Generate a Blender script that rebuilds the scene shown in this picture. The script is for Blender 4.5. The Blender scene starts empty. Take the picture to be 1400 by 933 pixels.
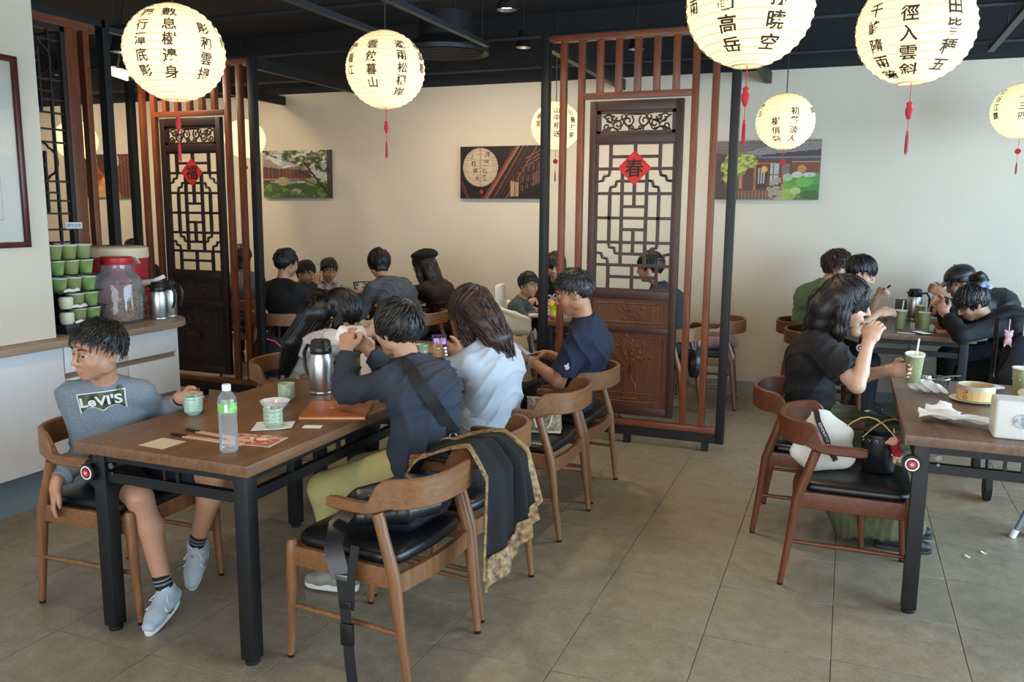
import bpy, bmesh, math, random
import numpy as np
from mathutils import Vector, Matrix, Euler
random.seed(7); RNG = np.random.RandomState(7)
C = bpy.context.scene.collection
SC = bpy.context.scene
PI = math.pi

# ------------------------------------------------------------------ camera
CAM_H, YAW, PITCH, ROLL = 1.6, 0.378048, 0.155585, 0.0089554
fwd0 = Vector((-math.sin(YAW), math.cos(YAW), 0)); rt0 = Vector((math.cos(YAW), math.sin(YAW), 0))
fw = fwd0 * math.cos(PITCH) + Vector((0, 0, -math.sin(PITCH))); up0 = rt0.cross(fw)
rt = rt0 * math.cos(ROLL) + up0 * math.sin(ROLL); up = rt.cross(fw)
cam = bpy.data.cameras.new('camera'); cam.sensor_width = 36; cam.lens = 1145.5 / 1400 * 36
cam.clip_start = 0.05; cam.clip_end = 100
camo = bpy.data.objects.new('camera', cam); C.objects.link(camo)
camo.matrix_world = Matrix(((rt.x, up.x, -fw.x, 0), (rt.y, up.y, -fw.y, 0), (rt.z, up.z, -fw.z, CAM_H), (0, 0, 0, 1)))
SC.camera = camo

# ------------------------------------------------------------------ world, light, exposure
w = bpy.data.worlds.new('World'); SC.world = w; w.use_nodes = True
bg = w.node_tree.nodes['Background']; bg.inputs[0].default_value = (0.80, 0.90, 1.0, 1); bg.inputs[1].default_value = 1.0
SC.view_settings.view_transform = 'Standard'; SC.view_settings.look = 'None'
SC.view_settings.exposure = 0.22; SC.view_settings.gamma = 1.0; SC.view_settings.use_curve_mapping = False

def area(name, loc, target, sx, sy, power, col):
    l = bpy.data.lights.new(name, 'AREA'); l.shape = 'RECTANGLE'; l.size = sx; l.size_y = sy; l.energy = power; l.color = col
    o = bpy.data.objects.new(name, l); C.objects.link(o); o.location = loc
    o.rotation_euler = (Vector(target) - Vector(loc)).to_track_quat('-Z', 'Y').to_euler(); return o
# daylight entering through the windows of the right wall and of the shop front behind the camera
area('window_daylight_side', (3.42, 4.2, 1.55), (-3, 4.6, 1.0), 5.6, 2.2, 430, (0.56, 0.79, 1.0))
area('window_daylight_front', (-1.2, -2.42, 1.55), (-1.4, 4, 1.0), 8.0, 2.2, 250, (0.97, 0.97, 1.0))

def spot(name, loc, target, power, angle, col=(1.0, 0.78, 0.53), blend=1.0, r=0.1):
    l = bpy.data.lights.new(name, 'SPOT'); l.energy = power; l.spot_size = math.radians(angle); l.spot_blend = blend; l.color = col; l.shadow_soft_size = r
    o = bpy.data.objects.new(name, l); C.objects.link(o); o.location = loc
    o.rotation_euler = (Vector(target) - Vector(loc)).to_track_quat('-Z', 'Y').to_euler(); return o

# ------------------------------------------------------------------ colour and material helpers
def lin(h):
    if isinstance(h, (tuple, list)): return tuple(h)[:3]
    h = h.lstrip('#'); v = [int(h[i:i + 2], 16) / 255 for i in (0, 2, 4)]
    return tuple(x / 12.92 if x <= 0.04045 else ((x + 0.055) / 1.055) ** 2.4 for x in v)
MATS = {}
def mat(name, col, rough=0.5, metal=0.0, noise=0.0, nscale=30, bump=0.0, bscale=200, stretch=(1, 1, 1), col2=None, spec=None,
        sheen=0.0, coat=0.0, detail=4, attr=None):
    """plain procedural surface: base colour varied by noise, optional bump"""
    if name in MATS: return MATS[name]
    m = bpy.data.materials.new(name); m.use_nodes = True; nt = m.node_tree; N = nt.nodes; L = nt.links
    b = N['Principled BSDF']; b.inputs['Roughness'].default_value = rough; b.inputs['Metallic'].default_value = metal
    if spec is not None: b.inputs['Specular IOR Level'].default_value = spec
    if sheen: b.inputs['Sheen Weight'].default_value = sheen
    if coat: b.inputs['Coat Weight'].default_value = coat
    c = lin(col); b.inputs['Base Color'].default_value = (*c, 1)
    tc = N.new('ShaderNodeTexCoord'); mp = N.new('ShaderNodeMapping'); mp.inputs['Scale'].default_value = stretch
    L.new(tc.outputs['Object'], mp.inputs['Vector'])
    src = None
    if attr:
        a = N.new('ShaderNodeAttribute'); a.attribute_name = attr; src = a.outputs['Color']; L.new(src, b.inputs['Base Color'])
    if noise:
        n = N.new('ShaderNodeTexNoise'); n.inputs['Scale'].default_value = nscale; n.inputs['Detail'].default_value = detail
        L.new(mp.outputs[0], n.inputs['Vector'])
        r = N.new('ShaderNodeValToRGB'); c2 = lin(col2) if col2 else tuple(x * (1 - noise) for x in c)
        r.color_ramp.elements[0].position = 0.32; r.color_ramp.elements[1].position = 0.68
        r.color_ramp.elements[0].color = (*c2, 1); r.color_ramp.elements[1].color = (*c, 1)
        L.new(n.outputs['Fac'], r.inputs[0]); L.new(r.outputs[0], b.inputs['Base Color'])
        if attr:
            mx = N.new('ShaderNodeMixRGB'); mx.blend_type = 'MULTIPLY'; mx.inputs[0].default_value = 1
            r.color_ramp.elements[0].color = (1 - noise, 1 - noise, 1 - noise, 1); r.color_ramp.elements[1].color = (1, 1, 1, 1)
            L.new(src, mx.inputs[1]); L.new(r.outputs[0], mx.inputs[2]); L.new(mx.outputs[0], b.inputs['Base Color'])
    if bump:
        n2 = N.new('ShaderNodeTexNoise'); n2.inputs['Scale'].default_value = bscale; n2.inputs['Detail'].default_value = 3
        L.new(mp.outputs[0], n2.inputs['Vector'])
        bp = N.new('ShaderNodeBump'); bp.inputs['Strength'].default_value = bump; bp.inputs['Distance'].default_value = 0.004
        L.new(n2.outputs['Fac'], bp.inputs['Height']); L.new(bp.outputs[0], b.inputs['Normal'])
    MATS[name] = m; return m
def wood(name, c1, c2, rough=0.45, axis='z', scale=1.0, rings=True):
    """wood grain running along one local axis"""
    if name in MATS: return MATS[name]
    m = bpy.data.materials.new(name); m.use_nodes = True; nt = m.node_tree; N = nt.nodes; L = nt.links
    b = N['Principled BSDF']; b.inputs['Roughness'].default_value = rough
    tc = N.new('ShaderNodeTexCoord'); mp = N.new('ShaderNodeMapping')
    s = {'x': (1.2, 14, 14), 'y': (14, 1.2, 14), 'z': (14, 14, 1.2)}[axis]
    mp.inputs['Scale'].default_value = tuple(v * scale for v in s)
    L.new(tc.outputs['Object'], mp.inputs['Vector'])
    n = N.new('ShaderNodeTexNoise'); n.inputs['Scale'].default_value = 3.0; n.inputs['Detail'].default_value = 8; n.inputs['Roughness'].default_value = 0.62; n.inputs['Distortion'].default_value = 1.2
    L.new(mp.outputs[0], n.inputs['Vector'])
    r = N.new('ShaderNodeValToRGB'); r.color_ramp.elements[0].position = 0.30; r.color_ramp.elements[1].position = 0.70
    r.color_ramp.elements[0].color = (*lin(c1), 1); r.color_ramp.elements[1].color = (*lin(c2), 1)
    L.new(n.outputs['Fac'], r.inputs[0]); L.new(r.outputs[0], b.inputs['Base Color'])
    bp = N.new('ShaderNodeBump'); bp.inputs['Strength'].default_value = 0.15; bp.inputs['Distance'].default_value = 0.002
    L.new(n.outputs['Fac'], bp.inputs['Height']); L.new(bp.outputs[0], b.inputs['Normal'])
    MATS[name] = m; return m
def glow(name, col, strength):
    if name in MATS: return MATS[name]
    m = bpy.data.materials.new(name); m.use_nodes = True; nt = m.node_tree
    b = nt.nodes['Principled BSDF']; b.inputs['Base Color'].default_value = (*lin(col), 1)
    b.inputs['Emission Color'].default_value = (*lin(col), 1); b.inputs['Emission Strength'].default_value = strength
    MATS[name] = m; return m
def glass(name, col='#ffffff', rough=0.02, alpha=0.25, gleam_mix=0.0):
    """thin clear wall: mostly transparent with a glossy coat"""
    if name in MATS: return MATS[name]
    m = bpy.data.materials.new(name); m.use_nodes = True; nt = m.node_tree; N = nt.nodes; L = nt.links
    N.remove(N['Principled BSDF']); out = N['Material Output']
    t = N.new('ShaderNodeBsdfTransparent'); t.inputs[0].default_value = (*lin(col), 1)
    g = N.new('ShaderNodeBsdfGlossy'); g.inputs['Roughness'].default_value = rough
    fr = N.new('ShaderNodeFresnel'); fr.inputs[0].default_value = 1.45
    ma = N.new('ShaderNodeMath'); ma.operation = 'ADD'; ma.inputs[1].default_value = alpha * 0.25
    L.new(fr.outputs[0], ma.inputs[0])
    mx = N.new('ShaderNodeMixShader'); L.new(ma.outputs[0], mx.inputs[0]); L.new(t.outputs[0], mx.inputs[1]); L.new(g.outputs[0], mx.inputs[2])
    if gleam_mix:
        df = N.new('ShaderNodeBsdfDiffuse'); df.inputs[0].default_value = (.9, .93, .95, 1); m2 = N.new('ShaderNodeMixShader'); m2.inputs[0].default_value = gleam_mix; L.new(mx.outputs[0], m2.inputs[1]); L.new(df.outputs[0], m2.inputs[2]); mx = m2  # white diffuse mixed in, stands in for bright reflections on clear walls
    L.new(mx.outputs[0], out.inputs[0]); MATS[name] = m; return m

# ------------------------------------------------------------------ mesh builder
def frame(d):
    d = Vector(d).normalized(); a = Vector((0, 0, 1)) if abs(d.z) < 0.95 else Vector((1, 0, 0))
    u = d.cross(a).normalized(); v = d.cross(u).normalized(); return u, v, d
class MB:
    def __init__(s): s.v = []; s.f = []; s.m = Matrix.Identity(4); s.mi = []; s.cur = 0
    def add(s, vs, fs):
        n = len(s.v); s.v += [tuple(s.m @ Vector(p)) for p in vs]; s.f += [tuple(i + n for i in f) for f in fs]; s.mi += [s.cur] * len(fs); return s
    def box(s, x0, x1, y0, y1, z0, z1):
        vs = [(x, y, z) for z in (z0, z1) for y in (y0, y1) for x in (x0, x1)]
        return s.add(vs, [(0, 2, 3, 1), (4, 5, 7, 6), (0, 1, 5, 4), (2, 6, 7, 3), (0, 4, 6, 2), (1, 3, 7, 5)])
    def cbox(s, c, sx, sy, sz): return s.box(c[0] - sx / 2, c[0] + sx / 2, c[1] - sy / 2, c[1] + sy / 2, c[2] - sz / 2, c[2] + sz / 2)
    def cyl(s, p, q, r1, r2=None, n=14, cap=True):
        r2 = r1 if r2 is None else r2; p = Vector(p); q = Vector(q); u, v, d = frame(q - p)
        vs = []
        for P, r in ((p, r1), (q, r2)):
            for i in range(n):
                a = 2 * PI * i / n; vs.append(P + (u * math.cos(a) + v * math.sin(a)) * r)
        fs = [(i, i + n, (i + 1) % n + n, (i + 1) % n) for i in range(n)]
        if cap: fs += [tuple(range(n)), tuple(range(2 * n - 1, n - 1, -1))]
        return s.add(vs, fs)
    def lathe(s, prof, n=28, c=(0, 0, 0), cap=True, squash=1.0):
        vs = []; k = len(prof)
        for r, z in prof:
            for i in range(n):
                a = 2 * PI * i / n; vs.append((c[0] + r * math.cos(a), c[1] + r * math.sin(a) * squash, c[2] + z))
        fs = [(j * n + i, j * n + (i + 1) % n, (j + 1) * n + (i + 1) % n, (j + 1) * n + i) for j in range(k - 1) for i in range(n)]
        if cap: fs += [tuple(range(n - 1, -1, -1)), tuple(range((k - 1) * n, k * n))]
        return s.add(vs, fs)
    def tube(s, pts, r, n=8, cap=True, closed=False):
        pts = [Vector(p) for p in pts]; k = len(pts); rs = r if isinstance(r, (list, tuple)) else [r] * k
        vs = []; pu = None
        for i, p in enumerate(pts):
            if closed: d = pts[(i + 1) % k] - pts[i - 1]
            else: d = pts[min(i + 1, k - 1)] - pts[max(i - 1, 0)]
            if d.length < 1e-9: d = Vector((0, 0, 1))
            d.normalize()
            if pu is None: u, v, _ = frame(d)
            else:
                u = pu - d * pu.dot(d)
                u = u.normalized() if u.length > 1e-6 else frame(d)[0]
                v = d.cross(u)
            pu = u
            for j in range(n):
                a = 2 * PI * j / n; vs.append(p + (u * math.cos(a) + v * math.sin(a)) * rs[i])
        kk = k if closed else k - 1
        fs = [(i * n + j, i * n + (j + 1) % n, ((i + 1) % k) * n + (j + 1) % n, ((i + 1) % k) * n + j) for i in range(kk) for j in range(n)]
        if cap and not closed: fs += [tuple(range(n - 1, -1, -1)), tuple(range((k - 1) * n, k * n))]
        return s.add(vs, fs)
    def sweep(s, pts, sect, ups=None, cap=True):
        """sweep rectangular-ish sections: sect(i) -> list of (a,b) offsets along side and up"""
        pts = [Vector(p) for p in pts]; k = len(pts); vs = []; n = None
        for i, p in enumerate(pts):
            d = (pts[min(i + 1, k - 1)] - pts[max(i - 1, 0)]).normalized(); U = Vector(ups[i]) if ups else Vector((0, 0, 1))
            sd = d.cross(U).normalized(); U2 = sd.cross(d)
            q = sect(i); n = len(q)
            for a, b in q: vs.append(p + sd * a + U2 * b)
        fs = [(i * n + j, i * n + (j + 1) % n, (i + 1) * n + (j + 1) % n, (i + 1) * n + j) for i in range(k - 1) for j in range(n)]
        if cap: fs += [tuple(range(n - 1, -1, -1)), tuple(range((k - 1) * n, k * n))]
        return s.add(vs, fs)
    def prism(s, poly, z0, z1):
        n = len(poly); vs = [(x, y, z0) for x, y in poly] + [(x, y, z1) for x, y in poly]
        fs = [tuple(range(n - 1, -1, -1)), tuple(range(n, 2 * n))] + [(i, (i + 1) % n, (i + 1) % n + n, i + n) for i in range(n)]
        return s.add(vs, fs)
    def ball(s, c, r, n=12, sc=(1, 1, 1)):
        prof = [(max(1e-4, math.sin(PI * i / n) * r), -math.cos(PI * i / n) * r) for i in range(n + 1)]
        m = s.m.copy(); s.m = s.m @ Matrix.Translation(c) @ Matrix.Diagonal((*sc, 1)); s.lathe(prof, n + 4, cap=True); s.m = m; return s
    def mesh(s, name, bevel=0, seg=2, sharp=40):
        me = bpy.data.meshes.new(name); me.from_pydata(s.v, [], s.f)
        bm = bmesh.new(); bm.from_mesh(me)
        if any(s.mi):
            for f, i in zip(bm.faces, s.mi): f.material_index = i
        bmesh.ops.recalc_face_normals(bm, faces=bm.faces)
        if bevel:
            es = [e for e in bm.edges if len(e.link_faces) == 2 and e.calc_face_angle(0) > 0.6]
            bmesh.ops.bevel(bm, geom=es, offset=bevel, segments=seg, affect='EDGES', profile=0.6, clamp_overlap=True)
        bm.to_mesh(me); bm.free()
        me.polygons.foreach_set('use_smooth', [True] * len(me.polygons)); me.set_sharp_from_angle(angle=math.radians(sharp))
        return me
    def build(s, name, m, parent=None, loc=None, bevel=0, seg=2, sharp=40):
        me = s.mesh(name, bevel, seg, sharp)
        for x in (m if isinstance(m, (list, tuple)) else [m]): me.materials.append(x)
        return link(name, me, parent, loc)
def link(name, me, parent=None, loc=None):
    o = bpy.data.objects.new(name, me); C.objects.link(o)
    if parent: o.parent = parent
    if loc is not None: o.location = loc
    return o
def tag(o, label, cat, group=None, kind=None):
    if label: o['label'] = label
    if cat: o['category'] = cat
    if group: o['group'] = group
    if kind: o['kind'] = kind
    return o
def thing(name, label, cat, loc=(0, 0, 0), rz=0, group=None):
    o = bpy.data.objects.new(name, None); C.objects.link(o); o.location = loc; o.rotation_euler = (0, 0, rz); o.empty_display_size = 0.1
    return tag(o, label, cat, group)
def struct(o, label=None):
    o['kind'] = 'structure'
    if label: o['label'] = label
    return o
def dup(root, loc, rz, label=None, group=None):
    r = root.copy(); C.objects.link(r); r.location = loc; r.rotation_euler = (0, 0, rz)
    if label: r['label'] = label
    if group: r['group'] = group
    for ch in list(root.children):
        c = ch.copy(); C.objects.link(c); c.parent = r
        for g in list(ch.children):
            d = g.copy(); C.objects.link(d); d.parent = c
    return r
_fc = {}
def glyph(ch, bold=0.0):
    """flat outline mesh of a character: verts (x,y) centred about its box, unit em; faces"""
    key = (ch, bold)
    if key in _fc: return _fc[key]
    cu = bpy.data.curves.new('glyph', 'FONT'); cu.body = ch; cu.offset = bold; cu.resolution_u = 3
    o = bpy.data.objects.new('glyph', cu); C.objects.link(o)
    dg = bpy.context.evaluated_depsgraph_get(); dg.update()
    me = bpy.data.meshes.new_from_object(o.evaluated_get(dg))
    vs = np.array([v.co[:2] for v in me.vertices]); fs = [tuple(p.vertices) for p in me.polygons]
    bpy.data.objects.remove(o); bpy.data.curves.remove(cu); bpy.data.meshes.remove(me)
    if len(ch) == 1 and len(vs): vs = vs - (vs.max(0) + vs.min(0)) / 2
    elif len(vs): vs = vs - (vs.max(0) + vs.min(0)) / 2
    _fc[key] = (vs, fs); return _fc[key]
def text_flat(mb, s, origin, ux, uy, size, bold=0.0):
    vs, fs = glyph(s, bold); o = Vector(origin); ux = Vector(ux); uy = Vector(uy)
    mb.add([o + ux * (x * size) + uy * (y * size) for x, y in vs], fs)
def paint_grid(name, fn, nx, ny, w, h, m, parent, mtx):
    """flat printed sheet: grid in local XZ plane coloured per face corner by fn(U,V)->rgb (display values 0..1)"""
    xs = np.linspace(0, 1, nx + 1); U, V = np.meshgrid((np.arange(nx) + .5) / nx, (np.arange(ny) + .5) / ny)
    rgb = np.clip(fn(U, V), 0, 1); rgb = np.where(rgb <= .04045, rgb / 12.92, ((rgb + .055) / 1.055) ** 2.4)
    GX, GY = np.meshgrid(np.linspace(-w / 2, w / 2, nx + 1), np.linspace(-h / 2, h / 2, ny + 1))
    vs = np.stack([GX.ravel(), GY.ravel(), np.zeros(GX.size)], 1)
    i = (np.arange(ny)[:, None] * (nx + 1) + np.arange(nx)[None, :]).ravel()
    fs = np.stack([i, i + 1, i + nx + 2, i + nx + 1], 1)
    me = bpy.data.meshes.new(name); me.from_pydata((vs @ np.array(mtx.to_3x3()).T + np.array(mtx.translation)).tolist(), [], fs.tolist())
    ca = me.color_attributes.new('Col', 'FLOAT_COLOR', 'CORNER')
    cc = np.ones((nx * ny, 4, 4), np.float32); cc[:, :, :3] = rgb.reshape(-1, 1, 3); ca.data.foreach_set('color', cc.ravel())
    me.materials.append(m); return link(name, me, parent)
PRINT = mat('printed_colours', '#ffffff', 0.45, attr='Col')
# ================================================================== THE SETTING
CREAM = mat('cream_wall_paint', '#d0c6b2', 0.75, noise=0.04, nscale=2.0, bump=0.03, bscale=120)
BLACKP = mat('black_ceiling_paint', '#1d1e20', 0.85, noise=0.2, nscale=3)
BLACKM = mat('black_powder_coated_steel', '#0b0c0d', 0.5, noise=0.15, nscale=40)
BLUEK = mat('blue_grey_plinth', '#6d7f86', 0.6, noise=0.05, nscale=4)
TILE = mat('grey_stone_vinyl', '#9c8e78', 0.40, noise=0.14, nscale=15.0, detail=12, bump=0.06, bscale=90, col2='#8a7d67')
JOINT = mat('dark_tile_joint', '#4d463d', 0.8)
RW, LW, BW, FW, CEIL = 3.4, -9.6, 7.67, -2.4, 3.4
fl = struct(MB().box(LW, RW, FW, BW, -0.12, -0.004).build('floor', JOINT))
tmeshes = []
T = 0.457
for k in range(1):
    tmeshes.append(MB().box(-T / 2 + .0015, T / 2 - .0015, -T / 2 + .0015, T / 2 - .0015, -0.004, 0.0).mesh('floor_tile', bevel=0.0008, seg=1))
    tmeshes[-1].materials.append(TILE)
TILE_N = TILE.node_tree
nf = TILE_N.nodes.new('ShaderNodeTexNoise'); nf.inputs['Scale'].default_value = 110; nf.inputs['Detail'].default_value = 6; nf.inputs['Roughness'].default_value = .75
rf = TILE_N.nodes.new('ShaderNodeValToRGB'); rf.color_ramp.elements[0].position = .36; rf.color_ramp.elements[1].position = .60; rf.color_ramp.elements[0].color = (.62, .60, .57, 1); rf.color_ramp.elements[1].color = (1, 1, 1, 1)
mf = TILE_N.nodes.new('ShaderNodeMixRGB'); mf.blend_type = 'MULTIPLY'; mf.inputs[0].default_value = .8
bs = TILE_N.nodes['Principled BSDF']; src_ = bs.inputs['Base Color'].links[0].from_socket
mpn = [n for n in TILE_N.nodes if n.type == 'MAPPING'][0]
TILE_N.links.new(mpn.outputs[0], nf.inputs['Vector']); TILE_N.links.new(nf.outputs['Fac'], rf.inputs[0]); TILE_N.links.new(src_, mf.inputs[1]); TILE_N.links.new(rf.outputs[0], mf.inputs[2]); TILE_N.links.new(mf.outputs[0], bs.inputs['Base Color'])
# every tile shows its own cut of the stone pattern
oi = TILE_N.nodes.new('ShaderNodeObjectInfo'); cmb = TILE_N.nodes.new('ShaderNodeVectorMath'); cmb.operation = 'SCALE'
cx = TILE_N.nodes.new('ShaderNodeCombineXYZ')
for i in range(3): TILE_N.links.new(oi.outputs['Random'], cx.inputs[i])
TILE_N.links.new(cx.outputs[0], cmb.inputs[0]); cmb.inputs['Scale'].default_value = 37.0
for n in TILE_N.nodes:
    if n.type == 'MAPPING': TILE_N.links.new(cmb.outputs[0], n.inputs['Location'])
rest = MB()
for i in range(-20, 11):
    for j in range(-11, 12):
        x = -0.873 + T * (i + .5); y = 3.05 + T * (j + .5)
        x0, x1, y0, y1 = max(x - T / 2, LW), min(x + T / 2, RW), max(y - T / 2, FW), min(y + T / 2, BW)
        if x1 - x0 < .02 or y1 - y0 < .02: continue
        if -8 <= i <= 6 and -3 <= j <= 9 and y1 - y0 > .4:
            link('floor_tile', tmeshes[0], fl, (x, y, 0))
        else: rest.box(x0 + .0015, x1 - .0015, y0 + .0015, y1 - .0015, -0.004, 0)
r_ = rest.build('floor_tile', TILE, fl); r_['kind'] = 'stuff'
struct(MB().box(LW, RW, BW, BW + .15, 0, 2.79).build('wall_back', CREAM))
struct(MB().box(LW, RW, BW - .004, BW + .15, 2.79, CEIL).build('wall_upper', BLACKP))
struct(MB().box(LW - .15, LW, FW, BW, 0, CEIL).build('wall_far', CREAM))
wl = struct(MB().box(-4.1, -3.9, FW, 3.215, 0.902, CEIL).build('wall_left', CREAM))
struct(MB().box(LW - .15, RW + .15, FW - .15, BW + .15, CEIL, CEIL + .1).build('ceiling', BLACKP))
# glazed wall to the street side and shop front: piers, sill, header, frames and panes
PANE = glass('window_glass', '#f4fbff', 0.0, 0.1)
ALU = mat('dark_window_frame', '#2b2d30', 0.4, metal=0.6)
def glazed(name, axis, pos, a0, a1, n):
    def bx(m, u0, u1, d0, d1, z0, z1):
        return m.box(pos + d0, pos + d1, u0, u1, z0, z1) if axis == 'x' else m.box(u0, u1, pos + d0, pos + d1, z0, z1)
    s = 1 if pos > 0 else -1; d = sorted((0, s * .15))
    m = MB(); bx(m, a0, a1, d[0], d[1], 0, .30); bx(m, a0, a1, d[0], d[1], 2.8, CEIL); wllo = struct(m.build(name, CREAM))
    step = (a1 - a0) / n
    for i in range(n):
        f = MB(); u0 = a0 + step * i; u1 = u0 + step
        bx(f, u0, u0 + .05, d[0], d[1], .3, 2.8); bx(f, u1 - .05, u1, d[0], d[1], .3, 2.8); bx(f, u0, u1, d[0], d[1], .3, .36); bx(f, u0, u1, d[0], d[1], 2.74, 2.8)
        wnd = struct(f.build('window_%d' % (i + 1), ALU)); g = MB(); e = sorted((s * .06, s * .068)); bx(g, u0 + .05, u1 - .05, e[0], e[1], .36, 2.74); g.build('pane', PANE, wnd)
glazed('wall_right', 'x', RW, FW, BW, 6)
glazed('wall_front', 'y', FW, LW, RW, 8)
struct(MB().box(-9.6, RW, BW - .012, BW, 0, .09).build('baseboard_back', mat('grey_baseboard', '#8a8f8e', 0.6)))
# corner pipe of cable trunking down the back wall
# overhead steelwork: beams from the screens to the wall, tracks, conduits
for x in (-5.69, -4.44, -1.985, -0.715):
    struct(MB().box(x - .025, x + .025, 5.62, BW - .004, 2.68, 2.77).build('trim_beam', BLACKM))
for x, y0, y1 in ((-2.6, 3.3, 6.0), (-3.15, 2.0, 5.6), (-4.9, 1.5, 6.2), (0.9, 3.0, 7.4)):
    t = thing('lighting_track', 'long black lighting track hung under the dark ceiling' + (', ending at the round air vent' if x == -2.6 else ', over the far wall prints' if x == -4.9 else ', above the lanterns by the street windows' if x > 0 else ' beside the hanging lanterns'), 'track', (x, y0, 2.80))
    MB().box(-.022, .022, 0, y1 - y0, 0, .035).build('rail', mat('grey_black_track', '#3c3f42', 0.45, metal=0.5), t)
    for yy in np.arange(.4, y1 - y0, 1.1): MB().cyl((0, yy, .035), (0, yy, CEIL - 2.80), .005, n=6).build('hanger_rod', BLACKM, t)
def conduit(pts, r, label):
    p0 = Vector(pts[0]); o = MB().tube([Vector(p) - p0 for p in pts], r, 8).build('ceiling_conduit', mat('dark_conduit', '#34363a', 0.5, metal=0.4), None, p0); tag(o, label, 'pipe')
conduit([(-7.5, 5.95, 2.84), (-2.0, 5.95, 2.84), (1.9, 5.95, 2.84)], .014, 'thin grey conduit crossing under the black ceiling above the screens')
conduit([(-7.5, 5.1, 2.95), (-3.0, 5.1, 2.95), (3.3, 5.1, 2.95)], .018, 'thicker dark pipe crossing the ceiling over the dining tables')
conduit([(-8.5, 7.3, 2.86), (-2, 7.3, 2.86), (3.3, 7.3, 2.86)], .014, 'thin dark conduit along the top of the back wall')
conduit([(-1.0, 4.2, 2.92), (3.3, 4.2, 2.92)], .02, 'black pipe running overhead to the street windows')
# round air vent
t = thing('air_vent', 'dark round ceiling air vent with a slatted face beside a lighting track', 'vent', (-3.02, 6.15, 2.80))
DK = mat('dark_vent_metal', '#2e2f30', 0.45, metal=0.3)
MB().lathe([(.30, .02), (.335, 0), (.34, .03), (.22, .12), (.20, .3), (.01, .3)], 36, cap=False).build('housing', DK, t)
MB().lathe([(.01, .012), (.29, .012), (.30, .03), (.01, .035)], 36).build('face_plate', mat('vent_face', '#232425', .6), t)
for k in range(9):
    y = -.24 + .06 * k; hw = math.sqrt(max(.0, .285 ** 2 - y * y)); MB().box(-hw, hw, y - .006, y + .006, 0.0, .012).build('vent_slat', DK, t)
for sx, sy in ((-1, -1), (1, -1), (1, 1), (-1, 1)): MB().cyl((sx * .15, sy * .15, .3), (sx * .15, sy * .15, .6), .006, n=6).build('hanger_rod', BLACKM, t)
# spot lamps
LAMPGLOW = glow('lamp_face_glow', '#ffe6bf', 14)
LAMPHOUSE = mat('lamp_housing', '#303030', 0.35, metal=0.6)
def spot_lamp(loc, target, label, power=60, ang=150, lit=True):
    t = thing('spot_lamp', label, 'lamp', loc)
    MB().lathe([(.02, .13), (.035, .125), (.05, .07), (.062, .0), (.058, .0), (.045, .06), (.02, .11)], 24, cap=False).build('housing', LAMPHOUSE, t)
    MB().lathe([(.001, .02), (.05, .02), (.05, .026), (.001, .026)], 20).build('lens', LAMPGLOW, t)
    MB().cyl((0, 0, .12), (0, 0, CEIL - loc[2]), .006, n=8).build('stem', BLACKM, t)
    for k in range(5): MB().lathe([(.052 - .004 * k, .045 + .014 * k), (.058 - .004 * k, .048 + .014 * k), (.052 - .004 * k, .052 + .014 * k)], 20, cap=False).build('cooling_fin', LAMPHOUSE, t)
    if lit:
        s = spot('spot_light', (loc[0], loc[1], loc[2] + .012), target, power, ang); s.name = 'spot_lamp_beam'
spot_lamp((-2.02, 4.95, 2.80), (-1.6, 4.6, 0), 'black finned spot lamp with a lit face under the ceiling by the track', 68)
spot_lamp((-5.35, 5.15, 2.78), (-4.9, 7.0, .8), 'lit black spot lamp beside the white camera box', 63)
spot_lamp((-1.60, 6.55, 2.82), (-1.6, 7.3, .6), 'small lit spot lamp seen above the slats of the spring screen', 46)
spot_lamp((-0.55, 4.35, 2.85), (-.75, 4.3, 0), 'black spot lamp over the open floor between the tables', 62)
spot_lamp((-3.4, 6.4, 2.85), (-3.5, 7.5, 1.0), 'black spot lamp above the table of the woman in a beret', 58)
spot_lamp((-2.15, 2.1, 2.85), (-2.1, 2.7, 0), 'black spot lamp over the table with the water bottle', 46)
spot_lamp((-7.2, 6.2, 2.85), (-7.2, 7.6, 1.2), 'black spot lamp before the print of a covered arcade', 84)
spot_lamp((-8.6, 6.3, 2.85), (-8.6, 7.6, 1.6), 'black spot lamp in the far corner beyond the lattice screen', 71)  # added lamp, lifts the dim wall seen through the lattice
spot_lamp((-2.45, 6.35, 2.85), (-2.8, 7.6, 1.3), 'black spot lamp aimed at the lantern print on the back wall', 46)
spot_lamp((-5.9, 6.3, 2.85), (-5.6, 7.6, 1.3), 'black spot lamp aimed at the courtyard print', 54)  # added lamp, brightens this stretch of the back wall
t = thing('security_camera', 'small white box camera on an arm under the dark ceiling', 'camera', (-5.55, 5.35, 2.66))
t.rotation_euler = (0.25, .3, .5)
MB().box(-.075, .075, -.035, .035, -.035, .035).build('body', mat('off_white_plastic', '#d9d8d2', 0.4), t, bevel=.006)
MB().cyl((.075, 0, 0), (.095, 0, 0), .026, n=16).build('lens', mat('black_gloss', '#0a0a0a', 0.15), t)
MB().tube([(-.03, 0, .03), (-.03, 0, .12), (-.05, 0, .3), (-.05, 0, .7)], .01, 8).build('arm', BLACKM, t)

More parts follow.
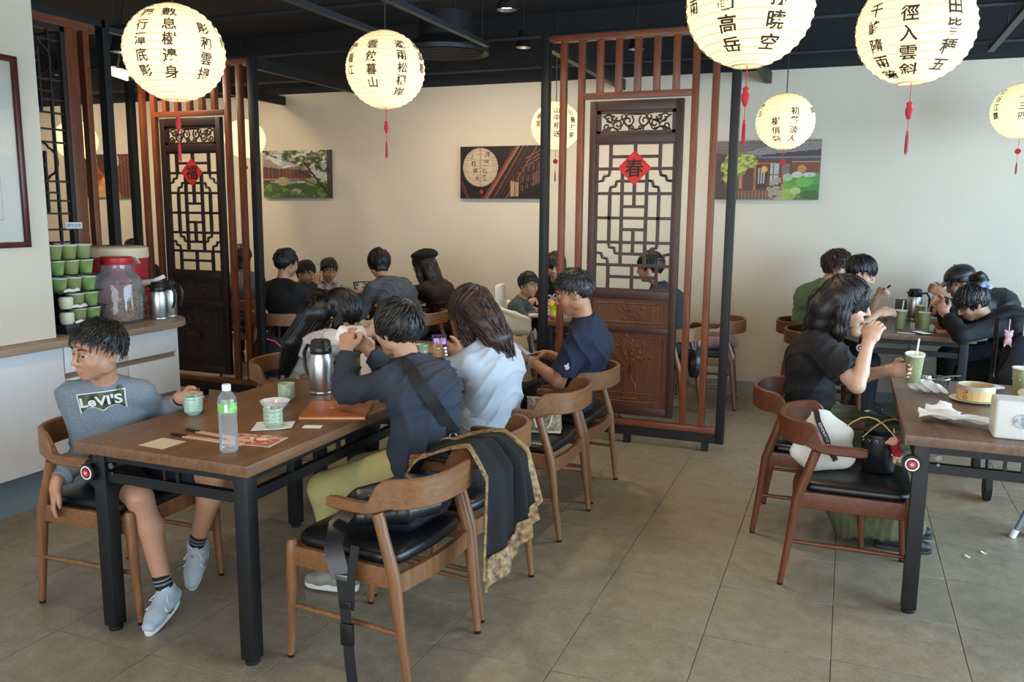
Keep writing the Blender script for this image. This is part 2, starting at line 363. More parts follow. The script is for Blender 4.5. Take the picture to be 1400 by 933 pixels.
# ================================================================== WALL PRINTS
def vnoise(U, V, s, seed=0):
    r = np.random.RandomState(seed); g = r.rand(64, 64); x = U * s; y = V * s; i = np.floor(x).astype(int); j = np.floor(y).astype(int); fx = x - i; fy = y - j
    fx = fx * fx * (3 - 2 * fx); fy = fy * fy * (3 - 2 * fy); a = lambda p, q: g[(j + q) % 64, (i + p) % 64]
    return (a(0, 0) * (1 - fx) + a(1, 0) * fx) * (1 - fy) + (a(0, 1) * (1 - fx) + a(1, 1) * fx) * fy
def fb(U, V, s, seed=0): return .55 * vnoise(U, V, s, seed) + .3 * vnoise(U, V, s * 2.1, seed + 1) + .15 * vnoise(U, V, s * 4.3, seed + 2)
def hexc(h): return np.array([int(h[i:i + 2], 16) / 255 for i in (1, 3, 5)])
class Img:
    def __init__(s, U, V, c): s.U, s.V = U, V; s.a = np.ones(U.shape + (3,)) * hexc(c)
    def put(s, mask, c, k=1.0):
        c = hexc(c) if isinstance(c, str) else c
        m = np.asarray(mask, float)[..., None] * k; s.a = s.a * (1 - m) + c * m; return s
    def poly(s, pts, c, k=1.0):
        ins = np.zeros(s.U.shape, bool); n = len(pts)
        for i in range(n):
            x1, y1 = pts[i]; x2, y2 = pts[(i + 1) % n]
            if y1 == y2: continue
            cr = ((s.V >= min(y1, y2)) & (s.V < max(y1, y2))) & (s.U < (x2 - x1) * (s.V - y1) / (y2 - y1) + x1); ins ^= cr
        return s.put(ins, c, k)
    def ell(s, cx, cy, rx, ry, c, k=1.0): return s.put(((s.U - cx) / rx) ** 2 + ((s.V - cy) / ry) ** 2 < 1, c, k)
    def line(s, x1, y1, x2, y2, w, c, k=1.0):
        dx, dy = x2 - x1, y2 - y1; L2 = dx * dx + dy * dy; t = np.clip(((s.U - x1) * dx + (s.V - y1) * dy) / L2, 0, 1)
        return s.put(np.hypot((s.U - x1 - t * dx) * 1.7, s.V - y1 - t * dy) < w, c, k)
    def text(s, ch, cx, cy, size, c):
        vs, fs = glyph(ch)
        for f in fs: s.poly([(cx + vs[i][0] * size / 1.7, cy + vs[i][1] * size) for i in f], c)
        return s
def courtyard(U, V):
    im = Img(U, V, '#b9c3cf'); im.put(fb(U, V, 5, 3) > .52, '#e9e6df')
    im.poly([(0, .82), (.30, .62), (.62, .70), (.62, .60), (0, .62)], '#9a8578'); im.poly([(0, .85), (.12, .78), (.34, .60), (.0, .66)], '#b79f8c')
    im.poly([(0, .66), (.36, .60), (.36, .42), (0, .30)], '#54423c'); im.poly([(.3, .62), (.72, .58), (.72, .36), (.3, .36)], '#6d4a3e')
    for k in range(13): im.put((np.abs(U - .03 - .055 * k) < .006) & (V > .36) & (V < .6), '#a24a3b')
    im.put((V < .42) & (V > .37) & (U < .75), '#b05545'); im.put((V < .40) & (V > .385) & (U < .75), '#d9b39d')
    im.put(V < .30 + .1 * np.abs(U - .4) , '#4f6a33'); g = fb(U, V, 12, 8); im.put((V < .30 + .1 * np.abs(U - .4)) & (g > .55), '#7f9a4c')
    im.ell(.5, .14, .07, .06, '#d0b59a'); im.ell(.47, .10, .05, .03, '#937c66'); im.ell(.3, .35, .09, .09, '#c3b98f'); im.ell(.72, .33, .08, .07, '#a9ad73')
    m = (V > .48 + .45 * (1 - U)) & (fb(U, V, 11, 5) > .40); im.put(m, '#39482a'); im.put(m & (fb(U, V, 23, 9) > .56), '#7d9150'); im.put(m & (fb(U, V, 17, 1) > .62), '#c9c7a0')
    im.line(.98, .05, .62, .74, .022, '#2c221c'); im.line(.85, .38, .55, .55, .016, '#2c221c'); im.line(.93, .2, .6, .38, .012, '#33271f'); im.put(U > .95, '#3a2c26', .8)
    return im.a * (.82 + .3 * fb(U, V, 30, 4))[..., None]
def eaves(U, V):
    im = Img(U, V, '#1c1210'); im.poly([(.36, .15), (.40, .0), (1, .82), (1, 1), (.85, 1)], '#2a1a16')
    for k in range(7): im.line(.32 + .05 * k, .02, .66 + .055 * k, 1.0, .008 + .004 * (k % 3), ['#7d3a26', '#4a241b', '#a0563a'][k % 3], .8)
    im.line(.30, .0, .70, 1.0, .03, '#8c4630'); im.line(.33, .0, .72, 1.0, .012, '#d9a184', .8)
    for k in range(6): im.line(.62 + .06 * k, .05 + .05 * k, .64 + .06 * k, .45 + .07 * k, .012, '#5d3428', .9); im.line(.64 + .06 * k, .05 + .05 * k, .66 + .06 * k, .42 + .07 * k, .005, '#c7947c', .7)
    for k in range(3): im.line(.80, .62 + .07 * k, 1.0, .80 + .07 * k, .008, '#b98670', .7)
    im.poly([(.62, .04), (.72, .04), (.72, .3), (.62, .34)], '#e0b184', .8); im.put((np.abs(U - .67) < .006) & (V < .33) & (V > .04), '#2a1a16'); im.poly([(.88, .25), (.97, .3), (.97, .55), (.9, .5)], '#6e4a3f')
    im.line(.02, .3, .10, .0, .03, '#6b3526')
    im.ell(.25, .60, .215, .37, '#d9bda2'); im.ell(.24, .63, .16, .28, '#e8d3ba', .7)
    d = ((U - .25) / .215) ** 2 + ((V - .60) / .37) ** 2 < 1
    im.put(d & (np.abs(np.mod((V - .6) * 26 - 4 * (U - .25) ** 2, 1) - .5) < .09), '#b29377', .6); im.put(d & (np.abs(U - .25) < .006), '#9d7c62', .5)
    for i, ch in enumerate('月照落花'): im.text(ch, .33 - .012 * i, .83 - .145 * i, .12, '#2a1b16')
    for i, ch in enumerate('美醉伴花'): im.text(ch, .145 + .022 * i, .80 - .13 * i, .11, '#2a1b16')
    im.ell(.265, .13, .022, .04, '#c72e2b'); im.line(.265, .10, .27, .02, .004, '#b32a28')
    return im.a
def house(U, V):
    im = Img(U, V, '#6a5145'); im.poly([(0, 1), (1, 1), (1, .9), (.45, .72), (0, .8)], '#8d7f7c'); im.put((V > .77) & (np.mod(U * 38 + V * 5, 1) < .35) & (np.mod(V * 17, 1) < .6), '#5d4f4e', .7)
    im.poly([(.28, .80), (.55, .93), (1, .98), (1, .80), (.42, .76)], '#a59c99'); im.put((V > .78) & (V < .95) & (U > .4) & (np.mod(U * 26 - V * 12, 1) < .25), '#756a68', .5)
    im.poly([(.45, .76), (1, .84), (1, .74), (.42, .69)], '#50484a'); im.put((V > .705) & (V < .725) & (U > .42), '#7b83a1')
    im.put((V < .69) & (V > .16) & (U > .26), '#6b4a3c'); im.put((V < .69) & (U < .1), '#5a4c3d')
    im.put((np.abs(U - .385) < .014) & (V < .60) & (V > .16), '#c2744d'); im.put((np.abs(V - .615) < .012) & (U > .36) & (U < .58), '#c2744d'); im.put((np.abs(U - .25) < .018) & (V < .5) & (V > .18), '#c98a69')
    im.put((U > .40) & (U < .51) & (V > .2) & (V < .58), '#4d3b34'); im.put((U > .53) & (U < .62) & (V > .25) & (V < .62), '#c6c6bd'); im.put((U > .53) & (U < .62) & (np.mod(U * 34, 1) < .16) & (V < .62) & (V > .25), '#5c4c44'); im.put((np.abs(V - .42) < .008) & (U > .53) & (U < .62), '#5c4c44')
    im.put((U > .64) & (U < .72) & (V > .2) & (V < .60), '#8d7c74'); im.put((U > .73) & (V > .38) & (V < .64), '#8a4b33'); im.put((U > .73) & (np.abs(V - .64) < .008), '#d8a489')
    for k in range(3): im.put((np.abs(U - .425 - .025 * k) < .005) & (V > .27) & (V < .55), '#d8d2c2', .8)
    im.ell(.475, .515, .034, .062, '#f0a53e'); im.ell(.475, .52, .02, .04, '#ffd07a', .8); im.ell(.83, .515, .042, .066, '#d68a4c')
    im.put((V < .16) & (U > .26), '#7b5a49'); im.put((V < .16) & (U > .2) & (U < .56) & (np.mod(U * 30, 1) < .3), '#b98768')
    for cx, cy, rx, ry, s in ((.2, .62, .16, .22, 5), (.3, .66, .14, .12, 6), (.14, .4, .08, .2, 7)):
        m = ((U - cx) / rx) ** 2 + ((V - cy) / ry) ** 2 + .8 * (fb(U, V, 14, s) - .5) * 2.2 < .8; im.put(m, '#8f9a3f'); im.put(m & (fb(U, V, 26, s) > .52), '#d6d576')
    m = (((U - .63) / .12) ** 2 + ((V - .17) / .2) ** 2 < 1) & (fb(U, V, 22, 2) > .38); im.put(m, '#b5ab87')
    for cx, cy, rx, ry, c in ((.88, .2, .15, .2, '#4f9b40'), (.75, .28, .1, .13, '#6fb044'), (.95, .36, .1, .1, '#57b052'), (.72, .08, .07, .1, '#a9c34c'), (.86, .3, .08, .09, '#7cc355'), (.70, .38, .05, .06, '#b8d4b0'), (.79, .42, .05, .05, '#e4eee0'), (.9, .42, .06, .04, '#d9ead6'), (.92, .08, .09, .08, '#38682f'), (.78, .15, .05, .06, '#cfd88e')): im.ell(cx, cy, rx, ry, c, .85)
    return im.a * (.9 + .2 * fb(U, V, 34, 6))[..., None]
def arcade(U, V):
    im = Img(U, V, '#7d4a35'); im.poly([(.5, .5), (.0, 1), (1, 1)], '#5a3327'); im.poly([(.5, .5), (.15, 0), (.85, 0)], '#d88a3a'); im.poly([(.5, .45), (.3, 0), (.7, 0)], '#eeb062')
    for k in range(8): im.line(.5, .5, .05 * k - .05, 1, .012, '#b5674a', .8); im.line(.5, .5, 1.05 - .05 * k, 1, .012, '#b5674a', .8)
    for k in range(7): im.put((np.abs(U - .5) > .12 + .06 * k) & (np.abs(U - .5) < .135 + .06 * k), '#4a2a20')
    im.ell(.3, .85, .10, .17, '#dcc3ae'); im.ell(.7, .85, .10, .17, '#dcc3ae'); im.ell(.12, .75, .06, .10, '#c6a992')
    return im.a * (.85 + .3 * fb(U, V, 30, 4))[..., None]
for xc, fn, lab in ((-8.28, arcade, 'canvas print of a covered arcade with orange floor, partly behind the lattice'), (-5.533, courtyard, 'canvas print of a temple courtyard with green lawn and trees'), (-3.163, eaves, 'dark canvas print of a paper lantern under wooden eaves'), (-0.688, house, 'canvas print of a tiled-roof house with green leaves in front')):
    t = thing('canvas_print', lab, 'picture', (xc, BW, 1.955), 0, 'canvas prints along the back wall')
    MB().box(-.431, .431, -.038, -.002, -.25, .25).build('stretcher', mat('canvas_edge', '#3b332e', .7), t)
    paint_grid('printed_canvas', lambda U, V: fn(U, V) * .84, 120, 70, .862, .5, PRINT, t, Matrix.Translation((0, -.0395, 0)) @ Matrix.Rotation(PI / 2, 4, 'X'))
# framed picture on the wall above the counter
t = thing('framed_picture', 'large picture in dark red wood frame with cream mount above the counter', 'picture', (-3.9, 2.74, 1.857))
FRW = wood('dark_red_frame_wood', '#3b1512', '#5a2219', .3, 'z')
for a, b, c, d in ((-.35, .35, .44, .468), (-.35, .35, -.468, -.44), (.322, .35, -.44, .44), (-.35, -.322, -.44, .44)): MB().box(0.002, .03, a, b, c, d).build('frame_rail', FRW, t, bevel=.003)
MB().box(0.002, .012, -.322, .322, -.44, .44).build('mount', mat('cream_mount', '#d8d0bf', .8), t)
MB().box(.012, .0135, -.21, .22, -.33, .33).build('mount_line', mat('grey_line', '#8c8577', .8), t)
MB().box(.0135, .0145, -.207, .217, -.327, .327).build('mount_inner', mat('cream_mount', '#d8d0bf', .8), t)
MB().box(.0145, .016, -.17, .15, -.29, .29).build('artwork_sheet', mat('pale_print', '#e6e6e4', .6, noise=.2, nscale=8, col2='#a9b4bd'), t)
MB().box(.018, .020, -.322, .322, -.44, .44).build('glass_pane', glass('picture_glass', '#ffffff', 0.02, .05), t)
# ================================================================== SCREENS
SLATW = wood('red_brown_slat_wood', '#5c2c18', '#854726', .4, 'z')
SLATX = wood('red_brown_rail_wood', '#5c2c18', '#854726', .4, 'x')
DARKW = wood('dark_carved_wood', '#2a1710', '#47281a', .42, 'z')
DARKX = wood('dark_carved_wood_rail', '#2a1710', '#47281a', .42, 'x')
CARV = wood('carved_panel_wood', '#4a2614', '#6e3c20', .45, 'z')
DARKW2 = wood('blackened_wood', '#1c110d', '#301c14', .45, 'z'); DARKX2 = wood('blackened_wood_rail', '#1c110d', '#301c14', .45, 'x'); CARV2 = wood('blackened_carved_panel', '#22140e', '#38221a', .45, 'z')
RED = mat('red_paper', '#c8241d', .6, noise=.25, nscale=40); INK = mat('black_ink', '#14100f', .6)
def scroll(cx, cz, r0, turns, a0, sgn, n=26):
    return [(cx + sgn * r0 * (1 - .78 * i / n) * math.cos(a0 + turns * 2 * PI * i / n), 0, cz + r0 * (1 - .78 * i / n) * math.sin(a0 + turns * 2 * PI * i / n)) for i in range(n + 1)]
def lattice_door(parent, ox, W, DW, DX, CV, diamond):
    """carved door leaf, x from ox to ox+W, z .2 - 2.32, thickness along y; all children of parent"""
    th = .022; sw = .048
    def rail(n, x0, x1, z0, z1, m, t=th, bev=.004): return MB().box(ox + x0, ox + x1, -t, t, z0, z1).build(n, m, parent, bevel=bev)
    rail('stile', 0, sw, .2, 2.32, DW); rail('stile', W - sw, W, .2, 2.32, DW)
    for z0, z1 in ((2.255, 2.32), (2.045, 2.105), (1.005, 1.065), (.775, .815), (.2, .262)): rail('cross_rail', sw, W - sw, z0, z1, DX)
    # openwork scroll panel
    m = MB(); x0, x1, z0, z1 = ox + sw, ox + W - sw, 2.105, 2.255; cx = (x0 + x1) / 2; cz = (z0 + z1) / 2
    for a, b, c, d in ((x0, x1, z1 - .02, z1), (x0, x1, z0, z0 + .02), (x0, x0 + .025, z0, z1), (x1 - .025, x1, z0, z1)): m.box(a, b, -.012, .012, c, d)
    for s in (-1, 1):
        for dx, dz, r, a, tn in ((.055, .008, .040, 2.2, 1.3), (.125, -.012, .038, 4.5, 1.3), (.185, .02, .034, .5, 1.2), (.20, -.028, .028, 3.3, 1.2), (.09, .035, .024, 1, 1.1), (.155, .032, .022, 3, 1.1), (.03, -.04, .022, 5, 1.1)):
            m.tube(scroll(cx + s * dx, cz + dz, r, tn, a, s), .006, 5)
        m.tube([(cx, 0, cz - .05), (cx + s * .05, 0, cz - .035), (cx + s * .1, 0, cz + .02), (cx + s * .16, 0, cz - .01), (cx + s * .23, 0, cz + .045)], .006, 5)
        m.tube([(cx, 0, cz + .05), (cx + s * .06, 0, cz + .05), (cx + s * .11, 0, cz - .045), (cx + s * .17, 0, cz - .03), (cx + s * .23, 0, cz - .05)], .006, 5)
    m.build('fretwork', DW, parent)
    # lattice of bars
    X0, X1, Z0, Z1 = ox + sw + .012, ox + W - sw - .012, 1.075, 2.035; b = .0102; LW_ = X1 - X0; LH = Z1 - Z0
    for a, bb, c, d in ((ox + sw, X0, 1.065, 2.045), (X1, ox + W - sw, 1.065, 2.045), (X0, X1, Z1, 2.045), (X0, X1, 1.065, Z0)): MB().box(a, bb, -.014, .014, c, d).build('lattice_frame', DW, parent)
    PX = lambda u: X0 + u * LW_
    PZ = lambda v: Z1 - v * LH
    def V(u, v0, v1): MB().box(PX(u) - b, PX(u) + b, -.011, .011, PZ(v1) - b, PZ(v0) + b).build('lattice_bar', DW, parent)
    def H(v, u0, u1): MB().box(PX(u0) - b, PX(u1) + b, -.0105, .0105, PZ(v) - b, PZ(v) + b).build('lattice_bar', DX, parent)
    for v in (.165, .335, .505, .675, .835): H(v, 0, 1)
    for v in (.082, .918): H(v, .17, .83)
    for v in (.425, .585): H(v, .335, .665)
    H(.25, .335, .665); H(.755, .335, .665)
    for u in (.17, .83): V(u, 0, .165); V(u, .835, 1); V(u, .335, .505); V(u, .505, .675)
    for u in (.335, .665): V(u, .165, .835)
    for v0, v1 in ((0, .165), (.25, .425), (.585, .755), (.835, 1)): V(.5, v0, v1)
    for su in (0, 1):
        for v0, sv in ((.165, 1), (.675 + .16, -1)):
            U_ = lambda u: PX(u if su == 0 else 1 - u)
            Vv = lambda dv: PZ(v0 + sv * dv)
            for pts in ([(0, .085), (.07, .08), (.085, .05), (.15, .045), (.17, 0)], [(.165, .17), (.18, .125), (.245, .12), (.26, .085), (.335, .08)]):
                fine = []
                for i in range(len(pts) - 1):
                    for k in range(4):
                        t_ = k / 4; fine.append(tuple(pts[i][q] * (1 - t_) + pts[i + 1][q] * t_ for q in (0, 1)))
                fine.append(pts[-1]); MB().tube([(U_(u), 0, Vv(v)) for u, v in fine], .0105, 6).build('lattice_curl', DW, parent)
    # carved panels
    for z0, z1 in ((.815, 1.005), (.262, .775)):
        p = MB().box(ox + sw, ox + W - sw, -.008, .008, z0, z1).build('carved_panel', CV, parent)
        m = MB(); y = -.010; cxp = ox + W / 2; czp = (z0 + z1) / 2; hw = W / 2 - sw - .03; hh = (z1 - z0) / 2 - .03
        m.tube([(cxp - hw, y, czp - hh), (cxp + hw, y, czp - hh), (cxp + hw, y, czp + hh), (cxp - hw, y, czp + hh)], .004, 5, closed=True)
        big = hh > .15; r = random.Random(3)
        if big:
            m.tube([(cxp - hw + .05, y, czp - hh + .06), (cxp + hw - .05, y, czp - hh + .06), (cxp + hw - .05, y, czp + hh - .06), (cxp - hw + .05, y, czp + hh - .06)], .003, 5, closed=True)
            for s in (-1, 1):
                for t_ in (-1, 1):
                    for k in range(3): m.tube([(cxp + s * (hw - .01 - .015 * k), y, czp + t_ * (hh - .07)), (cxp + s * (hw - .01 - .015 * k), y, czp + t_ * (hh - .01 - .015 * k)), (cxp + s * (hw - .09), y, czp + t_ * (hh - .01 - .015 * k)), (cxp + s * (hw - .09), y, czp + t_ * (hh - .04))], .003, 5)
            vz = czp - .13   # vase with branches
            for s in (-1, 1): m.tube([(cxp + s * .03, y, vz - .07), (cxp + s * .055, y, vz - .03), (cxp + s * .05, y, vz + .02), (cxp + s * .022, y, vz + .06), (cxp + s * .022, y, vz + .10), (cxp + s * .035, y, vz + .12)], .0045, 5)
            m.tube([(cxp - .06, y, vz - .075), (cxp + .06, y, vz - .075)], .006, 5); m.tube(scroll(cxp, vz, .025, 1.5, 0, 1), .003, 5)
            ends = [(-.12, .16), (-.05, .24), (.02, .28), (.09, .2), (.13, .12), (-.14, .05), (.0, .2)]
            for ex, ez in ends:
                path = [(cxp + ex * t_ + .012 * math.sin(7 * t_), y, vz + .11 + ez * t_) for t_ in (0, .25, .5, .75, 1)]; m.tube(path, .0045, 5)
                for q in path[2:]:
                    for k in range(3): m.ball((q[0] + r.uniform(-.02, .02), y, q[2] + r.uniform(-.02, .02)), r.uniform(.006, .011), 6, (1, .5, 1))
            for k in range(6): m.tube(scroll(cxp - .15 + .05 * k, vz - .10 + .02 * (k % 2), .022, 1.1, k, 1 if k % 2 else -1), .0035, 5)
        else:
            for k in range(7): m.tube(scroll(cxp + (k - 3) * .03, czp + (.012 if k % 2 else -.012), .022, 1.2, k * 1.3, 1 if k % 2 else -1), .0035, 5)
            for k in range(26): m.ball((cxp + r.uniform(-.1, .1), y, czp + r.uniform(-.045, .045)), r.uniform(.005, .010), 6, (1, .5, 1))
            for s in (-1, 1):
                for k in range(4): m.tube(scroll(cxp + s * (hw - .035), czp + (k - 1.5) * .035, .017, 1.2, k, s), .003, 5)
        m.build('carved_relief', CV, p)
    if diamond:
        ch = diamond; zc = PZ(.165) + .005; xc = PX(.5); d = .098
        dm = MB(); dm.m = Matrix.Translation((xc, -.016, zc)) @ Matrix.Rotation(PI / 2, 4, 'X') @ Matrix.Rotation(PI / 4, 4, 'Z'); dm.box(-d / 1.2, d / 1.2, -d / 1.2, d / 1.2, 0, .001)
        return ('paper', dm, xc, zc, ch)
def screen(x0, label, diamond, legs, style=0):
    t = thing('room_screen', label, 'screen', (x0, 5.59, 0), 0, 'wooden slat screens with carved door leaves')
    DW, DX, CV = (DARKW, DARKX, CARV) if style == 0 else (DARKW2, DARKX2, CARV2)
    W = 1.27
    for x in (0, W): MB().box(x - .027, x + .027, -.03, .03, .06, 2.78).build('steel_post', BLACKM, t, bevel=.002)
    MB().box(.027, W - .027, -.03, .03, .06, .125).build('steel_rail', BLACKM, t)
    for x in legs: MB().box(x - .022, x + .022, -.028, .028, 0, .06).build('foot', BLACKM, t)
    MB().box(.027, W - .027, -.028, .028, 2.715, 2.755).build('top_rail', SLATX, t, bevel=.002)
    MB().box(.027, W - .027, -.028, .028, .125, .165).build('bottom_rail', SLATX, t, bevel=.002)
    for k in range(1, 10):
        x = .127 * k; z0 = .165 if k in (1, 2, 8, 9) else 2.375
        MB().box(x - .021, x + .021, -.022, .022, z0, 2.715).build('slat', SLATW, t, bevel=.002)
    MB().box(.254 + .021, 8 * .127 - .021, -.026, .026, 2.335, 2.375).build('cross_rail', SLATX, t, bevel=.002)
    d = lattice_door(t, .322, .626, DW, DX, CV, diamond)
    _, dm, xc, zc, ch = d
    pp = dm.build('paper_diamond', RED, None, None); pp.location = (x0, 5.59, 0); tag(pp, 'red paper diamond with the black character %s on a carved lattice' % {'福': 'for fortune', '春': 'for spring'}[ch], 'paper sign')
    im = MB(); text_flat(im, ch, (xc, -.0185, zc), (1, 0, 0), (0, 0, 1), .125, .016); im.build('ink_character', INK, pp)
    return t
screen(-5.71, 'slat screen with blackened carved door leaf and a fortune diamond', '福', (.12, .64, 1.15), 1)
screen(-1.985, 'slat screen with red-brown carved door leaf and a spring diamond', '春', (.12, .64, 1.175), 0)
# third screen, standing along the counter
t = thing('room_screen', 'narrow slat screen with fine round-lobed lattice behind the counter bowls', 'screen', (-4.65, 4.35, 0), -PI / 2, 'wooden slat screens with carved door leaves')
t.location = (-4.65, 4.35, 0); t.rotation_euler = (0, 0, PI / 2)       # local x runs towards +Y
OR = -1.27
for x in (OR, 0): MB().box(x - .027, x + .027, -.03, .03, 0, 2.80).build('steel_post', BLACKM, t)
MB().box(OR, 0, -.03, .03, 2.755, 2.80).build('steel_rail', BLACKM, t)
MB().box(OR + .027, -.09, -.032, .032, 2.70, 2.755).build('top_rail', SLATX, t); MB().box(OR + .027, -.027, -.028, .028, .1, .16).build('bottom_rail', SLATX, t)
for x in (-.155, -.27, -.86, -.98, -1.10): MB().box(x - (.045 if x == -.27 else .022), x + (.045 if x == -.27 else .022), -.024, .024, .16, 2.70).build('slat', SLATW, t, bevel=.002)
lx0, lx1, lz0, lz1 = -.84, -.315, .9, 2.70
for a, b, c, d in ((lx0, lx0 + .03, lz0, lz1), (lx1 - .03, lx1, lz0, lz1)): MB().box(a, b, -.02, .02, c, d).build('stile', DARKW2, t)
for z in (lz0, lz1 - .03): MB().box(lx0, lx1, -.02, .02, z, z + .03).build('cross_rail', DARKX2, t)
MB().box(lx0, lx1, -.012, .012, .16, .9).build('lower_panel', DARKW2, t)
nx = 6; sx = (lx1 - lx0 - .06) / nx; rep = .62; z = lz0 + .03
for i in range(1, nx):
    x = lx0 + .03 + sx * i
    for k in range(3):
        a = lz0 + .03 + rep * k; MB().box(x - .006, x + .006, -.01, .01, a, min(a + (rep if i % 2 == 1 else rep * .62), lz1 - .03)).build('lattice_bar', DARKW2, t)
for k in range(3):
    zb = lz0 + .03 + rep * k
    for dz, u0, u1 in ((0, 0, 1), (.08, .17, .5), (.08, .67, 1), (.13, 0, .34), (.13, .5, .83), (.2, 0, 1), (.44, 0, .34), (.44, .66, 1), (.30, .34, .66), (.52, 0, 1)):
        if zb + dz < lz1 - .04: MB().box(lx0 + .03 + u0 * sx * nx, lx0 + .03 + u1 * sx * nx, -.009, .009, zb + dz - .006, zb + dz + .006).build('lattice_bar', DARKX2, t)
    cz = zb + .32; cx = (lx0 + lx1) / 2
    if cz + .16 < lz1:
        for rr in (.075, .16):
            pts = []
            for i in range(40):
                a = 2 * PI * i / 40; q = rr * (1 + .16 * abs(math.cos(2 * a)) ** .5 * (1 if rr < .1 else .6)); pts.append((cx + q * math.cos(a) * .95, 0, cz + q * math.sin(a) * .75))
            MB().tube(pts, .0075, 6, closed=True).build('lattice_ring', DARKW2, t)
pn = MB().box(-.062, .062, -.001, .001, -.02, .02).build('paper_notice', mat('white_paper', '#ececea', .7), None, (-4.62, 4.0, 1.475)); pn.rotation_euler = (0, 0, PI / 2)
tag(pn, 'small white paper notice with black lettering on the lattice above the bowls', 'notice')
im = MB(); text_flat(im, '請勿自取', (0, -.002, 0), (1, 0, 0), (0, 0, 1), .028, .0); im.build('lettering', INK, pn)

# ================================================================== LANTERNS
def paper_lantern_mat():
    m = bpy.data.materials.new('lantern_paper'); m.use_nodes = True; nt = m.node_tree; N = nt.nodes; L = nt.links
    N.remove(N['Principled BSDF']); out = N['Material Output']
    d = N.new('ShaderNodeBsdfDiffuse'); d.inputs[0].default_value = (.80, .70, .52, 1)
    tr = N.new('ShaderNodeBsdfTranslucent'); tr.inputs[0].default_value = (.88, .78, .58, 1)
    a = N.new('ShaderNodeMixShader'); a.inputs[0].default_value = .6; L.new(d.outputs[0], a.inputs[1]); L.new(tr.outputs[0], a.inputs[2])
    e = N.new('ShaderNodeEmission'); e.inputs[0].default_value = (1, .84, .58, 1); e.inputs[1].default_value = .13
    s = N.new('ShaderNodeAddShader'); L.new(a.outputs[0], s.inputs[0]); L.new(e.outputs[0], s.inputs[1]); L.new(s.outputs[0], out.inputs[0])
    MATS['lantern_paper'] = m; return m
LPAPER = paper_lantern_mat(); CORD = mat('black_cord', '#101010', .6); TAG = mat('red_tassel', '#b3121b', .55, noise=.2, nscale=60); WIRE = mat('lantern_rib', '#c2ab80', .6)
LR = .2
def lantern(loc, label, columns, ornament=0, R=LR):
    """columns: list of (azimuth in degrees from the camera-facing meridian, positive to the viewer's right; first elevation deg; characters)"""
    t = thing('paper_lantern', label, 'lantern', loc, 0, 'round calligraphy lanterns')
    facing = math.atan2(-loc[1], -loc[0])
    nrib = 17; prof = []
    a0, a1 = math.radians(-76), math.radians(78)
    for i in range(nrib * 4 + 1):
        e = a0 + (a1 - a0) * i / (nrib * 4); ph = (i % 4) / 4; rr = R * (1 - .02 * math.sin(PI * ph)); prof.append((rr * math.cos(e), rr * math.sin(e) * .955))
    MB().lathe(prof, 48, cap=False).build('paper_shade', LPAPER, t, sharp=70)
    MB().tube([(R * 1.001 * math.cos(e_) * math.cos(q_), R * 1.001 * math.cos(e_) * math.sin(q_), R * 1.001 * .955 * math.sin(e_)) for e_, q_ in [(a0 + (a1 - a0) * i / (nrib * 36), 2 * PI * i / 36) for i in range(nrib * 36 + 1)]], .0011, 4).build('spiral_rib', WIRE, t)
    for e, n_ in ((a0, 'bottom_ring'), (a1, 'top_ring')):
        rr = R * math.cos(e); z = R * math.sin(e) * .955
        MB().tube([(rr * math.cos(q * PI / 12), rr * math.sin(q * PI / 12), z) for q in range(24)], .0028, 6, closed=True).build(n_, WIRE, t)
    b = MB(); b.lathe([(.001, -.075), (.02, -.07), (.034, -.05), (.036, -.035), (.026, -.01), (.016, .01), (.016, .05), (.001, .05)], 18).build('bulb', glow('bulb_glow', '#fff0cf', 26), t)
    MB().cyl((0, 0, .05), (0, 0, .12), .02, n=14).cyl((0, 0, .12), (0, 0, CEIL - loc[2]), .0035, n=8).build('cord', CORD, t)
    MB().cyl((-R * math.cos(a1), 0, R * .955 * math.sin(a1)), (R * math.cos(a1), 0, R * .955 * math.sin(a1)), .002, n=6).build('hanger_wire', WIRE, t)
    for az, el, chars, size0 in columns:
        for i, ch in enumerate(chars):
            vs, fs = glyph(ch, .018); size = size0 * 1.22; E = math.radians(el) - i * size * 1.16 / R
            ca = facing + math.radians(az); out = []
            for x, y in vs:
                e = E + y * size / R; A = ca + (x * size / R) / max(.5, math.cos(E)); rr = R * 1.012
                out.append((rr * math.cos(e) * math.cos(A), rr * math.cos(e) * math.sin(A), rr * .955 * math.sin(e)))
            MB().add(out, fs).build('character', mat('lantern_ink', '#2a1c10', .7), t)
    # red charm and tassel
    z = -R * .955; c = MB().cyl((0, 0, z + .005), (0, 0, z - .06), .0014, n=6)
    ta = MB().cyl((0, 0, z + .008), (0, 0, z - .07), .0016, n=6).build('tassel_string', TAG, t)
    if ornament == 0: ob = MB().lathe([(.001, z - .122), (.006, z - .118), (.0125, z - .10), (.0135, z - .087), (.008, z - .072), (.011, z - .065), (.003, z - .057)], 14, squash=.5)
    else: ob = MB(); ob.m = Matrix.Translation((0, 0, z - .085)) @ Matrix.Rotation(facing, 4, 'Z') @ Matrix.Rotation(PI / 2, 4, 'Y'); ob.lathe([(.001, -.004), (.018, -.004), (.02, 0), (.018, .004), (.001, .004)], 18)
    ob.build('charm', TAG, t)
    MB().cyl((0, 0, z - .10), (0, 0, z - .16), .0012, n=6).ball((0, 0, z - .165), .004, 8).build('charm_string', TAG, t)
    m = MB()
    for k in range(7): a = 2 * PI * k / 7; m.tube([(0, 0, z - .166), (.004 * math.cos(a), .004 * math.sin(a), z - .18), (.005 * math.cos(a), .005 * math.sin(a), z - .235 - .006 * (k % 3))], .0018, 5)
    m.build('tassel', TAG, t)
